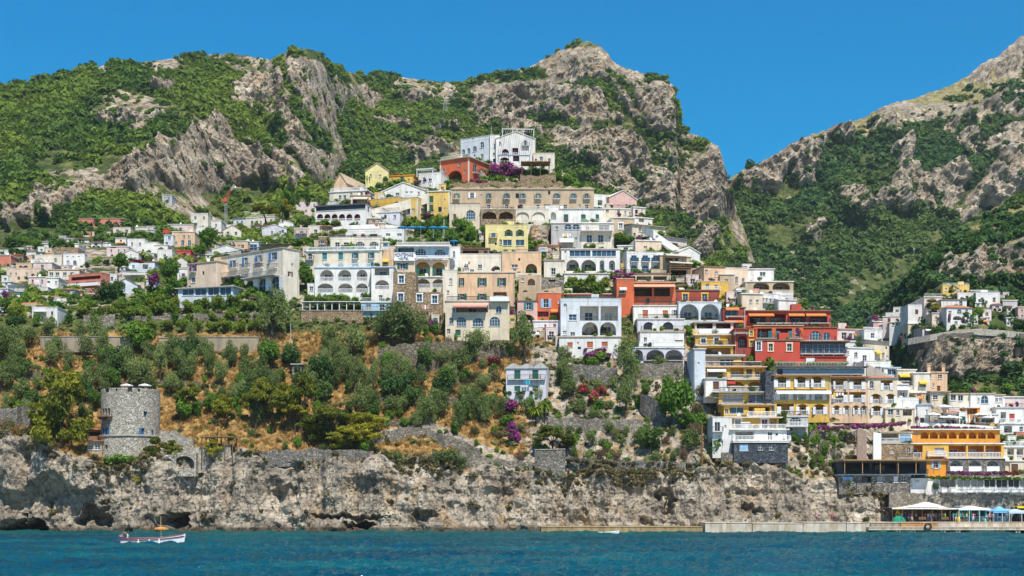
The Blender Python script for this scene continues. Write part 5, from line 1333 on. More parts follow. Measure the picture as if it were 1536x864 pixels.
H('blue glass restaurant veranda on the red terrace', 1201, 1268, 513, 536, 'dgrey', 'g 14x14@523 1209 +u +w; g 16x14@523 1227 +u; g 15x14@523 1244 +u; g 12x14@523 1259 +u; B:i @531 1200-1268 *.6', 'flat', 'brown', over=.9, fwd=1.9, nm='restaurant', cat='restaurant', **T)
H('red terrace storey under the glass restaurant', 1196, 1270, 536, 546, 'red', '', 'flat', 'dred', fwd=2.0, **T)
H('dark red stair house with an arch between terraces', 1102, 1134, 494, 536, 'dred', 'a 14x18@513 1114; w 6x8@491 1110; w 4x8@500 1127 +y; A 4x8@515 1127 +y; B:i @500 1100-1122 *1.', 'flat', 'red', fwd=1.5, **T)
H('red penthouse with teal windows and an orange awning', 1085, 1118, 462, 494, 'dred', 'g 18x9@469 1097 +u; W:orange @461 1088-1108 *1.; w 12x8@490 1110 +u; W:orange @480 1086-1114 *1.6; B:i @475 1088-1116 *1.', 'flat', 'brown', fwd=1.0, **T)
# ------------------------------------------------------------------ stepped yellow apartments
A = dict(base=1.2, group='storeys of the stepped yellow apartment house')
H('top storey of the stepped apartments with a white parapet', 1043, 1100, 484, 503, 'ppeach', 'o:n 24x12@491 1057 +n; o:n 22x12@491 1085 +n; B:s @501 1041-1099 *1.6', 'flat', 'grey', fwd=1., inner='brown', over=.5, **A)
H('yellow storey with white framed windows below the white parapet', 1043, 1102, 503, 521, 'dyellow', 'w 7x7@511 1055 +t; w 7x11@512 1075 +t; w 6x10@512 1092; B:i @518 1041-1104 *1.8', 'flat', 'cream', fwd=1.2, over=.5, **A)
H('yellow storey with a turquoise towel on the rail', 1047, 1100, 519, 536, 'dyellow', 'o:n 44x12@527 1074 +n; B:i @533 1046-1116 *1.8', 'flat', 'cream', fwd=1.4, inner='dyellow', over=.5, **A)
H('yellow storey with a white terrace and folding chairs', 1056, 1112, 535, 553, 'tan', 'w 7x11@544 1066; g 24x11@544 1092; w 6x10@544 1108; B:w @550 1056-1140 *1.8', 'flat', 'grey', fwd=1.6, over=.8, **A)
H('yellow storey with brown doors and twin balconies', 1058, 1146, 551, 571, 'dyellow', 'o:n 22x14@559 1073 +n; o:n 20x14@559 1106 +n; p:brown 9x13@560 1124; o:n 12x13@559 1138 +n; B:i @567 1058-1088 1096-1146 *1.8; W:white @553 1060-1088 *1.2', 'flat', 'peach', fwd=2., inner='dyellow', over=.6, **A)
H('white corner room with a brown shuttered window', 1057, 1090, 569, 596, 'white', 'c:brown 9x12@578 1074', 'flat', 'grey', fwd=3.4, **A)
H('yellow arched storey with a wine red awning', 1090, 1150, 570, 590, 'dyellow', 'a 26x16@580 1105 +n; a 24x16@580 1133 +n; B:w @587 1090-1154 *1.8; W:red @571 1090-1102 *1.', 'flat', 'cream', fwd=2.8, inner='dyellow', over=.6, **A)
H('orange storey with large sliding glass doors', 1078, 1150, 589, 610, 'dyellow', 'g 32x14@598 1099; g 24x14@598 1134 +u; B:i @606 1076-1154 *1.8; W:canvas @595 1062-1080 *2.5', 'flat', 'grey', fwd=3.4, over=.9, **A)
H('orange storey with sea green windows and a tiled terrace', 1086, 1158, 608, 628, 'dyellow', 'g 21x10@616 1105 +u; o:n 32x14@617 1139 +n; w 5x8@617 1090; B:w @625 1120-1162 *1.8', 'flat', 'tan', fwd=4., inner='dyellow', over=.6, **A)
H('deep yellow storey with white doors and flower pots', 1094, 1168, 627, 646, 'dyellow', 'w 9x13@635 1107 +t; w 9x13@635 1147 +t; w 2x3@634 1129; o:n 10x13@635 1160 +n; B:i @643 1094-1172 *1.8', 'flat', 'pcream', fwd=4.6, over=.7, **A)
H('low white storey with a round window and a pergola', 1098, 1180, 645, 664, 'white', 'o 28x12@653 1117 +n; w 7x12@654 1155; B:w @661 1098-1184 *1.6', 'flat', 'white', fwd=5.2, over=.5, **A)
H('white stair wing with a sloped parapet', 1069, 1098, 628, 678, 'white', 'w 8x14@640 1076; w 3x5@640 1088; n 9x12@664 1080', 'par', rh=.3, fwd=2.4, **A)
H('dark stone basement with two oval windows', 1101, 1182, 664, 679, 'darkstone', 'c:lblue 13x10@671 1116; A 6x8@671 1141; A 6x8@671 1157', 'flat', 'greystone', fwd=5.6, nm='basement', cat='house', base=2.)
H('tall flank wall of the stepped apartments, bluish shade put into its colour', 1041, 1058, 524, 592, 'bluewhite', 'w 3x4@545 1048', 'flat', fwd=1.4, d=12, **A)  # bluish wall colour carries the shade on this flank
# ------------------------------------------------------------------ yellow hotel
Y_ = dict(base=1.2, cat='hotel', nm='hotel')
H('yellow hotel with three balcony storeys, tiled eave and scalloped arches', 1160, 1244, 563, 625, 'dyellow',
  'a:white 25x17@573 1173 +w; a:white 24x17@573 1202 +w; a:white 24x17@573 1226 +w; o:white 28x16@592 1176 +w; o:white 24x16@592 1203 +w; o:white 24x16@592 1228 +w; o:white 26x17@614 1178 +w; a:white 20x16@614 1204 +w; a:white 24x16@614 1229 +w; W:white @586 1164-1246 *1.1', 'shed', 'terra', rh=.6, over=.4, inner='dyellow', fwd=1.7, **Y_)
H('paler wing of the yellow hotel with slim columns', 1244, 1302, 565, 626, 'peach', 'o:white 25x17@576 1259 +w; o:white 25x17@576 1286 +w; o:white 25x16@596 1259 +w; o:white 25x16@596 1286 +w; a:white 14x14@615 1255 +w; a:white 12x14@615 1270 +w; a:white 12x14@615 1284 +w; a:white 11x14@615 1296 +w', 'shed', 'terra', rh=.6, over=.4, inner='yellow', fwd=1.6, **Y_)
H('end pavilion of the yellow hotel with an arch on columns', 1301, 1346, 568, 626, 'cream', 's:white 6x11@577 1307; o:white 18x15@578 1330 +w; a:white 20x15@598 1314 +w; a:white 18x15@598 1336 +w; a:white 22x15@616 1315 +w; w 8x11@616 1335', 'tile', 'terra', rh=.7, inner='dyellow', fwd=1.3, **Y_)
H('glazed white roof storey above the yellow hotel', 1160, 1296, 551, 566, 'white', 'g 30x10@557 1180; g 28x10@557 1212; g 26x10@557 1242; g 34x10@557 1276 +u; B:g @562 1172-1294 *1.6', 'flat', 'dgrey', over=.8, fwd=0.2, base=2.)
H('grey basement with an arched window under the yellow hotel', 1176, 1212, 625, 646, 'grey', 'A 18x13@631 1193; B:w @640 1178-1210 *1.4', 'flat', fwd=2.0, base=2.)
H('cream kitchen storey with dark windows beside the yellow hotel', 1328, 1372, 613, 634, 'cream', 'w 8x9@618 1336; w 5x8@619 1347; o 14x9@619 1361', 'flat', 'white', fwd=1.5, base=2.)
H('dark grey stone flank beside the yellow hotel', 1148, 1162, 556, 626, 'darkstone', '', 'none', fwd=1.4, d=6, base=2.)
# ------------------------------------------------------------------ right shoulder
H('white house with a great orange awning beyond the red hotel', 1254, 1300, 494, 516, 'ppink', 'w 5x8@504 1276; W:orange @500 1280-1293 *1.; auto:w', 'flat', 'tan', yaw=10, base=2.)
H('white house with a round satellite dish wall', 1262, 1306, 512, 533, 'white', 'w 2x5@524 1271; w 2x5@525 1276; w 5x7@532 1283', 'flat', yaw=12, base=2.)
H('white house with tall windows below the dish wall', 1268, 1312, 522, 548, 'white', 'w 5x7@532 1284; w 6x9@537 1297; w 3x5@529 1272', 'flat', yaw=12, base=2.)
H('long cream house with a grey slanting roof', 1298, 1334, 510, 545, 'cream', 'w 3x6@524 1303; w 3x6@527 1310; w 4x8@533 1325; W:yellow @526 1311-1319 *.8; w 3x6@536 1331', 'shed', 'slate', rh=1.5, yaw=32, base=2.)
H('white row house at the lane bend', 1296, 1324, 497, 512, 'white', 'auto:w', 'par', rh=.4, yaw=14, base=2.)
H('white house with roof tanks above the glazed storey', 1296, 1336, 545, 568, 'white', 'w 8x5@553 1318; auto:w', 'par', rh=.5, base=4., yaw=8)
H('white house with a blue glass bay', 1326, 1350, 552, 574, 'white', 'g 13x9@558 1338 +u', 'flat', 'lblue', base=4., yaw=6)
H('white house with a yellow awning and planted balcony', 1346, 1374, 555, 580, 'pcream', 'o 20x9@568 1359; W:yellow @561 1347-1370 *1.2; B:i @572 1348-1370 *1.', 'flat', base=4., yaw=6)
H('pale grey house with one brown window', 1334, 1362, 577, 604, 'grey', 'w 7x7@592 1354; W:white @580 1334-1362 *1.', 'flat', base=4., yaw=4)
H('cream house beside the tall apricot house', 1370, 1394, 560, 592, 'pcream', 'w 2x3@563 1381; W:yellow @571 1378-1390 *.8; o 10x7@577 1384', 'flat', base=2.)
H('tall apricot house with brown door and chimneys', 1393, 1421, 559, 590, 'peach', 'w 4x7@564 1395; w 6x6@565 1410; w 3x6@578 1400; p:brown 5x9@583 1408', 'flat', 'peach', chim=(1396, 1418), base=2.)
H('cream low house under the apricot house', 1396, 1426, 587, 606, 'cream', 'w 3x7@599 1416; w 8x7@596 1403', 'shed', 'tan', rh=.6, base=2.)
H('white house with a large grey framed window', 1424, 1460, 591, 618, 'pcream', 'g 8x9@596 1430; g 8x9@597 1441; w 2x7@601 1459', 'flat', 'tan', base=2.)
H('white house with a blue fanlight arch', 1456, 1492, 591, 622, 'white', 'A 11x12@599 1477 +u; w 3x6@600 1468', 'flat', 'tan', base=2.)
H('white house with twin dark windows', 1490, 1507, 593, 616, 'white', 'w 4x6@600 1495; w 5x6@600 1501', 'flat', 'tan', base=2.)
H('white terrace house with wine red doors', 1494, 1536, 612, 634, 'white', 'p:red 8x11@626 1518; p:red 7x11@626 1525; o 8x14@625 1505 +n', 'flat', 'grey', fwd=1.4, base=2.)
H('pink white house at the picture edge above the terraces', 1506, 1550, 596, 616, 'ppink', 'auto:w,brown; B:i @612 1508-1546 *1.', 'flat', base=2.)
H('white house with a blue cornice and arched side windows', 1376, 1395, 607, 638, 'white', 'w 3x8@618 1390 +u', 'flat', 'lblue', fwd=1.5, pr=1416, yaw=-20, base=2.)
H('white villa with roof terrace and white parasols', 1344, 1378, 600, 632, 'white', 'auto:w; o 10x8@618 1366', 'par', rh=.5, base=2.)
H('orange house between the parasols and the vines', 1448, 1470, 612, 638, 'orange', 'o:n 16x8@617 1458 +n; a 6x12@630 1462 +n', 'flat', 'white', fwd=0.5, base=2.)
H('small white pavilion beside the orange house', 1470, 1498, 622, 640, 'white', 'o 20x8@630 1482', 'flat', fwd=1.0, base=2.)
# ------------------------------------------------------------------ lower right restaurants
R_ = dict(base=3., cat='restaurant', nm='restaurant')
H('orange restaurant with a scalloped cornice and flower roof', 1367, 1500, 645, 667, 'orange', 'a 12x10@653 1387 1401 1415 1429 1444 1459 1473 1487 +n +x; w 5x4@651 1374', 'flat', 'white', over=.6, fwd=2.0, **R_)
H('orange dining terrace with white columns and arched doors', 1367, 1506, 666, 690, 'dyellow', 'o 16x18@677 1376 +w; w 14x9@676 1409; o 26x17@677 1436 +w; o 24x17@677 1464 +w; o 24x17@677 1490 +w; B:w @684 1390-1418 *1.', 'flat', 'white', inner='orange', fwd=2.5, **R_)
H('ivy covered storey with three white arched bays', 1421, 1508, 688, 710, 'greystone', 'a 20x16@699 1435 +p; a 20x16@699 1463 +p; a 20x16@699 1490 +p', 'flat', 'white', inner='lav', fwd=2.9, **R_)
H('small orange house with pale blue shutters', 1388, 1422, 690, 706, 'orange', 's:lblue 7x11@697 1404; p:dark 4x9@698 1383', 'shed', 'terra', rh=.5, fwd=2.9, base=2.)
H('white house with sea blue curtains beside the orange restaurant', 1321, 1368, 649, 668, 'pcream', 'o 26x11@656 1335 +w; c:lblue 16x12@658 1358; B:i @665 1321-1366 *.8', 'flat', 'tan', fwd=2.0, base=2.)
H('stone house with an oval window and a low balcony', 1321, 1370, 667, 690, 'tanstone', 'A 5x7@677 1339; A 5x8@675 1363; B:i @687 1344-1378 *1.', 'none', fwd=2.2, base=2.)
H('terrace bar with a long straw roof', 1258, 1390, 693, 714, 'dgrey', 'o:n 40x12@701 1284 +n +x; o 36x12@701 1326 +n; o:n 30x12@701 1364 +n +x; G:thatch @691 1258-1392 2.6 4.5; B:i @711 1282-1390 *1.', 'flat', 'dtan', fwd=2.6, **R_)
H('plain blue grey storey below the straw roof', 1258, 1366, 713, 726, 'greystone', 'c:lblue 16x8@719 1272; c:white 7x9@719 1344; w 7x9@719 1356; c:grey 8x9@719 1320; o 14x9@719 1300 +n', 'flat', 'grey', fwd=2.9, base=2.)
H('white kiosk house with pink flowers on its wall', 1358, 1408, 719, 734, 'white', 'w 6x5@720 1376; c:white 9x10@724 1364', 'flat', fwd=3.2, base=2.)
H('glass fronted dining room with a grass roof and white balustrade', 1408, 1552, 717, 740, 'white', 'o:n 24x13@726 1422 +n; g 19x14@726 1446; g 19x14@726 1466; g 17x14@726 1485; g 17x14@726 1503; g 17x14@726 1521; g 16x14@726 1538; B:w @738 1410-1550 *1.4', 'flat', 'grey', over=.8, fwd=3.8, **R_)
H('cream house with white columns at the picture edge', 1504, 1550, 671, 694, 'pcream', 'o 10x14@680 1516 +w; o 10x14@680 1530 +w', 'flat', 'white', fwd=2.3, base=2.)
H('cream wall with a brown door and red flowers at the edge', 1506, 1550, 692, 712, 'cream', 'p:brown 10x12@702 1522; n 8x14@700 1511', 'flat', fwd=2.9, base=2.)
H('white shop house under the vine terraces at the edge', 1500, 1552, 636, 652, 'white', 'o 12x10@644 1512; w 6x8@644 1532; auto:w', 'flat', fwd=1.7, base=2.)
# ------------------------------------------------------------------ the small houses packed between the others
OCC = np.zeros((864, 1700), bool)
for _h in ALLH: OCC[max(0, int(_h.box[2])):int(_h.box[3])+1, max(0, int(_h.box[0])):int(_h.box[1])+1] = True
def fill(poly, keepout, n, wr, hr, sheet, seed, group, cols, lim=.34):
    r = random.Random(seed); poly = np.array(poly, float); made = 0
    bx = poly.min(0), poly.max(0)
    for _ in range(6000):
        if made >= n: break
        w, h = r.uniform(*wr), r.uniform(*hr); x, y = r.uniform(bx[0][0], bx[1][0]), r.uniform(bx[0][1], bx[1][1])
        if not poly_mask(poly, np.array([x+w/2]), np.array([y]))[0] or not poly_mask(poly, np.array([x+w/2]), np.array([y-h]))[0]: continue
        if any(a < x+w and x < b and c < y and y-h < d for a, b, c, d in keepout): continue
        y0, y1, x0, x1 = int(y-h), int(y), int(x), int(x+w)
        if OCC[y0:y1+1, x0:x1+1].mean() > lim or OCC[y1-3:y1+1, x0:x1+1].mean() > lim+.2: continue
        OCC[y0:y1+1, x0:x1+1] = True; made += 1
        c = r.choice(cols.split()); rf = r.choice(['flat', 'par', 'par', 'flat', 'shed', 'tile' if w > 14 else 'par'])
        two = 'one storey' if h < 11 else ('two storey' if h < 19 else 'three storey')
        cn = {'white': 'white', 'pcream': 'pale cream', 'cream': 'cream', 'ppeach': 'pale peach', 'ppink': 'rosy white', 'bluewhite': 'bluish white', 'tan': 'tan', 'peach': 'peach', 'grey': 'grey', 'yellow': 'yellow', 'tanstone': 'tan stone', 'salmon': 'salmon', 'pyellow': 'pale yellow'}[c]
        rn = {'flat': 'flat roofed', 'par': 'parapeted', 'shed': 'tile roofed', 'tile': 'hip roofed'}[rf]
        m = 5.2 if sheet == 'f' else 3.4; k = r.random()
        ops = 'auto:'+r.choice(['w', 'w', 'w,green', 'w,blue', 'brown,w', 'w,teal'])
        if k < .35 and h > 10: ops = f'a {w*.36:.1f}x{h*.42:.1f}@{y-h*.3:.1f} {x+w*.27:.1f} {x+w*.73:.1f}; '+ops
        elif k < .5 and h > 9: ops = f'o {w*.7:.1f}x{h*.38:.1f}@{y-h*.3:.1f} {x+w*.5:.1f}; '+ops
        if h > 12 and r.random() < .6: ops += f'; B:{r.choice("iiw")} @{y-h*.52:.1f} {x+w*.1:.1f}-{x+w*.9:.1f} *.9'
        if r.random() < .16: ops += f'; W:{r.choice("orange canvas yellow rust white".split())} @{y-h*.55:.1f} {x+w*.2:.1f}-{x+w*.8:.1f} *1.1'
        H(unique_label(f'{cn} {two} {rn} house', x+w/2, y-h/2, 30, False), x, x+w, y-h, y, c, ops, rf, rh=.5, sheet=sheet, base=2., group=group, yaw=r.choice([0, 0, 6, -8, 12, -14]))
TOWN = [(330,440),(380,402),(470,328),(560,290),(690,262),(840,280),(940,322),(1040,396),(1190,452),(1290,520),(1420,596),(1535,612),(1535,690),(1380,645),(1330,632),(1160,556),(1040,520),(940,470),(840,520),(780,500),(690,500),(560,460),(450,452)]
KEEP = [(600,716,318,372),(842,914,412,446),(790,826,330,366),(448,545,440,470),(1268,1340,640,700),(740,832,236,284),(900,962,345,368)]
fill(TOWN, KEEP, 150, (11, 25), (9, 20), 'f', 5, 'small houses packed into the town', 'white white pcream pcream cream cream ppeach ppeach ppink tan peach peach yellow tanstone salmon')
fill(TOWN, KEEP, 150, (7, 14), (6, 12), 'f', 15, 'small houses packed into the town', 'white white pcream pcream cream ppeach ppink tan peach yellow', .56)
fill([(0,380),(110,350),(200,340),(260,330),(335,330),(400,330),(470,345),(440,372),(340,380),(262,432),(200,450),(110,478),(0,486)], [(132,178,380,408),(232,262,400,440)], 120, (9, 19), (7, 13), 'm', 8, 'small houses of the far village', 'white white white white pcream cream ppink bluewhite ppeach grey salmon', .4)
fill([(0,380),(110,350),(200,340),(260,330),(335,330),(400,330),(470,345),(440,372),(340,380),(262,432),(200,452),(110,482),(0,490)], [(132,178,380,408),(232,262,400,440)], 70, (6, 13), (5, 9), 'm', 18, 'small houses of the far village', 'white white white pcream cream ppink ppeach peach', .52)
fill([(1300,490),(1340,460),(1400,448),(1470,430),(1536,448),(1536,490),(1440,492),(1360,505)], [], 40, (8, 17), (6, 12), 's', 9, 'houses above the coast road', 'white white pcream ppink cream grey', .4)
# ------------------------------------------------------------------ lone white house on the slope and the hillside hut
H('white house with two barrel roofs, green shutters and a vine pergola', 759, 821, 551, 599, 'lav', 'c:green 9x13@562 776; c:green 9x14@562 803; c:green 9x8@583 776; w 9x9@583 803 +u; B:i @569 762-818 *.6', 'scallop', 'grey', rh=.8, fwd=1.0, pr=832, yaw=-5, base=2.)
# ------------------------------------------------------------------ village over the coast road
K = dict(sheet='s', base=4., group='houses above the coast road')
H('yellow villa with arches under the rock face', 1414, 1454, 429, 444, 'yellow', 'a 5x5@437 1425 1448 +n; w 3x4@434 1419 1437; A 3x5@437 1441', 'par', rh=.4, **K)
H('big white villa with a red tiled roof above the coast road', 1420, 1458, 462, 491, 'white', 'w 5x6@469 1425; A 7x6@467 1439 +u; A 4x7@467 1450; a 13x6@477 1436 +n; w 5x4@484 1434; w 3x5@482 1450', 'tile', rh=1.2, plf=1406, yaw=8, **K)
H('white upper house with a rosy roof behind the big white villa', 1412, 1450, 450, 464, 'white', 'auto:w', 'tile', rh=.8, **K)
H('rosy white house row behind the pine on the spur', 1386, 1414, 446, 460, 'ppink', 'auto:w', 'flat', **K)
H('white house with small windows below the yellow villa', 1436, 1466, 441, 456, 'white', 'auto:w', 'par', rh=.4, **K)
H('white house with two roof terraces by the trees', 1464, 1500, 441, 460, 'white', 'g 9x7@452 1472 +u; auto:w', 'par', rh=.5, **K)
H('tan grey house at the edge of the rock face', 1456, 1476, 436, 448, 'cream', 'auto:w', 'flat', **K)
H('grey house with balcony on the upper spur', 1504, 1526, 451, 466, 'grey', 'auto:w', 'flat', **K)
H('pink house cut by the picture edge', 1527, 1550, 461, 481, 'pink', 'w 4x4@466 1533; w 4x4@474 1533', 'flat', **K)
H('white house on the spur lane behind round trees', 1362, 1388, 459, 478, 'white', 'auto:w,brown', 'par', rh=.4, **K)
H('long white terrace row descending to the valley', 1324, 1362, 474, 488, 'ppink', 'auto:w,brown', 'flat', yaw=-16, **K)
H('white garage row with a slanting front', 1334, 1362, 483, 499, 'white', 'w 4x5@486 1340 1346 1352 1358', 'flat', yaw=-16, **K)
H('rose house at the foot of the white terrace row', 1310, 1334, 483, 500, 'pink', 'auto:brown,w', 'flat', **K)
H('cream cottage under the spur trees', 1362, 1376, 486, 498, 'cream', 'w 4x4@490 1369', 'flat', **K)
H('cream house wall beside the tall pine', 1398, 1412, 470, 486, 'cream', 'w 3x5@477 1404', 'flat', **K)
H('grey lane house with dark shutters at the valley mouth', 1280, 1312, 496, 506, 'ppink', 'auto:brown', 'flat', **K)
H('violet house corner at the foot of the spur wood', 1308, 1318, 475, 486, 'ppink', 'w 3x4@480 1313', 'flat', **K)
K.update(sheet='r', group='houses deep in the valley')
H('pale house with long terraces deep in the valley wood', 1330, 1372, 369, 376, 'grey', 'auto:w', 'flat', **K)
H('grey house with a tower deep in the valley wood', 1362, 1374, 362, 376, 'grey', 'auto:w', 'flat', **K)
DESC = {'olive': 'grey green olive tree', 'round': 'leafy green tree', 'darkround': 'dark green tree', 'lime': 'bright green citrus tree', 'pine': 'yellow green umbrella pine', 'widepine': 'broad yellow green pine', 'bush': 'green shrub', 'olivebush': 'grey green shrub', 'drybush': 'dry olive brown shrub', 'brownbush': 'withered brown shrub',
 'limebush': 'bright green leafy shrub', 'bougain': 'magenta bougainvillea', 'redbush': 'red flowering geranium bush', 'cypress': 'dark slim cypress', 'agave': 'pale spiky agave', 'palm': 'small feathery palm'}
# ------------------------------------------------------------------ trees and shrubs, one by one
def grove(kind, txt, group=None, sheet='f', desc=None):
    for tk in txt.split():
        v = [float(x) for x in tk.split(',')]
        px, py, h = v[:3]; w = v[3] if len(v) > 3 else None
        plant(kind, px, py, h, unique_label(desc or DESC[kind], px, py-h/2, h), w, group, sheet)
OG = 'olive trees of the dry terraces'
grove('olive', '28,522,40,40 6,545,46,40 28,556,40,34 46,520,36,34 2,590,44,40 119,524,42,26 75,552,42,26 104,556,34,24 150,547,52,28 143,582,54,30 162,560,36,22 189,570,48,24 214,584,44,42 240,572,54,26 275,578,48,26 290,562,42,24 258,536,40,22 285,534,42,22 255,596,40,22 311,548,52,30 314,572,44,24 331,582,44,22 347,552,48,26 366,552,40,20 402,590,44,44 372,592,46,36 364,606,40,30 352,600,34,24', OG)
grove('olive', '408,513,72,58 492,532,48,36 530,543,68,46 515,556,40,24 505,584,40,24 486,602,34,26 530,598,66,28 545,590,50,24 558,597,70,20 470,596,46,36 593,526,70,66 617,522,62,48 575,518,44,34 710,548,62,38 720,530,44,30 788,543,64,42 608,582,40,26 640,634,46,38 627,650,32,16 690,650,38,24 716,626,42,44 729,642,34,24 700,618,34,26 536,626,40,40 560,620,36,24', OG)
grove('olive', '849,585,46,36 855,600,40,34 940,548,48,42 943,585,56,38 938,628,62,32 990,560,30,26 846,545,26,22', OG)
grove('darkround', '478,592,62,54 455,585,40,30 488,586,50,36 975,680,44,46 157,452,34,40 176,446,28,28 20,500,30,30')
grove('round', '211,532,58,62 403,556,46,36 458,438,52,32 671,590,42,42 1007,645,70,62 1030,652,44,36 178,407,30,36 252,430,40,36 262,448,34,30 312,372,30,36 300,386,22,26 1075,692,36,30 662,350,30,24 690,352,30,26 640,352,28,24 705,368,34,28 681,372,30,26 655,372,28,22 625,352,22,20 931,370,22,44 948,368,18,24 728,358,24,18')
grove('lime', '744,374,18,18 24,486,34,34 560,440,20,18 500,460,18,16 480,460,20,18 520,458,16,16 462,460,22,20', None)
grove('lime', '122,478,22,26 145,480,24,26 168,478,22,26 190,482,24,28 214,478,24,28 236,474,24,28 258,476,22,26 282,470,24,28 305,468,26,30 328,466,26,30 350,462,24,28 372,468,22,26 205,498,20,24 228,498,20,24 250,498,22,26 272,500,22,24 295,500,22,26 316,500,22,26 338,500,24,26 360,500,24,26 378,500,22,22 240,460,20,24 262,462,20,22 225,462,18,20 180,470,20,24 130,466,20,22 285,486,18,22 345,484,20,24 318,484,18,22 368,484,20,24', 'citrus trees in the terraced gardens')
grove('widepine', '92,690,140,92 60,662,60,50')
grove('pine', '277,634,64,46 342,642,54,46 383,648,78,56 400,644,80,50 412,646,84,56 452,648,86,62 432,640,70,48 828,682,44,66 232,712,56,50 262,706,48,42 318,700,44,42 216,740,42,40')
grove('widepine', '495,672,62,74 545,672,54,76 470,668,44,50 520,680,40,50')
grove('cypress', '462,308,26,10 430,330,20,9 446,306,20,9')
grove('darkround', '436,315,30,22 420,326,26,22 480,352,16,22 456,342,18,20')
grove('pine', '398,334,30,48 424,332,34,30', None)
grove('palm', '815,634,34,34 803,640,30,26 570,276,20,18 552,280,18,14 590,600,22,20')
grove('agave', '448,696,18,34 582,566,16,20 511,608,14,14 596,620,18,20 614,612,18,18 770,610,12,14 1042,664,12,14')
grove('limebush', '800,628,26,40 820,616,24,30 770,560,12,32 761,642,22,30 741,652,18,24 60,605,22,40 42,598,20,30 15,612,22,30 585,630,24,26 600,628,24,26 700,494,10,30 740,494,10,34 758,494,10,24', None)
grove('bush', '738,533,22,18 682,540,20,20 650,632,24,20 574,580,18,20 760,642,24,28 902,545,26,34 880,548,18,24 1098,714,14,42 1080,714,12,24 1050,650,40,30 1210,655,22,24 1170,640,30,18 1168,618,44,14 1185,645,16,24 1200,622,14,18 400,470,14,40 545,702,12,22 605,640,20,22 640,705,20,26 735,690,14,20 860,660,16,26 905,640,12,24 1188,716,14,26 1215,724,14,26 1140,714,10,22 1160,716,10,22 1275,738,26,40 1305,742,24,40 1325,744,16,20')
grove('olivebush', '590,700,26,44 610,705,22,30 665,700,30,56 690,702,18,30 820,560,16,20 1033,676,46,44 960,668,30,30 1010,690,18,20 915,652,20,26 890,632,22,28 870,618,22,28 780,650,20,24 905,670,18,20 1225,690,14,20 1240,672,16,20 1265,660,18,20 1205,700,14,18')
grove('drybush', '25,662,36,60 55,640,26,30 8,650,26,24 715,572,24,32 743,574,24,30 660,590,18,22 1046,640,58,36 1052,600,34,30 714,656,24,26 746,658,22,26 620,600,20,22 690,600,18,22 700,580,18,22 520,642,20,24 560,520,22,30 670,520,24,30 1200,690,16,20 1235,705,16,22 1255,690,16,22 1225,655,16,24 1250,650,14,20 1275,665,16,18 1275,690,14,18')
grove('brownbush', '1040,665,46,30 1025,690,24,24 1000,668,20,26 900,690,24,30 640,520,20,26 780,690,18,26 1220,715,14,20 1195,680,16,20 1245,715,12,18 925,690,18,20 150,700,20,20 270,650,12,18')
grove('bougain', '231,440,34,20 649,500,28,16 771,670,36,26 765,622,24,30 757,615,20,20 742,266,20,26 760,262,22,30 775,266,20,22 718,280,10,28 700,282,8,22 640,330,14,18 648,322,14,16 600,330,14,14 612,300,8,24 596,292,10,22 578,290,8,18 930,440,34,12 926,415,10,22 940,412,8,20 950,412,7,16 910,422,8,12 890,545,20,30 912,540,14,24 868,526,8,24 845,508,6,16 769,482,30,10 774,470,20,10 1030,437,14,6 380,452,8,18 8,450,14,14 1312,486,16,12 1350,512,12,8 1424,486,16,7 1444,490,16,7 736,384,8,24 720,380,8,20 1175,510,7,14 1199,515,20,8 1185,490,6,40 1150,490,6,24 1118,510,24,7')
grove('redbush', '742,548,18,34 725,548,14,22 875,592,20,34 900,592,18,34 858,588,16,24 890,605,24,28 590,318,12,16 545,322,10,18 206,395,7,34', None)
grove('limebush', '1165,492,8,26 1140,494,9,24 1230,492,9,36 1250,500,14,20 1145,548,22,34 1125,548,20,24 1170,550,14,28 1230,550,16,34 1255,552,14,26 870,438,24,36 895,438,24,36 860,428,18,26 885,426,18,34 908,430,16,24 1010,440,14,26 985,438,12,24 1055,500,10,16 1215,632,10,40 1250,632,10,40 1280,632,10,36 1228,640,14,20 1310,630,8,22 660,372,20,30 700,345,18,26 630,372,18,26 612,340,16,20 650,335,14,20 710,250,14,22 750,278,14,26 772,278,12,24 690,280,12,22 830,278,14,24 800,250,10,26 815,262,10,26 960,374,8,30 990,376,8,24 560,292,14,22 578,286,12,18 530,335,14,24 505,340,14,26 480,342,14,20 545,330,12,20', None)
grove('limebush', '1428,634,20,22 1415,634,26,18 1442,634,16,20 1420,612,24,16 1510,660,14,30 1530,664,14,30 1515,675,10,26 1500,648,12,20', None)
grove('round', '1200,545,14,18 850,278,22,18 838,276,16,16 455,300,14,16 430,300,14,16')
grove('bush', '1480,596,20,26 1450,600,20,26 1510,590,18,26 1430,590,24,24 1440,560,18,24 1465,556,16,24 1500,562,18,26', None, 's')
grove('darkround', '1375,484,10,12 1392,503,20,20 1408,503,16,22 1380,506,22,22 1520,490,16,20 1490,498,14,18 1356,524,26,24 1340,520,22,20 1370,500,16,14', None, 's')
grove('round', '1465,478,14,22 1515,462,16,22 1530,496,22,24 1350,540,26,26', None, 's')
grove('pine', '1400,478,30,36', None, 's')
grove('limebush', '1470,486,10,22 1490,460,12,24 1350,570,10,26 1345,578,8,20 1510,446,10,22', None, 's')
grove('round', '250,372,14,18 60,430,20,22 48,436,18,20 112,394,10,14 146,400,14,18 130,404,12,14 30,436,10,14 150,362,22,18 100,358,14,18 70,362,20,22 56,376,18,22 40,370,20,22 22,372,20,22 118,362,18,18 165,372,10,14 200,415,12,14 215,424,10,12 225,395,12,14 110,452,12,16', None, 'm')
grove('lime', '134,352,14,16 150,352,12,14 48,358,16,18 30,385,12,14 240,404,14,16 220,352,8,14 300,342,10,14', None, 'm')
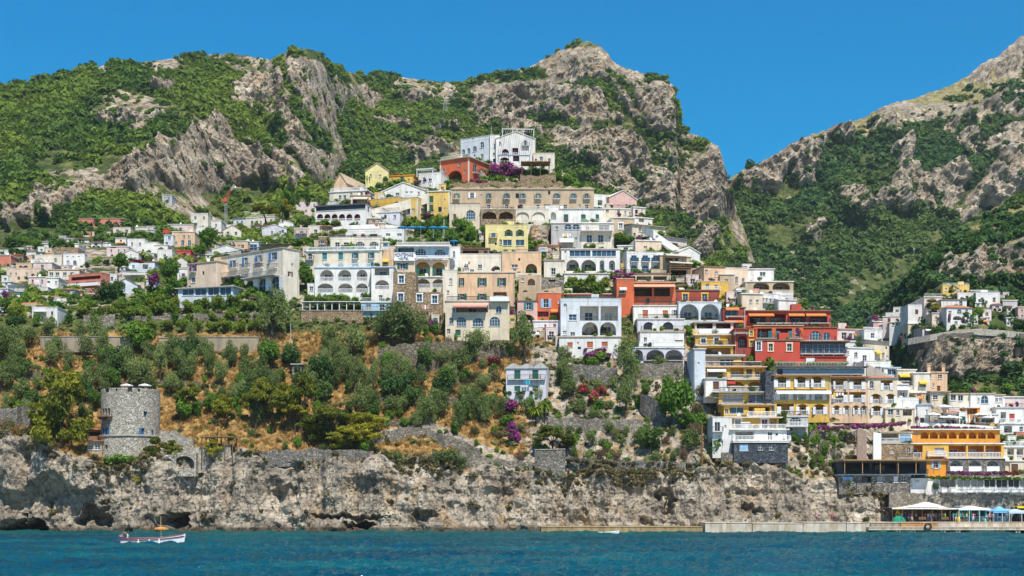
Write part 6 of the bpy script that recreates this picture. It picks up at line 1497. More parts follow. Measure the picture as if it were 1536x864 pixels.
grove('darkround', '4,420,12,14 40,424,10,14 80,372,16,20 92,362,16,20 160,400,12,14 245,392,12,14', None, 'm')
# further olives and shrubs of the terraces, each kept clear of the others
_pts = []
def thicket(kind, poly, n, hr, dist, seed, group, sheet='f', avoid=()):
    r = random.Random(seed); poly = np.array(poly, float); lo, hi = poly.min(0), poly.max(0); made = 0
    for _ in range(n*40):
        if made >= n: break
        x, y = r.uniform(lo[0], hi[0]), r.uniform(lo[1], hi[1])
        if not poly_mask(poly, np.array([x]), np.array([y]))[0] or any(math.hypot(x-a, y-b) < dist for a, b in _pts): continue
        h = r.uniform(*hr)
        if any(a < x < b and c < y-h/2 < d+h/2 for a, b, c, d in avoid): continue
        _pts.append((x, y)); made += 1
        plant(kind, x, y, h, unique_label(DESC[kind], x, y-h/2, h), h*r.uniform(.6, .95), group, sheet)
AV = [(150,245,580,690),(754,834,545,600),(670,770,450,505)]
thicket('olive', [(0,510),(380,530),(560,545),(750,540),(755,640),(560,650),(250,640),(0,640)], 62, (26, 46), 15, 1, OG, avoid=AV)
thicket('olivebush', [(0,505),(380,525),(750,530),(755,690),(560,690),(0,650)], 46, (12, 24), 11, 2, 'grey green shrubs of the dry terraces', avoid=AV)
thicket('round', [(0,515),(380,535),(750,545),(755,640),(560,650),(250,640),(0,640)], 22, (20, 40), 15, 11, 'leafy trees of the dry terraces', avoid=AV)
thicket('bush', [(0,505),(380,525),(750,530),(755,690),(560,690),(0,650)], 44, (11, 24), 10, 12, 'green shrubs of the dry terraces', avoid=AV)
thicket('limebush', [(0,505),(380,525),(750,530),(755,690),(560,690),(0,650)], 22, (9, 17), 10, 13, 'bright green shrubs of the dry terraces', avoid=AV)
thicket('bush', [(1184,645),(1280,650),(1330,700),(1330,745),(1260,742),(1180,715)], 34, (9, 20), 8, 14, 'green shrubs of the bank below the yellow hotel')
thicket('drybush', [(0,505),(380,525),(750,530),(780,700),(560,690),(0,650)], 40, (10, 20), 10, 3, 'dry shrubs of the dry terraces', avoid=AV)
thicket('bush', [(0,455),(250,446),(440,452),(440,500),(200,500),(0,530)], 40, (12, 24), 10, 4, 'green shrubs of the terraced gardens')
thicket('olivebush', [(835,545),(1040,560),(1075,700),(820,705),(780,640)], 34, (14, 30), 12, 5, 'grey green shrubs under the white houses')
thicket('bush', [(835,545),(1040,560),(1075,700),(820,705),(780,640)], 26, (12, 28), 12, 6, 'green shrubs under the white houses')
thicket('drybush', [(1184,645),(1280,650),(1300,700),(1260,740),(1180,715)], 24, (9, 18), 8, 7, 'dry shrubs of the bank below the yellow hotel')
thicket('bush', [(560,505),(770,500),(770,545),(560,545)], 22, (14, 26), 11, 8, 'green shrubs below the peach palazzo')
thicket('drybush', [(300,690),(560,690),(1050,702),(1050,716),(300,704)], 26, (9, 16), 12, 9, 'dry shrubs along the cliff edge')
thicket('darkround', [(0,520),(380,540),(750,550),(750,640),(560,650),(250,640),(0,640)], 20, (34, 54), 13, 21, 'slim dark trees of the dry terraces', avoid=AV)
thicket('pine', [(250,600),(560,600),(640,650),(560,672),(300,660)], 10, (30, 52), 22, 22, 'young pines of the dry terraces', avoid=AV)
# ------------------------------------------------------------------ walls, terraces and paths
def run_wall(label, pts, mat, thick=.6, nm='retaining_wall', cat='wall', sheet='f', fwd=.5, group=None, Y=None, cap=None):
    """an upright wall through [(px, py_top, py_foot)]; it stands on the slope at its foot"""
    sh = SH[sheet]; m = MB()
    if not cap and nm in ('retaining_wall', 'lane_wall') and 'stone' in mat.name:
        rj = random.Random(int(pts[0][0]*3+pts[0][1])); q = []
        for (x0, a0, b0), (x1, a1, b1) in zip(pts[:-1], pts[1:]):
            n = max(1, int(abs(x1-x0)/7))
            for i in range(n): t = i/n; q.append((x0+(x1-x0)*t, a0+(a1-a0)*t+rj.uniform(-1.6, 2.2), b0+(b1-b0)*t))
        pts = q+[pts[-1]]
    Ys = [(Y if Y else sh.depth(p[0], p[2])-fwd) for p in pts]
    if not Y: Ys = [min(Ys[max(0, i-1):i+2]) for i in range(len(Ys))]
    c0 = P(pts[0][0], pts[0][2], Ys[0])
    T = [P(p[0], p[1], y)-c0 for p, y in zip(pts, Ys)]; B = [P(p[0], p[2], y)-c0-Vector((0, 0, 1.2)) for p, y in zip(pts, Ys)]
    d = Vector((0, thick, 0))
    for i in range(len(pts)-1):
        m.poly([B[i], B[i+1], T[i+1], T[i]]); m.poly([T[i], T[i+1], T[i+1]+d, T[i]+d]); m.poly([B[i+1]+d, B[i]+d, T[i]+d, T[i+1]+d])
    m.poly([B[0]+d, B[0], T[0], T[0]+d]); m.poly([B[-1], B[-1]+d, T[-1]+d, T[-1]])
    o = m.build(nm, [mat], None, c0); tag(o, label, cat, group)
    if cap:
        q = MB(); u = Vector((0, 0, .14)); e = Vector((0, .12, 0))
        for i in range(len(pts)-1):
            a, b = T[i]+Vector((0, 0, .003)), T[i+1]+Vector((0, 0, .003))
            q.poly([a-e, b-e, b-e+u, a-e+u]); q.poly([a-e+u, b-e+u, b+d+u, a+d+u]); q.poly([a-e, a+d, b+d, b-e])
        q.build('coping', [cap], o)
    return o
OW = stone('oldwall', (.11, .09, .06), (.22, .18, .12), (.33, .28, .2))
ST, GS, TS = wallmat('stone'), wallmat('greystone'), wallmat('tanstone')
run_wall('long pale garden wall below the citrus terraces', [(60,506,521),(105,505,520),(200,506,520)], stucco('gardenwall', (.34, .28, .2), .9), cap=CONC)
run_wall('tall beige garden wall ending at the great olive', [(238,507,526),(300,506,527),(388,506,524)], stucco('gardenwall2', (.36, .29, .19), .9), cap=CONC)
run_wall('short garden wall above the long pale wall', [(125,474,490),(172,472,488)], ST)
run_wall('low garden wall beneath the citrus rows', [(195,474,480),(300,471,478),(390,468,476)], ST)
run_wall('stone wall under the white pergola fence', [(452,466,482),(545,466,480)], TS, cap=CONC)
run_wall('overgrown stone wall under the olive grove by the stone house', [(566,524,546),(600,516,550),(640,512,550),(690,512,544),(770,510,530)], OW)
run_wall('broken stone wall left of the stone tower', [(-10,612,634),(40,610,634),(70,612,640)], GS)
run_wall('stone wall along the upper leg of the zigzag path', [(556,652,664),(600,642,655),(645,640,650)], ST)
run_wall('stone wall along the middle leg of the zigzag path', [(640,642,654),(690,660,674),(720,672,684)], ST)
run_wall('stone wall along the foot of the zigzag path', [(600,690,700),(680,676,692),(760,690,700),(800,694,704)], ST)
run_wall('square bastion wall under the bent pine', [(802,675,708),(848,674,709)], GS, fwd=1.1, cap=CONC)
run_wall('long grey sea wall with a path behind it', [(850,684,700),(900,690,703),(960,692,706),(1000,692,703),(1052,695,702)], GS, fwd=.7)
run_wall('terrace wall with hanging plants beside the lone white house', [(822,626,642),(880,627,642),(965,629,644)], ST)
run_wall('rubble terrace wall under the white arched house', [(838,548,566),(890,548,570),(925,550,572)], GS)
run_wall('stone wall below the lilac loggia', [(952,545,565),(1025,545,566)], ST)
run_wall('stone wall stepping down under the brown shrubs', [(960,590,610),(1000,605,640)], GS)
run_wall('great stone wall under the stepped apartments', [(1082,679,699),(1130,679,700),(1182,679,699)], ST, fwd=1.6)
run_wall('sloping parapet on the great stone wall', [(1130,685,688),(1174,691,695)], GS, fwd=2.6)
run_wall('low stone wall below the hedge', [(1052,703,722),(1100,706,724),(1180,712,722)], GS, fwd=1.)
run_wall('stone terrace wall under the yellow hotel', [(1186,646,654),(1250,648,656),(1300,646,654)], ST)
run_wall('diagonal stone wall on the dry bank below the yellow hotel', [(1228,662,668),(1262,678,686)], ST)
run_wall('brown plank ramp on the bank by the white pillar', [(1286,643,690),(1300,646,690)], plain('ramp_brown', (.30, .22, .17), .9), fwd=1.5, nm='ramp', cat='ramp')
run_wall('white sloping pillar on the bank beside the brown ramp', [(1310,648,690),(1322,650,690)], WHITE, fwd=2., nm='pillar', cat='pillar')
run_wall('rubble wall behind the beach tents', [(1334,738,754),(1400,741,755),(1470,742,754),(1552,742,756)], ST, fwd=2.)
run_wall('stone wall with a wide arch on the cliff by the tower', [(240,672,704),(302,670,700),(322,672,700)], wallmat('towerstone'), fwd=.9)
run_wall('stone turret below the cliff edge pergola', [(320,668,698),(346,668,700)], wallmat('towerstone'), fwd=1.2)
run_wall('grey stone annex wall beside the tower', [(239,646,664),(262,647,664),(290,660,672)], wallmat('towerstone'), fwd=1.)
run_wall('terrace wall behind the tower pines', [(300,678,690),(380,676,692),(470,673,690),(560,676,692)], GS, fwd=.4)
for lb, pts, wm_ in (('white slanting parapet of the ridge lane', [(536,319,326),(600,303,310),(662,284,292)], 'pcream'), ('white lane parapet above the cream hotel', [(468,346,352),(520,338,344),(572,336,344),(610,340,348)], 'white'), ('cream lane wall under the orange villa', [(674,275,284),(740,272,284),(845,273,284)], 'tanstone'),
    ('white lane wall between the tan arcades', [(718,340,350),(800,336,350)], 'pcream'), ('cream wall under the brown terrace', [(690,408,414),(812,410,418)], 'pcream'), ('pale wall below the white villa with four arches', [(846,440,446),(925,440,446)], 'cream'), ('cream garden wall over the rose house', [(776,440,452),(842,430,444)], 'tan'),
    ('white descending wall on the shoulder', [(955,334,338),(980,346,350),(1018,372,376)], 'white'), ('white stepped wall below the roof tanks', [(1300,545,556),(1340,566,574),(1372,586,596)], 'pcream'),
    ('grey lane wall under the white houses', [(1420,614,624),(1460,618,626),(1506,616,624)], 'pcream'), ('white wall of the roof garden', [(1380,634,646),(1440,636,646),(1500,640,650)], 'white')):
    run_wall(lb, pts, wallmat(wm_), fwd=3.2 if 'slanting' in lb else .9, nm='lane_wall')
for lb, pts in (('low terrace wall crossing the olives uphill of the stone tower', [(150,572,578),(230,570,577),(300,573,580)]), ('low terrace wall beside the stone hut', [(455,560,566),(540,556,563),(620,560,567)]), ('low terrace wall in the middle of the dry slope', [(560,598,604),(640,594,602),(720,598,605)]),
    ('crooked terrace wall at the picture edge among dark olives', [(-10,560,567),(50,556,563),(110,560,567)]), ('low terrace wall above the tower pines', [(300,600,606),(370,596,603),(450,598,604)]), ('short terrace wall left of the lone white house', [(670,566,572),(750,563,570)]), ('short terrace wall over the zigzag path', [(570,630,636),(650,626,632)])):
    run_wall(lb, pts, OW, fwd=.4)
# rock face in the middle of the town
def crag(label, px0, px1, y0, y1, seed, fwd=1.5, sheet='f'):
    Y = SH[sheet].depth((px0+px1)/2, y1)-fwd; n, k = 26, 22
    u, v = np.meshgrid(np.linspace(0, 1, n), np.linspace(0, 1, k), indexing='ij')
    c = np.stack([((px0+(px1-px0)*u)-CX)/F*Y, Y+v*5+2.5*(2*u-1)**4*2, CZ+(HY-(y1+(y0-y1)*v))/F*Y], -1)
    d = (fbm(c, .3, 4, True, off=seed)-.5)*3; c[..., 1] -= d
    idx = np.arange(n*k).reshape(n, k); fc = np.stack([idx[:-1, :-1], idx[1:, :-1], idx[1:, 1:], idx[:-1, 1:]], -1).reshape(-1, 4)
    me = np_mesh('crag', c.reshape(-1, 3), fc, [front_mat]); 
    for a, q in (('rock', 1.), ('dry', 1.), ('wet', 0.), ('rust', .7)): attr(me, a, np.full(n*k, q))
    return tag(link('crag', me), label, 'rock')
crag('bare brown rock face beside the pale yellow house', 792, 828, 332, 366, 1.)
crag('rough rock shelf between the sandy arches', 812, 846, 372, 396, 2.)
crag('rock knob above the zigzag path', 620, 660, 676, 692, 3., .8)
# ------------------------------------------------------------------ coast road on the spur
rd_ = [(1362,508,516),(1395,502,512),(1430,496,509),(1465,493,508),(1500,495,509),(1552,500,514)]
cr = run_wall('arched stone retaining wall of the coast road', [(a, b+3, b+14) for a, b, c in rd_], stone('roadstone', (.10, .09, .075), (.19, .17, .14), (.3, .27, .22)), sheet='s', fwd=1.2)
cr2 = run_wall('pale parapet of the coast road', [(a, b, b+3.5) for a, b, c in rd_], CONC, sheet='s', Y=None, fwd=2.6, nm='road_parapet', thick=.5)
# ------------------------------------------------------------------ the round stone tower
def tower():
    Y = front.depth(196, 680)-1.0+4.2; s = F/Y
    r0 = 43/s; zb = CZ+(HY-682)/s; c = Vector(((196-CX)/s, Y, zb))
    root = link('stone_tower', None, None, c); tag(root, 'round stone watchtower with blue shutters and a small wooden balcony', 'tower')
    zof = lambda py: CZ+(HY-py)/s-zb
    ang = lambda px: math.asin(max(-.98, min(.98, (px-196)/43.)))
    TW = stone('towerstone', *STONES['towerstone'])
    holes = []
    def hole(px, py, w, h): holes.append((ang(px-w/2), ang(px+w/2), zof(py+h/2), zof(py-h/2)))
    W_ = [(162.5,620,4.4,11,'A'),(168,620,4.4,11,'A'),(173.5,620,4.4,11,'A'),(168,649,5.5,11,'w'),(226,623,4.5,8,'w'),(223,649,4,10,'w'),(234,651,2.5,10,'w'),(172,672,4.5,6,'w'),(159,673,3,7,'w')]
    for px, py, w, h, k in W_: hole(px, py, w, h)
    for px, w, py, h in ((170, 8, 588, 6), (206, 6, 588, 6), (186, 3, 588, 4), (218, 3, 588, 4)): hole(px, py, w, h)
    rr = lambda z: r0*(1.0+.03*max(0, 1-z/zof(655))) if z > zof(655) else r0*1.05+(zof(655)-z)*.06
    A = sorted({*np.linspace(-math.pi, math.pi, 73), *[h[0] for h in holes], *[h[1] for h in holes]}); Z = sorted({-3., 0., *np.linspace(0, zof(585), 12), zof(655), zof(655)-.01, *[h[2] for h in holes], *[min(h[3], zof(585)) for h in holes]})
    p = lambda a, z, k=0.: (math.sin(a)*(rr(z)-k), -math.cos(a)*(rr(z)-k), z)
    m = MB()
    for i in range(len(A)-1):
        for j in range(len(Z)-1):
            a, z = (A[i]+A[i+1])/2, (Z[j]+Z[j+1])/2
            if Z[j+1]-Z[j] < 1e-4 or any(h[0] < a < h[1] and h[2] < z < h[3] for h in holes): continue
            m.poly([p(A[i], Z[j]), p(A[i+1], Z[j]), p(A[i+1], Z[j+1]), p(A[i], Z[j+1])])
    for a0, a1, z0, z1 in holes:
        k = .5
        m.poly([p(a0, z0), p(a0, z1), p(a0, z1, k), p(a0, z0, k)]); m.poly([p(a1, z0, k), p(a1, z1, k), p(a1, z1), p(a1, z0)]); m.poly([p(a0, z0), p(a0, z0, k), p(a1, z0, k), p(a1, z0)])
        if z1 < zof(586): m.poly([p(a0, z1, k), p(a0, z1), p(a1, z1), p(a1, z1, k)])
    zt = zof(592); m.poly([p(a, zt, .5) for a in A[:-1]])
    for i in range(len(A)-1): m.poly([p(A[i], zof(585)), p(A[i+1], zof(585)), p(A[i+1], zof(585), .7), p(A[i], zof(585), .7)]); m.poly([p(A[i+1], zt, .7), p(A[i], zt, .7), p(A[i], zof(585), .7), p(A[i+1], zof(585), .7)])
    m.build('wall', [TW], root)
    cm = MB(); q = 72
    for i in range(q):
        a0, a1 = -math.pi+2*math.pi*i/q, -math.pi+2*math.pi*(i+1)/q; z = zof(655)
        e = lambda a, d, zz: (math.sin(a)*(r0*1.05+d), -math.cos(a)*(r0*1.05+d), zz)
        cm.poly([e(a0, .25, z-.12), e(a1, .25, z-.12), e(a1, .25, z+.12), e(a0, .25, z+.12)]); cm.poly([e(a0, .25, z+.12), e(a1, .25, z+.12), e(a1, -.3, z+.2), e(a0, -.3, z+.2)]); cm.poly([e(a0, -.05, z-.3), e(a1, -.05, z-.3), e(a1, .25, z-.12), e(a0, .25, z-.12)])
    cm.build('string_course', [CONC], root)
    for px, py, w, h, k in W_:
        a = ang(px); wm, hm = round(w/s/max(.35, math.cos(a)), 2), round(h/s, 2); z = zof(py+h/2)
        o = link('window', frame_mesh(wm, hm, False, (2, 2), pm('blue')), root, p(a, z, .35), (0, 0, a)); link('pane', pane_mesh(wm, hm, False, GLASSB), o)
        if (px, py) == (168, 649) or (px, py) == (223, 649):
            for sd in ((-1, 1) if px == 168 else (-1,)):
                c_ = link('shutter', shutter_mesh(wm*.7, hm, pm('blue')), root, p(a+sd*(wm*.85)/r0-(wm*.35)/r0, z, -.03), (0, 0, a+sd*(wm*.85)/r0))
    a = ang(170); b = link('balcony', None, root, p(a, zof(627), 0), (0, 0, a))
    bm = MB(); L = 3.2; bm.box((-L/2, -1.1, -.15), (L/2, .3, 0))
    for x in np.linspace(-L/2+.2, L/2-.2, 5): bm.box((x-.09, -.9, -.5), (x+.09, .3, -.152))
    bm.build('floor', [WOOD], b)
    rl = rail_mesh(L, 1.0, 'i', WOOD, 1.2); r = link('railing', rl, b, (-L/2, -1.05, .003))
    return c, s, zof, r0
TC, TSs, TZ, TR = tower()
def parasol(label, loc, r, h, mat, closed=False, nm='parasol', group=None, tilt=0, drop=.28):
    root = link(nm, None, None, loc); tag(root, label, 'parasol', group)
    m = MB(); m.tube([(0, 0, 0), (0, 0, h)], .03, 5); m.build('pole', [WHITE if not closed else WOOD], root)
    c = MB()
    if closed: c.lathe([(.16, h*.35), (.2, h*.5), (.1, h*.9), (.02, h*1.03)], 8)
    else:
        n = 8; z0 = h-r*drop
        for i in range(n):
            a0, a1 = 2*math.pi*i/n, 2*math.pi*(i+1)/n; am = (a0+a1)/2
            A_, B_ = (r*math.cos(a0), r*math.sin(a0), z0), (r*math.cos(a1), r*math.sin(a1), z0); M_ = (r*.93*math.cos(am), r*.93*math.sin(am), z0+.06)
            c.poly([A_, M_, (0, 0, h)]); c.poly([M_, B_, (0, 0, h)]); D = (0, 0, -.18)
            c.poly([tuple(np.add(A_, D)), tuple(np.add(M_, D)), M_, A_]); c.poly([tuple(np.add(M_, D)), tuple(np.add(B_, D)), B_, M_])
    c.build('canopy', [mat], root); 
    return root
CAN = {k: plain('cloth_'+k, v, .85, var=.06) for k, v in {'white': (.78, .77, .74), 'blue': (.03, .22, .45), 'teal': (.04, .34, .46), 'orange': (.62, .27, .05), 'sky': (.16, .42, .72), 'yellow': (.75, .55, .03), 'canvas': (.70, .65, .58), 'green': (.01, .22, .13)}.items()}
for i, px in enumerate((193, 220)):
    parasol('white parasol on the tower roof beside the wall plants' if i == 0 else 'white parasol on the tower roof at its seaward rim', TC+Vector(((px-196)/TSs, -1.5, TZ(592))), 1.3, 2.1, CAN['white'])
H('brown tiled lean-to beside the stone tower', 128, 153, 644, 660, 'brown', 'o:n 20x6@651 140 +n +x', 'shed', 'terra', rh=.6, base=2.)
H('weathered shed with blue doors under the tower lean-to', 131, 153, 661, 676, 'tan', 'w 8x7@671 136 +u; w 8x7@671 146 +u', 'shed', 'terra', rh=.4, fwd=1.2, base=2., nm='shed', cat='shed')
# arches in the cliff terrace beside the tower
for lb, px, py, w, h in (('low stone vault with a dark arch at the cliff edge by the tower', 276, 703, 30, 20), ('half hidden dark arch under the tower terrace', 250, 704, 22, 18)):
    H(lb, px-w/2-3, px+w/2+3, py-h-4, py, 'towerstone', f'a {w}x{h-2}@{py-h/2} {px} +n +x', 'none', fwd=2.6, d=4, base=1.5, nm='vault', cat='vault')
def pergola(label, px0, px1, pyt, pyb, col=THATCH, dep=4., fwd=2.5, sheet='f', nm='pergola', posts=5):
    Y = SH[sheet].depth((px0+px1)/2, pyb)-fwd; a, b, t = P(px0, pyb, Y), P(px1, pyb, Y), P(px0, pyt, Y).z
    root = link(nm, None, None, a); tag(root, label, 'pergola'); L = b.x-a.x; h = t-a.z
    for i in range(posts):
        for y in (0, dep-.2): m = MB(); m.box((-.08, -.08, -1), (.08, .08, h)); m.build('post', [WOOD if col is not WHITE else WHITE], root, (L*i/(posts-1), y, 0))
    m = MB(); m.box((-.3, -.4, h+.003), (L+.3, dep, h+.12))
    if col is THATCH:
        r = random.Random(3)
        for i in range(int(L*3)): x = r.uniform(-.3, L+.2); m.box((x, -.6-r.random()*.2, h+.125), (x+.12, dep, h+.17+r.random()*.05))
    m.build('roof', [col], root)
    return root
pergola('reed roofed pergola on posts at the cliff edge', 303, 349, 656, 684)
pergola('reed roofed terrace pergola below the summit villa', 783, 824, 243, 270, posts=4, dep=5, fwd=1.5)
run_wall('tan stone terrace front under the reed roofed pergola', [(780,262,274),(834,262,274)], TS, fwd=2.2)
pergola('white post pergola fence under the white arcade hotel', 454, 542, 453, 468, WHITE, 2.5, 1., posts=9)
# ------------------------------------------------------------------ vine arbours
def vine(label, pts, hpx, kind='lime', sheet='f', fwd=1., dep=2.5, nm='vine_arbour', n=None):
    """leafy creeper spread along a line of pixels, a soft thick band"""
    bl = []; sh = SH[sheet]; Y = min(sh.depth(p[0], p[1]) for p in pts)-fwd; s = F/Y
    o = P(pts[0][0], pts[0][1], Y); r = random.Random(int(pts[0][0]))
    for (x0, y0), (x1, y1) in zip(pts[:-1], pts[1:]):
        k = max(2, int(abs(x1-x0)+abs(y1-y0))//3)
        for i in range(k+1):
            t = i/k; q = hpx/s*.5*r.uniform(.7, 1.15)
            p = P(x0+(x1-x0)*t, y0+(y1-y0)*t, Y)-o; bl.append((p.x, r.uniform(0, dep), p.z+r.uniform(-.25, .25)*hpx/s, q*1.1, q, q*.8))
    me = (flower_mesh if kind in ('bougain', 'red') else cloud_mesh)(nm, bl, n or min(2600, 60*len(bl)), .3, int(pts[0][0]), LM[kind]); ob = link(nm, me, None, o)
    return tag(ob, label, 'vine' if kind not in ('bougain', 'red') else 'bougainvillea')
vine('bright vine row on white poles under the four arched villa', [(852,424),(910,421)], 12)
vine('second vine row below the bright vine row', [(852,434),(905,433)], 9, 'green')
vine('vine covering the pergola below the yellow hotel', [(1214,626),(1298,624)], 7)
vine('magenta flowering hedge on the yellow hotel terrace rail', [(1232,641),(1322,638),(1356,634)], 6, 'bougain', fwd=5, nm='bougainvillea_hedge')
vine('magenta flower fringe along the orange restaurant roof', [(1370,641),(1430,641),(1500,645)], 5, 'bougain', fwd=6.5, nm='bougainvillea_hedge')
vine('violet flower box row under the white arched bays', [(1424,709),(1508,710)], 5, 'bougain', fwd=9.5, nm='flower_box_row')
vine('red and pink flowers on the wall by the brown door', [(1510,710),(1536,708)], 7, 'red', fwd=9, nm='flower_box_row')
vine('violet creeper hanging along the red hotel eave', [(1160,489),(1203,490)], 4, 'bougain', fwd=4, nm='bougainvillea_hedge')
vine('violet creeper falling between the red terraces', [(1198,492),(1200,508)], 6, 'bougain', fwd=4.4, nm='bougainvillea_hedge')
vine('yellow green creeper over the teal arched windows', [(1206,491),(1252,493),(1254,504)], 6, fwd=3.5)
vine('yellow green creeper along the red hotel middle storey', [(1132,489),(1158,488)], 5, fwd=3.5)
vine('green vine under the ornate red wall', [(1128,545),(1172,545),(1196,548)], 8, 'lime', fwd=4.5)
vine('dense vine on the terrace under the glass restaurant', [(1206,545),(1268,546)], 9, 'green', fwd=5)
vine('violet creeper arch over the orange red house', [(922,435),(924,414),(948,410)], 6, 'bougain', fwd=2.5, nm='bougainvillea_hedge')
vine('magenta creeper on the white lower storey', [(842,507),(880,507),(915,508)], 4, 'bougain', fwd=3.5, nm='bougainvillea_hedge')
vine('magenta creeper tumbling from the white lower storey', [(884,532),(900,524)], 9, 'bougain', fwd=3.5, nm='bougainvillea_hedge')
vine('magenta creeper below the summit villa', [(734,260),(780,254)], 14, 'bougain', nm='bougainvillea_hedge', fwd=2)
vine('dark red creeper at the foot of the orange villa', [(676,276),(715,270)], 6, 'red', nm='bougainvillea_hedge', fwd=2)
vine('violet creeper beside the yellow chapel', [(584,318),(596,306),(622,298)], 8, 'bougain', fwd=3, nm='bougainvillea_hedge')
vine('magenta hedge on the white ridge house', [(572,285),(600,280)], 4, 'bougain', fwd=2, nm='bougainvillea_hedge')
vine('magenta hedge beneath the white roof pergola', [(620,274),(640,270)], 4, 'bougain', fwd=3, nm='bougainvillea_hedge')
vine('red creeper hanging below the yellow lane wall', [(540,320),(562,318)], 6, 'red', fwd=3, nm='bougainvillea_hedge')
vine('vines on the pergola of the lone white house', [(756,570),(790,569)], 5, fwd=2.2)
vine('lower green pergola of the lone white house', [(756,588),(800,589)], 5, fwd=3)
vine('vines climbing over the tan ruin pergola', [(776,257),(820,256)], 8, 'green', fwd=3)
vine('green hedge on the roof of the white house with green glass', [(930,375),(995,377)], 4, fwd=.5)
vine('long green hedge along the lane above the cream hotel', [(440,362),(480,352),(520,345)], 6, fwd=1)
vine('vine terrace beside the belfry', [(386,362),(420,358),(462,354)], 7, 'green', 'm', 1)
vine('vine arbour under the peach palazzo', [(700,492),(760,491)], 6, 'green', fwd=3)
vine('green hedge over the rose house', [(782,480),(808,478)], 7, fwd=2.5)
vine('trailing green plants on the stepped apartments', [(1158,540),(1160,570),(1166,600)], 7, 'green', fwd=3)
vine('trailing plants at the corner of the white villa storeys', [(1034,488),(1036,512)], 9, 'green', fwd=2.5)
vine('hanging greenery on the apartment terraces', [(1176,620),(1178,650)], 9, 'lime', fwd=3)
vine('ivy over the stone base of the tower', [(156,690),(180,686),(205,692)], 12, 'green', fwd=3)
vine('creepers spilling over the rubble terrace wall', [(842,552),(880,551),(922,553)], 9, 'green', fwd=1.6)
vine('creepers on the wall under the lilac loggia', [(956,549),(1020,549)], 8, 'olive', fwd=1.6, nm='vine_arbour')
vine('hanging scrub along the grey sea wall', [(852,690),(920,694),(1048,697)], 7, 'dry', fwd=1.6, nm='vine_arbour')
vine('hanging scrub along the old wall below the peach palazzo', [(570,526),(660,516),(765,514)], 8, 'olive', fwd=1.6, nm='vine_arbour')
vine('clipped hedge below the stepped apartments', [(1082,708),(1118,709)], 12, 'green', fwd=2)
vine('green hedge on the bank above the beach tents', [(1262,728),(1330,732)], 12, 'green', fwd=1.5)
vine('lawn roof of the glass fronted dining room', [(1396,716),(1460,717),(1552,718)], 4, 'lime', fwd=11, nm='roof_garden')
vine('pergola vines at the picture edge over the terraces', [(1500,655),(1545,657)], 8, 'green', fwd=3)
vine('magenta flowers hanging on the pink hotel', [(106,430),(112,428)], 6, 'bougain', 'm', 2, nm='bougainvillea_hedge')
vine('magenta creeper along the pink hotel terrace', [(136,428),(164,426)], 5, 'bougain', 'm', 2.5, nm='bougainvillea_hedge')
# ------------------------------------------------------------------ terrace parasols
YB = HS.Y
for i, px in enumerate((604, 618, 631, 650, 664)):
    zz = HU.zb+HU.h+.2
    parasol(['blue parasol nearest the cream hotel on the sign hotel roof', 'second blue parasol of the sign hotel roof', 'deep blue parasol in the middle of the sign hotel roof', 'blue parasol over the terrace corner of the sign hotel roof', 'teal parasol at the far end of the sign hotel roof'][i], Vector(((px-CX)/F*(YB+.8), YB+.8, zz)), 1.3, 2.9, CAN['blue' if i != 4 else 'teal'], group='blue parasols on the hotel roof terrace')
parasol('small blue parasol on the white stair tower', P(681, 371, YB+.5), 1.1, 1.8, CAN['blue'])
parasol('yellow parasol on the white arched terrace', P(646, 434, HS.Y-3.2), 1.3, 2.2, CAN['yellow'])
vine('red flower boxes along the sign hotel roof rail', [(600,366),(672,367)], 3, 'red', fwd=3.4, nm='flower_box_row', dep=.6)
def slab_board():
    Y = HS.Y-.6; a, b = P(591, 391, Y), P(622, 379, Y); m = MB(); m.box((0, 0, 0), (b.x-a.x, .3, b.z-a.z)); m.box((-.05, -.04, b.z-a.z+.002), (b.x-a.x+.05, .3, b.z-a.z+.08)); return m.build('name_board', [WHITE], None, a)
def sign(txt, px0, px1, py0, py1, Y, col, label):
    cu = bpy.data.curves.new('lettering', 'FONT'); cu.body = txt; cu.extrude = .04; cu.align_x = 'CENTER'; cu.align_y = 'CENTER'
    o = link('sign', cu, None, P((px0+px1)/2, (py0+py1)/2, Y), (math.pi/2, 0, 0)); cu.materials.append(pm(col))
    bpy.context.view_layer.update(); w, h = o.dimensions.x, o.dimensions.y
    o.scale = ((px1-px0)/F*Y/w, (py1-py0)/F*Y/h, 1)
    bpy.context.view_layer.update(); me = bpy.data.meshes.new_from_object(o.evaluated_get(bpy.context.evaluated_depsgraph_get())); q = link('sign', me, None, o.location.copy(), o.rotation_euler.copy()); q.scale = o.scale.copy(); bpy.data.objects.remove(o)
    return tag(q, label, 'sign')
tag(slab_board(), 'white name board across the corner of the sign hotel', 'board')
sign('MONTEMARE', 592, 620, 380, 385.3, HS.Y-.66, 'navy', 'large navy letters MONTEMARE on the white hotel front')
sign('HOTEL', 598, 613, 386.3, 389.6, HS.Y-.66, 'navy', 'small dark letters HOTEL under the navy letters')
sign('RISTORANTE E TERRAZZA', 626, 664, 388.6, 391.8, HS.Y-1.02, 'navy', 'dark blue letters RISTORANTE E TERRAZZA along the loggia balcony')
for i, (px, py, cl_) in enumerate(((1400,636,0),(1416,624,0),(1412,640,0),(1432,641,0),(1450,640,1),(1454,640,1),(1470,636,0),(1478,640,0),(1486,634,1),(1424,640,0),(1462,640,1))):
    parasol(unique_label('closed white parasol' if cl_ else 'open white parasol', px, py, 20), P(px, py, front.depth(px, 645)-1.), 1.6, 2.4, CAN['white'], bool(cl_), group='white parasols on the restaurant roof')
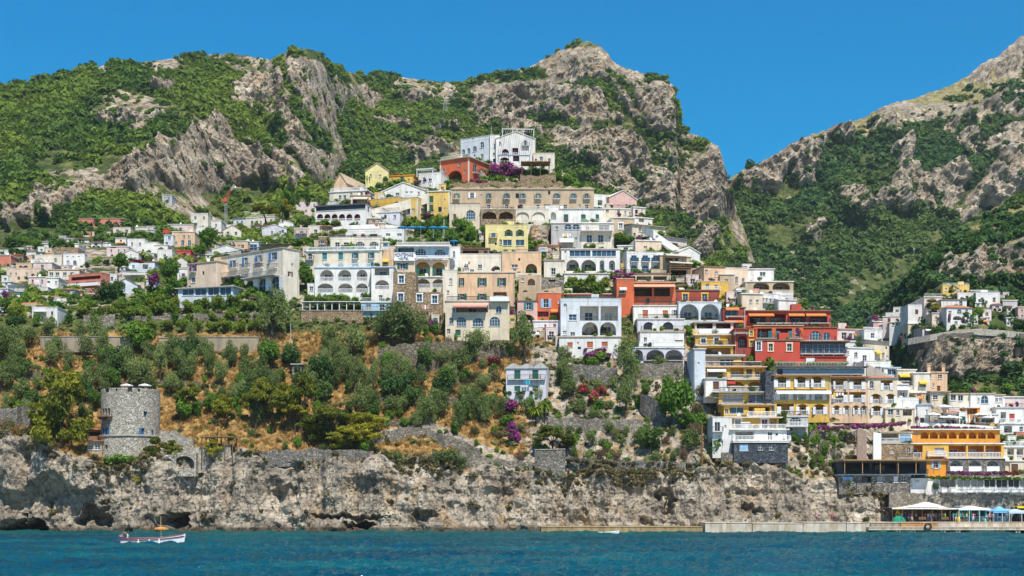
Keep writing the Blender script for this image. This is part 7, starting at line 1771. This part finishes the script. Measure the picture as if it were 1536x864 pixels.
# ------------------------------------------------------------------ crane
def crane():
    Y = mid.depth(340, 345); b = P(339, 348, Y); root = link('tower_crane', None, None, b); tag(root, 'construction crane with a grey lattice mast and a red and white jib', 'crane')
    s = F/Y; H_ = 45/s
    def lattice(A, B, w, n):
        m = MB(); A, B = Vector(A), Vector(B); d = (B-A).normalized(); u = d.cross(Vector((0, 1, 0))).normalized() if abs(d.y) < .9 else Vector((1, 0, 0)); v = d.cross(u)
        C_ = [(u*a+v*c)*w/2 for a, c in ((1, 1), (1, -1), (-1, -1), (-1, 1))]
        for c in C_: m.tube([A+c, B+c], .07, 4)
        for i in range(n):
            p, q = A.lerp(B, i/n), A.lerp(B, (i+1)/n)
            for k in range(4): m.tube([p+C_[k], q+C_[(k+1) % 4]], .05, 3, cap=False)
        return m
    lattice((0, 0, 0), (0, 0, H_), .95, 14).build('mast', [pm('grey')], root)
    RED = plain('crane_red', (.45, .08, .05), .6)
    m = MB(); m.box((-.9, -.8, H_), (.8, .8, H_+1.9)); m.box((-2.2, -.6, H_+.2), (-.92, .6, H_+1.2)); m.build('cab', [RED], root)
    e = Vector((13/s, 0, H_+26/s)); a = Vector((0, 0, H_+2.2)); mid_ = a.lerp(e, .55)
    lattice(a, mid_, .9, 7).build('jib', [RED], root); lattice(mid_, e, .7, 6).build('jib', [plain('crane_pale', (.6, .5, .45), .6)], root)
crane()
def pylon():
    Y = mid.depth(668, 178); b = P(668, 180, Y); s = F/Y; h = 34/s; m = MB()
    for sx, sy in ((1, 1), (1, -1), (-1, 1), (-1, -1)): m.tube([(sx*2., sy*2., 0), (sx*.4, sy*.4, h)], .09, 4)
    for k in range(8):
        z0, z1 = h*k/8, h*(k+1)/8; w0, w1 = 2.-1.6*k/8, 2.-1.6*(k+1)/8
        m.tube([(-w0, -w0, z0), (w1, -w1, z1)], .06, 3); m.tube([(w0, -w0, z0), (-w1, -w1, z1)], .06, 3)
    for z in (.72, .85): m.tube([(-3.4, 0, h*z), (3.4, 0, h*z)], .14, 4)
    o = m.build('pylon', [plain('pale_steel', (.42, .42, .4), .6)], None, b); tag(o, 'grey lattice pylon on the mountain above the yellow houses', 'pylon')
pylon()
def post(label, px, py0, py1, mat, r=.09, sheet='f', nm='pole', fwd=.5):
    Y = SH[sheet].depth(px, py1)-fwd; b = P(px, py1, Y); h = P(px, py0, Y).z-b.z; m = MB(); m.tube([(0, 0, -.5), (0, 0, h)], [r*1.2, r*.8], 6); m.tube([(0, 0, h), (0, 0, h+.12)], r*1.4, 6)
    return tag(m.build(nm, [mat], None, b), label, 'pole')
post('tall rusty pole beside the stepped apartments', 1053, 636, 702, plain('rust', (.22, .09, .045), .8), .16)
post('white standing pipe uphill of the stone hut', 436, 486, 535, pm('grey'), .1)
post('street lamp pole in front of the big village tree', 174, 386, 416, pm('canvas'), .12, 'm', 'lamp_post')
post('flag pole above the blue parasols', 666, 330, 362, WHITE, .07)
post('thin mast on the summit roof', 737, 190, 206, pm('grey'), .08)
H('small stone hut with a dark doorway on the dry slope', 438, 453, 547, 561, 'greystone', 'o:n 9x7@555 446 +n +x', 'flat', 'grey', over=.3, base=1.5, nm='hut', cat='hut', d=3)
def belfry():
    Y = mid.depth(456, 352)-.5; b = P(450, 352, Y); s = F/Y; w = 11/s; root = link('belfry', None, None, b); tag(root, 'small cream belfry with a pointed gable', 'belfry'); m = MB(); h = 13/s
    m.box((0, 0, -2), (w*.3, 1.5, h)); m.box((w*.7, 0, -2), (w, 1.5, h)); m.box((w*.3, 0, -2), (w*.7, 1.5, h*.35)); m.box((-.1, -.1, h), (w+.1, 1.6, h+.3))
    m.poly([(0, 0, h+.3), (w, 0, h+.3), (w/2, 0, h+5.5/s)]); m.poly([(w, 1.5, h+.3), (0, 1.5, h+.3), (w/2, 1.5, h+5.5/s)]); m.poly([(0, 0, h+.3), (w/2, 0, h+5.5/s), (w/2, 1.5, h+5.5/s), (0, 1.5, h+.3)]); m.poly([(w, 1.5, h+.3), (w/2, 1.5, h+5.5/s), (w/2, 0, h+5.5/s), (w, 0, h+.3)])
    m.build('wall', [wallmat('cream')], root); q = MB(); q.lathe([(.45, 0), (.38, .3), (.25, .6), (.05, .7)], 10); q.build('bell', [pm('tan')], root, (w/2, .7, h*.55))
belfry()
def dome(label, px, py, rpx, sheet='m'):
    Y = SH[sheet].depth(px, py)-9; s = F/Y; r = rpx/s; m = MB(); m.lathe([(r*math.cos(t), r*.85*math.sin(t)) for t in np.linspace(0, math.pi/2, 9)], 20); m.lathe([(r*1.05, -1.5), (r*1.05, .05), (r, .06)], 20); tag(m.build('dome', [wallmat('white')], None, P(px, py, Y), smooth=True), label, 'dome')
dome('white domed roof under the dark pines', 403, 313, 8)
dome('small white cupola beside the tall cypress', 433, 306, 5)
# ------------------------------------------------------------------ quay
def zq(py, Y): return CZ+(HY-py)/F*Y
QY = 266.
def slab(nm, px0, px1, Y0, Y1, z0, z1, mat, label=None, cat=None, kind=None, seed=0):
    m = MB(); x0, x1 = (px0-CX)/F*Y0, (px1-CX)/F*Y0
    m.box((0, 0, z0), (x1-x0, Y1-Y0, z1)); m.box((-.03, -.08, z1+.003), (x1-x0+.03, Y1-Y0, z1+.1))
    return tag(m.build(nm, [mat], None, (x0, Y0, 0)), label, cat, None, kind)
QM = ground = None
def quaymat(name, c, st):
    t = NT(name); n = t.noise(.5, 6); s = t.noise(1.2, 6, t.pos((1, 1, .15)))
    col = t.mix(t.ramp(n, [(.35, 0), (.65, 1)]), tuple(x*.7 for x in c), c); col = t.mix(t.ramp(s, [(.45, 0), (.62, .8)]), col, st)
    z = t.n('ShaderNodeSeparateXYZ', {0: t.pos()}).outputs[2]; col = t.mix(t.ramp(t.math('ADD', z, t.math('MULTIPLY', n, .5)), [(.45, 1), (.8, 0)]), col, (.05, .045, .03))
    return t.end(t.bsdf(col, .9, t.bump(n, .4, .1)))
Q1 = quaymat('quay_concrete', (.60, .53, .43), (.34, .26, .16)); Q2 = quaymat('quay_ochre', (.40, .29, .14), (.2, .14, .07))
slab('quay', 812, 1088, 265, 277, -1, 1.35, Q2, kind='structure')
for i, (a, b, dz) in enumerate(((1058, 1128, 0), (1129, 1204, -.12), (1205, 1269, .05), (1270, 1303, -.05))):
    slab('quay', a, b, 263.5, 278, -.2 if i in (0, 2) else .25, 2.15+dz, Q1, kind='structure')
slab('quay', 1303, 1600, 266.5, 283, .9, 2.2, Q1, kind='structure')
slab('quay', 1303, 1600, 262, 266.5, .85, 1.32, Q1, kind='structure')
slab('quay_wall_block', 1306, 1350, 266.1, 266.5, 1.325, 2.1, quaymat('block_grey', (.36, .31, .24), (.2, .15, .1)), 'grey concrete facing block on the quay', 'block')
slab('quay_wall_block', 1351, 1407, 266.1, 266.5, 1.325, 2.12, quaymat('block_rust', (.46, .26, .11), (.3, .15, .06)), 'rust stained facing block on the quay', 'block')
PILE = plain('quay_pile', (.33, .31, .24), .9, var=.35)
base_pile = None
for i in range(19):
    px = 1325+i*22.4 if i < 10 else None
    if px is None: break
    for dx in (-2.2, 2.2):
        x = (px+dx-CX)/F*262.3
        if base_pile is None: m = MB(); m.tube([(0, 0, -1.5), (0, 0, .86)], .2, 8); base_pile = m.mesh('quay_pile', [PILE])
        tag(link('quay_pile', base_pile, None, (x, 262.3, 0)), 'stout pale pile carrying the quay deck', 'pile', 'piles under the quay deck')
m = MB(); m.box((0, 0, -1.5), (70, .3, .86)); tag(m.build('quay_shade_sheet', [pm('dark')], None, ((1303-CX)/F*267, 267, 0)), None, None, None, 'structure')  # near-black sheet behind the piles, painted as the shade under the deck
def tyre():
    m = MB(); n, k = 16, 8; R_, r_ = .55, .2
    for i in range(n):
        for j in range(k):
            def q(a, b): A, B = 2*math.pi*a/n, 2*math.pi*b/k; return ((R_+r_*math.cos(B))*math.cos(A), r_*math.sin(B), (R_+r_*math.cos(B))*math.sin(A))
            m.poly([q(i, j), q(i, j+1), q(i+1, j+1), q(i+1, j)])
    tag(m.build('tyre_fender', [pm('dark')], None, P(1392, 790, 261.8)), 'black tyre fender hung on the quay edge', 'tyre')
tyre()
# ------------------------------------------------------------------ people
SKINC = plain('skin', (.42, .23, .15), .6, var=.05)
SKIND = plain('tanned_skin', (.33, .16, .09), .6, var=.05)
HAIR = plain('dark_hair', (.03, .02, .015), .7)
CLOTH = [plain('shirt_%s' % k, c, .9, var=.08) for k, c in (('white', (.7, .7, .7)), ('navy', (.03, .05, .15)), ('red', (.5, .05, .06)), ('blue', (.08, .2, .45)), ('black', (.03, .03, .03)), ('lime', (.4, .55, .05)), ('pink', (.6, .25, .3)), ('grey', (.3, .3, .32)), ('teal', (.05, .35, .38)))]
CN = ['white', 'navy', 'red', 'blue', 'black', 'lime', 'pink', 'grey', 'teal']
def body(name, J, B, mats):
    """J joints {name: (pos, radius)}, B bones [(a, b, material)] -> one continuous skinned mesh"""
    names = list(J); ix = {k: i for i, k in enumerate(names)}
    me = bpy.data.meshes.new(name+'_s'); me.from_pydata([J[k][0] for k in names], [(ix[a], ix[b]) for a, b, _ in B], [])
    o = bpy.data.objects.new(name+'_s', me); COL.objects.link(o)
    md = o.modifiers.new('skin', 'SKIN'); sv = me.skin_vertices[0].data
    for i, k in enumerate(names): sv[i].radius = (J[k][1], J[k][1]*(J[k][2] if len(J[k]) > 2 else 1)); sv[i].use_root = k == 'pelvis'
    o.modifiers.new('sub', 'SUBSURF').levels = 1
    dg = bpy.context.evaluated_depsgraph_get(); out = bpy.data.meshes.new_from_object(o.evaluated_get(dg)); out.name = name
    bpy.data.objects.remove(o)
    seg = [(Vector(J[a][0]), Vector(J[b][0]), mi, J[a][1]) for a, b, mi in B]
    out.materials.clear()
    for x in mats: out.materials.append(x)
    hd = Vector(J['head'][0])
    for p in out.polygons:
        c = p.center; best = (9, 0)
        for a, b, mi, r in seg:
            d = b-a; t = max(0, min(1, (c-a).dot(d)/max(1e-9, d.dot(d)))); q = (c-a-d*t).length-r*.5
            if q < best[0]: best = (q, mi)
        mi = best[1]
        if (c-hd).length < .2 and (c.z > hd.z+.03 or c.y > hd.y+.06) and mi == 0: mi = 3
        p.material_index = mi; p.use_smooth = True
    return out
def make_body(name, lean=0., armL=(.1, 0, -.0), armR=(.1, 0, 0), legs=.1, bend=0.):
    """standing figure facing -y; 0 skin, 1 shirt, 2 trousers, 3 hair"""
    J = {'pelvis': ((0, 0, .93), .125, .8)}
    cb, sb = math.cos(bend), math.sin(bend)
    def up(x, y, z): return (x, -(z)*sb+y*cb, .93+z*cb+y*sb)
    J['waist'] = (up(0, 0, .16), .12, .75); J['chest'] = (up(0, 0, .36), .15, .75); J['neck'] = (up(0, 0, .54), .055); J['head0'] = (up(0, -.01, .62), .08); J['head'] = (up(0, -.015, .72), .098); J['top'] = (up(0, -.01, .79), .07); J['nose'] = (up(0, -.125, .69), .014)
    B = [('pelvis', 'waist', 1), ('waist', 'chest', 1), ('chest', 'neck', 1), ('neck', 'head0', 0), ('head0', 'head', 0), ('head', 'top', 0), ('head', 'nose', 0)]
    for s, nm, arm in ((-1, 'L', armL), (1, 'R', armR)):
        J['ear'+nm] = (up(s*.1, 0, .69), .018); B.append(('head', 'ear'+nm, 0))
        sh = Vector(up(s*.19, 0, .48)); out_, fw, lift = arm
        J['sh'+nm] = (tuple(sh), .055); e = sh+Vector((s*out_*.6, -fw*.25, -.28+lift*.25)); J['el'+nm] = (tuple(e), .042); w = e+Vector((s*out_*.3, -fw*.25-.05, -.24+lift*.35)); J['wr'+nm] = (tuple(w), .03)
        d = (w-e).normalized(); h = w+d*.07; J['ha'+nm] = (tuple(h), .032, .6)
        B += [('chest', 'sh'+nm, 1), ('sh'+nm, 'el'+nm, 1), ('el'+nm, 'wr'+nm, 0), ('wr'+nm, 'ha'+nm, 0)]
        sd = d.cross(Vector((1, 0, 0))).normalized()
        for k, (o_, L) in enumerate(((-.027, .07), (-.009, .085), (.009, .08), (.026, .06))):
            f = h+sd*o_+d*.035; J[f'f{k}'+nm] = (tuple(f), .0095); J[f'g{k}'+nm] = (tuple(f+d*L*.8+Vector((-s*.012, 0, 0))), .008); B += [('ha'+nm, f'f{k}'+nm, 0), (f'f{k}'+nm, f'g{k}'+nm, 0)]
        t = w+d*.03-sd*.035; J['th'+nm] = (tuple(t), .011); J['ti'+nm] = (tuple(t+d*.045-sd*.02), .009); B += [('wr'+nm, 'th'+nm, 0), ('th'+nm, 'ti'+nm, 0)]
        sg = s*legs
        J['hip'+nm] = ((s*.095, 0, .86), .088); J['kn'+nm] = ((s*.105, -sg*.5-.02, .49), .058); J['an'+nm] = ((s*.11, -sg if sg > 0 else -sg*1.1, .09), .038); J['to'+nm] = ((s*.125, J['an'+nm][0][1]-.15, .035), .035)
        B += [('pelvis', 'hip'+nm, 2), ('hip'+nm, 'kn'+nm, 2), ('kn'+nm, 'an'+nm, 0), ('an'+nm, 'to'+nm, 0)]
    return body(name, J, B, [SKINC, CLOTH[0], CLOTH[1], HAIR])
BODIES = [make_body('person', legs=.05), make_body('person', armL=(.1, .6, .3), armR=(.12, .1, 0), legs=.22), make_body('person', armL=(.25, .4, .8), armR=(.25, .6, .9), legs=-.15)]
def person(label, loc, rot, k, shirt, trousers, skin=SKINC, group=None, me=None, nm='person'):
    o = link(nm, me or BODIES[k], None, loc, (0, 0, rot)); tag(o, label, 'person', group)
    for i, mt in enumerate((skin, shirt, trousers, HAIR)):
        o.material_slots[i].link = 'OBJECT'; o.material_slots[i].material = mt
    return o
r = random.Random(5)
spots = [1346, 1352, 1358, 1363, 1368, 1374, 1379, 1384, 1388, 1392, 1396, 1400, 1404, 1408, 1413, 1418, 1430, 1434, 1438, 1441, 1444, 1450, 1460, 1466, 1478, 1484, 1490, 1512, 1518, 1524, 1530]
acts = ['standing', 'walking', 'raising both arms']
seen = set()
for i, px in enumerate(spots):
    k = r.randrange(3); a, b = r.randrange(9), r.choice([0, 1, 3, 4, 7]); Y = QY+2.2+r.random()*5
    where = 'under the big white tent' if px < 1425 else ('left of the turquoise kiosk' if px < 1446 else ('at the turquoise kiosk' if px < 1480 else ('right of the turquoise kiosk' if px < 1495 else 'under the blue tent')))
    lb = None
    for aa in range(9):
        for bb in (b, 0, 1, 3, 4, 7):
            a2 = (a+aa) % 9; t = f'person in {CN[a2]} shirt and {CN[bb]} shorts {acts[k]} {where}'
            if t not in seen: lb = t; break
        if lb: break
    seen.add(lb); person(lb, ((px-CX)/F*Y, Y, 2.305), r.uniform(-1.2, 1.2)+(math.pi if r.random() < .4 else 0), k, CLOTH[a2], CLOTH[bb], group='people on the quay')
for px, lb, sh in ((1248, 'person in red on the rocks behind the quay', 2), (1225, 'person in pink sitting out on the quay blocks', 6)):
    person(lb, ((px-CX)/F*272, 272, 2.3), .3, 0, CLOTH[sh], CLOTH[1])
person('person in navy by the white kiosk house wall', P(1408, 738, front.depth(1408, 742)-8), 0., 1, CLOTH[1], CLOTH[4])
person('person in black beside the dining room steps', P(1422, 740, front.depth(1422, 742)-8), .4, 0, CLOTH[4], CLOTH[7])
# ------------------------------------------------------------------ tents and kiosks
def tent(label, px0, px1, py_e, py_p, Y0, Y1, mat, peaks=((.5, 1.),), posts=5, wood=True, zb=2.305):
    x0, x1 = (px0-CX)/F*Y0, (px1-CX)/F*Y0; ze, zp = zq(py_e, Y0), zq(py_p, Y0); root = link('tent', None, None, (x0, Y0, zb)); tag(root, label, 'tent')
    L, D = x1-x0, Y1-Y0; n, k = 36, 10; v = []; 
    for i in range(n+1):
        for j in range(k+1):
            u, w = i/n, j/k; z = ze-zb
            for c, a in peaks:
                wd = .5/len(peaks)*1.1
                t = max(0, 1-max(abs(u-c)/wd, abs(w-.45)/.55)); z += a*(zp-ze)*t**1.5
            v.append((u*L, w*D, z-.12*math.sin(math.pi*u*3)**2*0))
    idx = np.arange((n+1)*(k+1)).reshape(n+1, k+1); fc = np.stack([idx[:-1, :-1], idx[1:, :-1], idx[1:, 1:], idx[:-1, 1:]], -1).reshape(-1, 4)
    link('canopy', np_mesh('canopy', v, fc, [mat], True), root)
    m = MB(); m.box((0, -.02, ze-zb-.28), (L, 0, ze-zb)); m.build('valance', [mat], root)
    for i in range(posts):
        for y in (.1, D-.1): m = MB(); m.tube([(0, 0, 0), (0, 0, ze-zb)], .05, 5); m.build('post', [WOOD if wood else WHITE], root, (.1+(L-.2)*i/(posts-1), y, 0))
    return root
tent('big cream peaked tent on the quay', 1338, 1414, 761.5, 752, 268, 276, CAN['canvas'], ((.78, 1.),), 6)
tent('smaller cream peaked tent adjoining the big one', 1398, 1440, 762, 755, 270, 277, CAN['canvas'], ((.2, 1.),), 4)
tent('white canopy of the turquoise kiosk', 1438, 1486, 763, 758, 269, 275, CAN['white'], ((.5, 1.),), 4, False)
tent('blue peaked tent at the end of the quay', 1490, 1518, 767, 758, 269, 274, CAN['sky'], ((.5, 1.),), 3, False)
tent('pale blue canopy beside the blue peaked tent', 1514, 1552, 768, 763, 268, 274, plain('cloth_paleblue', (.45, .6, .75), .85, var=.05), ((.4, 1.),), 3, False)
tent('yellow awning over the rocks at the picture edge', 1526, 1556, 760, 757, 274, 279, CAN['yellow'], ((.5, 1.),), 3, False)
def kiosk(label, px0, px1, Y, h, mat, ops):
    x0, x1 = (px0-CX)/F*Y, (px1-CX)/F*Y; root = link('kiosk', None, None, (x0, Y, 2.305)); tag(root, label, 'kiosk'); L = x1-x0; m = MB()
    m.box((0, 0, 0), (L, 3, .95)); m.box((0, 0, .95), (.25, 3, h)); m.box((L-.25, 0, .95), (L, 3, h)); m.box((.25, 2.8, .95), (L-.25, 3, h)); m.box((L*.5-.1, .02, .95), (L*.5+.1, .2, h)); m.build('wall', [mat], root)
    m = MB(); m.box((-.15, -.25, .953), (L+.15, .5, 1.03)); m.build('counter', [WHITE], root)
    m = MB(); m.box((-.3, -.6, h+.003), (L+.3, 3.1, h+.12)); m.build('roof', [WHITE], root)
    for i in range(3): m = MB(); m.box((0, 0, 0), (L*.2, .05, .5)); m.build('poster', [CLOTH[(3, 5, 0)[i]]], root, (L*(.08+.32*i), -.06, .25))
    for i in range(2): m = MB(); m.box((0, 0, 0), (L*.3, .3, .5)); m.build('shelf', [CLOTH[(2, 6)[i]]], root, (L*(.12+.45*i), 2.4, 1.3))
TQ = pm('turq')
kiosk('turquoise ticket kiosk with posters on its counter', 1456, 1480, 271.2, 2.5, TQ, 0)
kiosk('slim turquoise cabin beside the ticket kiosk', 1441, 1453, 271.5, 2.9, TQ, 0)
kiosk('pale blue ticket booth under the blue tent', 1496, 1510, 270.6, 2.3, plain('booth_blue', (.3, .55, .72), .6), 0)
def heap(label, px, w, h, mat, Y=269., nm='covered_heap', cat='tarpaulin'):
    x = (px-CX)/F*Y; bl = []; n, k = 26, 12; v = []
    for i in range(n):
        for j in range(k):
            a, t = 2*math.pi*i/n, j/(k-1); rr = 1-t; q = math.cos(t*math.pi/2)
            v.append((math.cos(a)*w/2*q, math.sin(a)*.9*q, h*math.sin(t*math.pi/2)))
    v = np.array(v); v += (fbm(v, 2.2, 3)[:, None]-.5)*np.array([.3, .3, .35])*1.3
    idx = np.arange(n*k).reshape(n, k); fc = np.stack([idx, np.roll(idx, -1, 0)], 0); fc = np.stack([fc[0][:, :-1], fc[1][:, :-1], fc[1][:, 1:], fc[0][:, 1:]], -1).reshape(-1, 4)
    tag(link(nm, np_mesh(nm, v, fc, [mat], True), None, (x, Y, 2.305)), label, cat)
heap('green tarpaulin over a heap on the quay', 1348, 2.6, 1.2, CAN['green'])
heap('yellow life vests piled on the quay beside the tent', 1437, 1.0, 1.9, CAN['yellow'], 270.5)
heap('yellow cloth bundle at the back of the big tent', 1347, 1.1, 2.3, CAN['yellow'], 274)
# plastic chairs / benches on the quay under the tents
def bench(label, px, Y):
    root = link('bench', None, None, ((px-CX)/F*Y, Y, 2.305)); tag(root, label, 'bench'); m = MB(); m.box((-.7, -.2, .42), (.7, .2, .48)); m.build('seat', [WOOD], root); m = MB(); m.box((-.7, .2, .5), (.7, .25, .95)); m.build('backrest', [WOOD], root)
    for x in (-.6, .6): m = MB(); m.box((x-.05, -.18, 0), (x+.05, .24, .418)); m.build('leg', [IRON], root)
bench('wooden bench under the seaward edge of the big tent', 1384, 267.4)
bench('wooden bench under the small peaked tent', 1418, 267.6)
# ------------------------------------------------------------------ boats
def boat(label, px0, px1, pyw, yaw, paint):
    Y = CZ*F/(pyw-HY); a = P(px0, pyw, Y); th = math.radians(yaw); L = ((px1-px0)/F*Y)/math.cos(th); root = link('rowing_boat' if paint == 1 else 'wooden_motor_boat', None, None, (a.x, Y, .14), (0, 0, th)); tag(root, label, 'boat')
    n, k = 28, 9
    def st(t):
        b = .155*L*max(0, math.sin(math.pi*min(1, max(0, t))**.85))**.62; sh = (.105+.085*t**3+.015*(1-t)**3)*L; return b, sh
    V = []; 
    for i in range(n+1):
        t = i/n; b, sh = st(.02+.965*t); x = L*t+(.02*L if i == n else 0)
        for j in range(2*k+1):
            u = j/k-1; w = abs(u); q = math.sin(w*math.pi/2)**.7
            V.append((x+(.05*L*t**4)*(w), math.copysign(b*q, u), -.045*L+(sh+.045*L)*w**1.7))
    V = np.array(V); idx = np.arange(len(V)).reshape(n+1, 2*k+1); fc = np.stack([idx[:-1, :-1], idx[1:, :-1], idx[1:, 1:], idx[:-1, 1:]], -1).reshape(-1, 4)
    z = V[fc].mean(1)[:, 2]/L; mi = np.where(z < .045, 1, np.where((z > .072+0*z) & (np.abs(V[fc].mean(1)[:, 1]) > .02*L) & (z < .105), 0, 0))
    HULL = plain('boat_white', (.74, .75, .76), .35, var=.06); BL = plain('boat_blue', (.25, .52, .68), .4); BR = plain('boat_maroon', (.14, .03, .025), .4)
    link('hull', np_mesh('hull', V, fc, [HULL, BL], True, mi), root)
    def line(off, rad, mat, nm, dz):
        for sd in (-1, 1):
            m = MB(); pts = []
            for i in range(n+1):
                t = i/n; b, sh = st(.02+.965*t); pts.append((L*t+.05*L*t**4*off, sd*(b*off+.02), sh*dz))
            m.tube(pts, rad, 5); m.build(nm, [mat], root)
    line(1.0, .055, BR if paint == 0 else HULL, 'gunwale', 1.0)
    if paint == 0: line(.985, .085, BR, 'rubbing_strake', .78)
    m = MB(); rows = []
    for i in range(n+1):
        t = i/n; b, sh = st(.02+.965*t); rows.append((L*t+.04*L*t**4, b*.93, sh*.93 if t > .62 or t < .1 else sh*.55))
    for (x0, b0, z0), (x1, b1, z1) in zip(rows[:-1], rows[1:]): m.poly([(x0, -b0, z0), (x1, -b1, z1), (x1, b1, z1), (x0, b0, z0)])
    m.build('deck', [HULL], root)
    for x in (.25, .45): m = MB(); b, sh = st(x); m.box((x*L-.14, -b*.9, sh*.78), (x*L+.14, b*.9, sh*.84)); m.build('thwart', [WOOD], root)
    return root, L, Y, st, a, th
bt, L, BY, st, ba, bth = boat('white wooden motor boat with maroon strake and orange sunshade', 181, 268, 819, 11, 0)
m = MB(); m.tube([(0, 0, .2), (0, 0, 3.9)], [.065, .035], 6); m.build('mast', [plain('pale_wood', (.5, .36, .16), .6)], bt, (L*.66, 0, 0))
for nm_, x0, x1, z, mt in (('towel', .14, .3, .84, CLOTH[2]), ('mat', .34, .5, .82, CLOTH[3]), ('mat', .5, .62, .84, CLOTH[5]), ('cover', .66, .84, 1.0, CAN['white'])):
    m = MB(); b, sh = st((x0+x1)/2); m.box((x0*L, -b*.6, z), (x1*L, b*.55, z+.1)); m.build(nm_, [mt], bt)
m = MB(); m.box((-.35, -.18, .35), (.1, .18, .95)); m.tube([(-.2, 0, .4), (-.25, 0, -.5)], .07, 6); m.build('outboard_motor', [plain('motor_blue', (.03, .06, .16), .4)], bt)
for x in (.3, .48, .64): m = MB(); b, sh = st(x); m.tube([(x*L, -b-.14, sh*.85), (x*L, -b-.16, sh*.2)], [.06, .13], 8); m.build('fender', [CAN['white']], bt)
m = MB(); m.tube([(L*.93, 0, 1.1), (L*1.03, 0, 1.38)], .035, 5); m.tube([(.35, .25, .6), (.3, .25, 1.5)], .02, 4); m.poly([(.3, .25, 1.5), (-.15, .25, 1.35), (-.1, .25, 1.1), (.3, .25, 1.2)]); m.build('flagstaff', [CLOTH[6]], bt)
mp = lambda x, y, z: Vector((ba.x+math.cos(bth)*x-math.sin(bth)*y, ba.y+math.sin(bth)*x+math.cos(bth)*y, z+.14))
parasol('orange sunshade on the mast of the wooden boat', mp(L*.66+.07, .0, .75), .98, 1.7, CAN['orange'], nm='sunshade', drop=.22)
bend = make_body('person', armL=(.1, 1.2, .1), armR=(.15, 1.3, .2), legs=.1, bend=1.05)
person('shirtless person in white shorts bending over the boat stern', mp(.95, .0, .5), math.pi*1.5+bth, 0, SKIND, CLOTH[0], SKIND, me=bend)
boat('small white dinghy moored at the ochre ledge', 897, 927, 803, 4, 1)
# ------------------------------------------------------------------ the summer haze over the bay
m = MB(); m.box((-9200, -3100, -420), (9200, 9200, 600))
t = NT('haze_air')
v = t.n('ShaderNodeVolumePrincipled', {'Color': (.72, .84, 1, 1), 'Density': .000065, 'Anisotropy': .25})
t.t.links.new(v.outputs[0], t.out.inputs['Volume'])
tag(m.build('haze', [t.m]), 'thin blue summer haze over the bay and the mountains', None, None, 'stuff')
# ------------------------------------------------------------------ leave out the repeats that other things hide completely
HIDDEN = {'agave_plant':'1 3 5 6','bougainvillea':'14 19 23 35 36 37 40','bougainvillea_hedge':'2 5 12 13 14','broadleaf_tree':'22 34 47','citrus_tree':'0 2 40 42 43','dry_shrub':'5 27 28 30 32 34 36 44 46 49 51 53 57 65 69 72 82 84 86 87 88 90 91 92 93 94 95 97 99 101 102 103 104 105 106 107 108 110 111 112','evergreen_tree':'11 18 19 25','garden_shrub':'10 11 12 14 15 19 20 21 28 29 30 32 40 45 47 54 57 62 64 65 66 68 69 70 75 77 78 82 83 87 88 89','geranium_bush':'6 7','green_shrub':'1 7 8 13 14 16 24 25 26 27 28 33 34 37 39 40 43 50 54 56 87 88 100 101 104 107 112 113 134 146 156 157 170 176 179 180 182 188 191 193 197 199','house':'198 218 222 224 230 232 240 241 243 244 249 250 253 256 257 260 262 264 268 270 273 274 277 280 283 284 286 289 290 294 295 297 298 301 304 305 306 307 313 315 316 317 318 319 321 323 324 325 326 327 331 332 333 334 335 336 337 338 339 340 341 342 344 345 346 347 348 349 351 354 355 356 357 358 359 360 361 362 363 364 365 366 367 368 369 370 371 372 373 374 376 377 378 380 382 383 384 385 386 387 388 389 394 396 400 403 404 405 408 414 415 417 419 421 422 424 425 426 427 428 446','olive_shrub':'18 19 25 30 36 37 44 45 48 53 54 57 59 72 73 77 78 93','olive_tree':'85','palm_tree':'2','vine_arbour':'12 13 20 24'}
def drop(o):
    for c in list(o.children): drop(c)
    bpy.data.objects.remove(o)
for k_, v_ in HIDDEN.items():
    for n_ in v_.split():
        o_ = bpy.data.objects.get(k_ if n_ == '0' else f'{k_}.{int(n_):03d}')
        if o_ is not None and o_.parent is None: drop(o_)
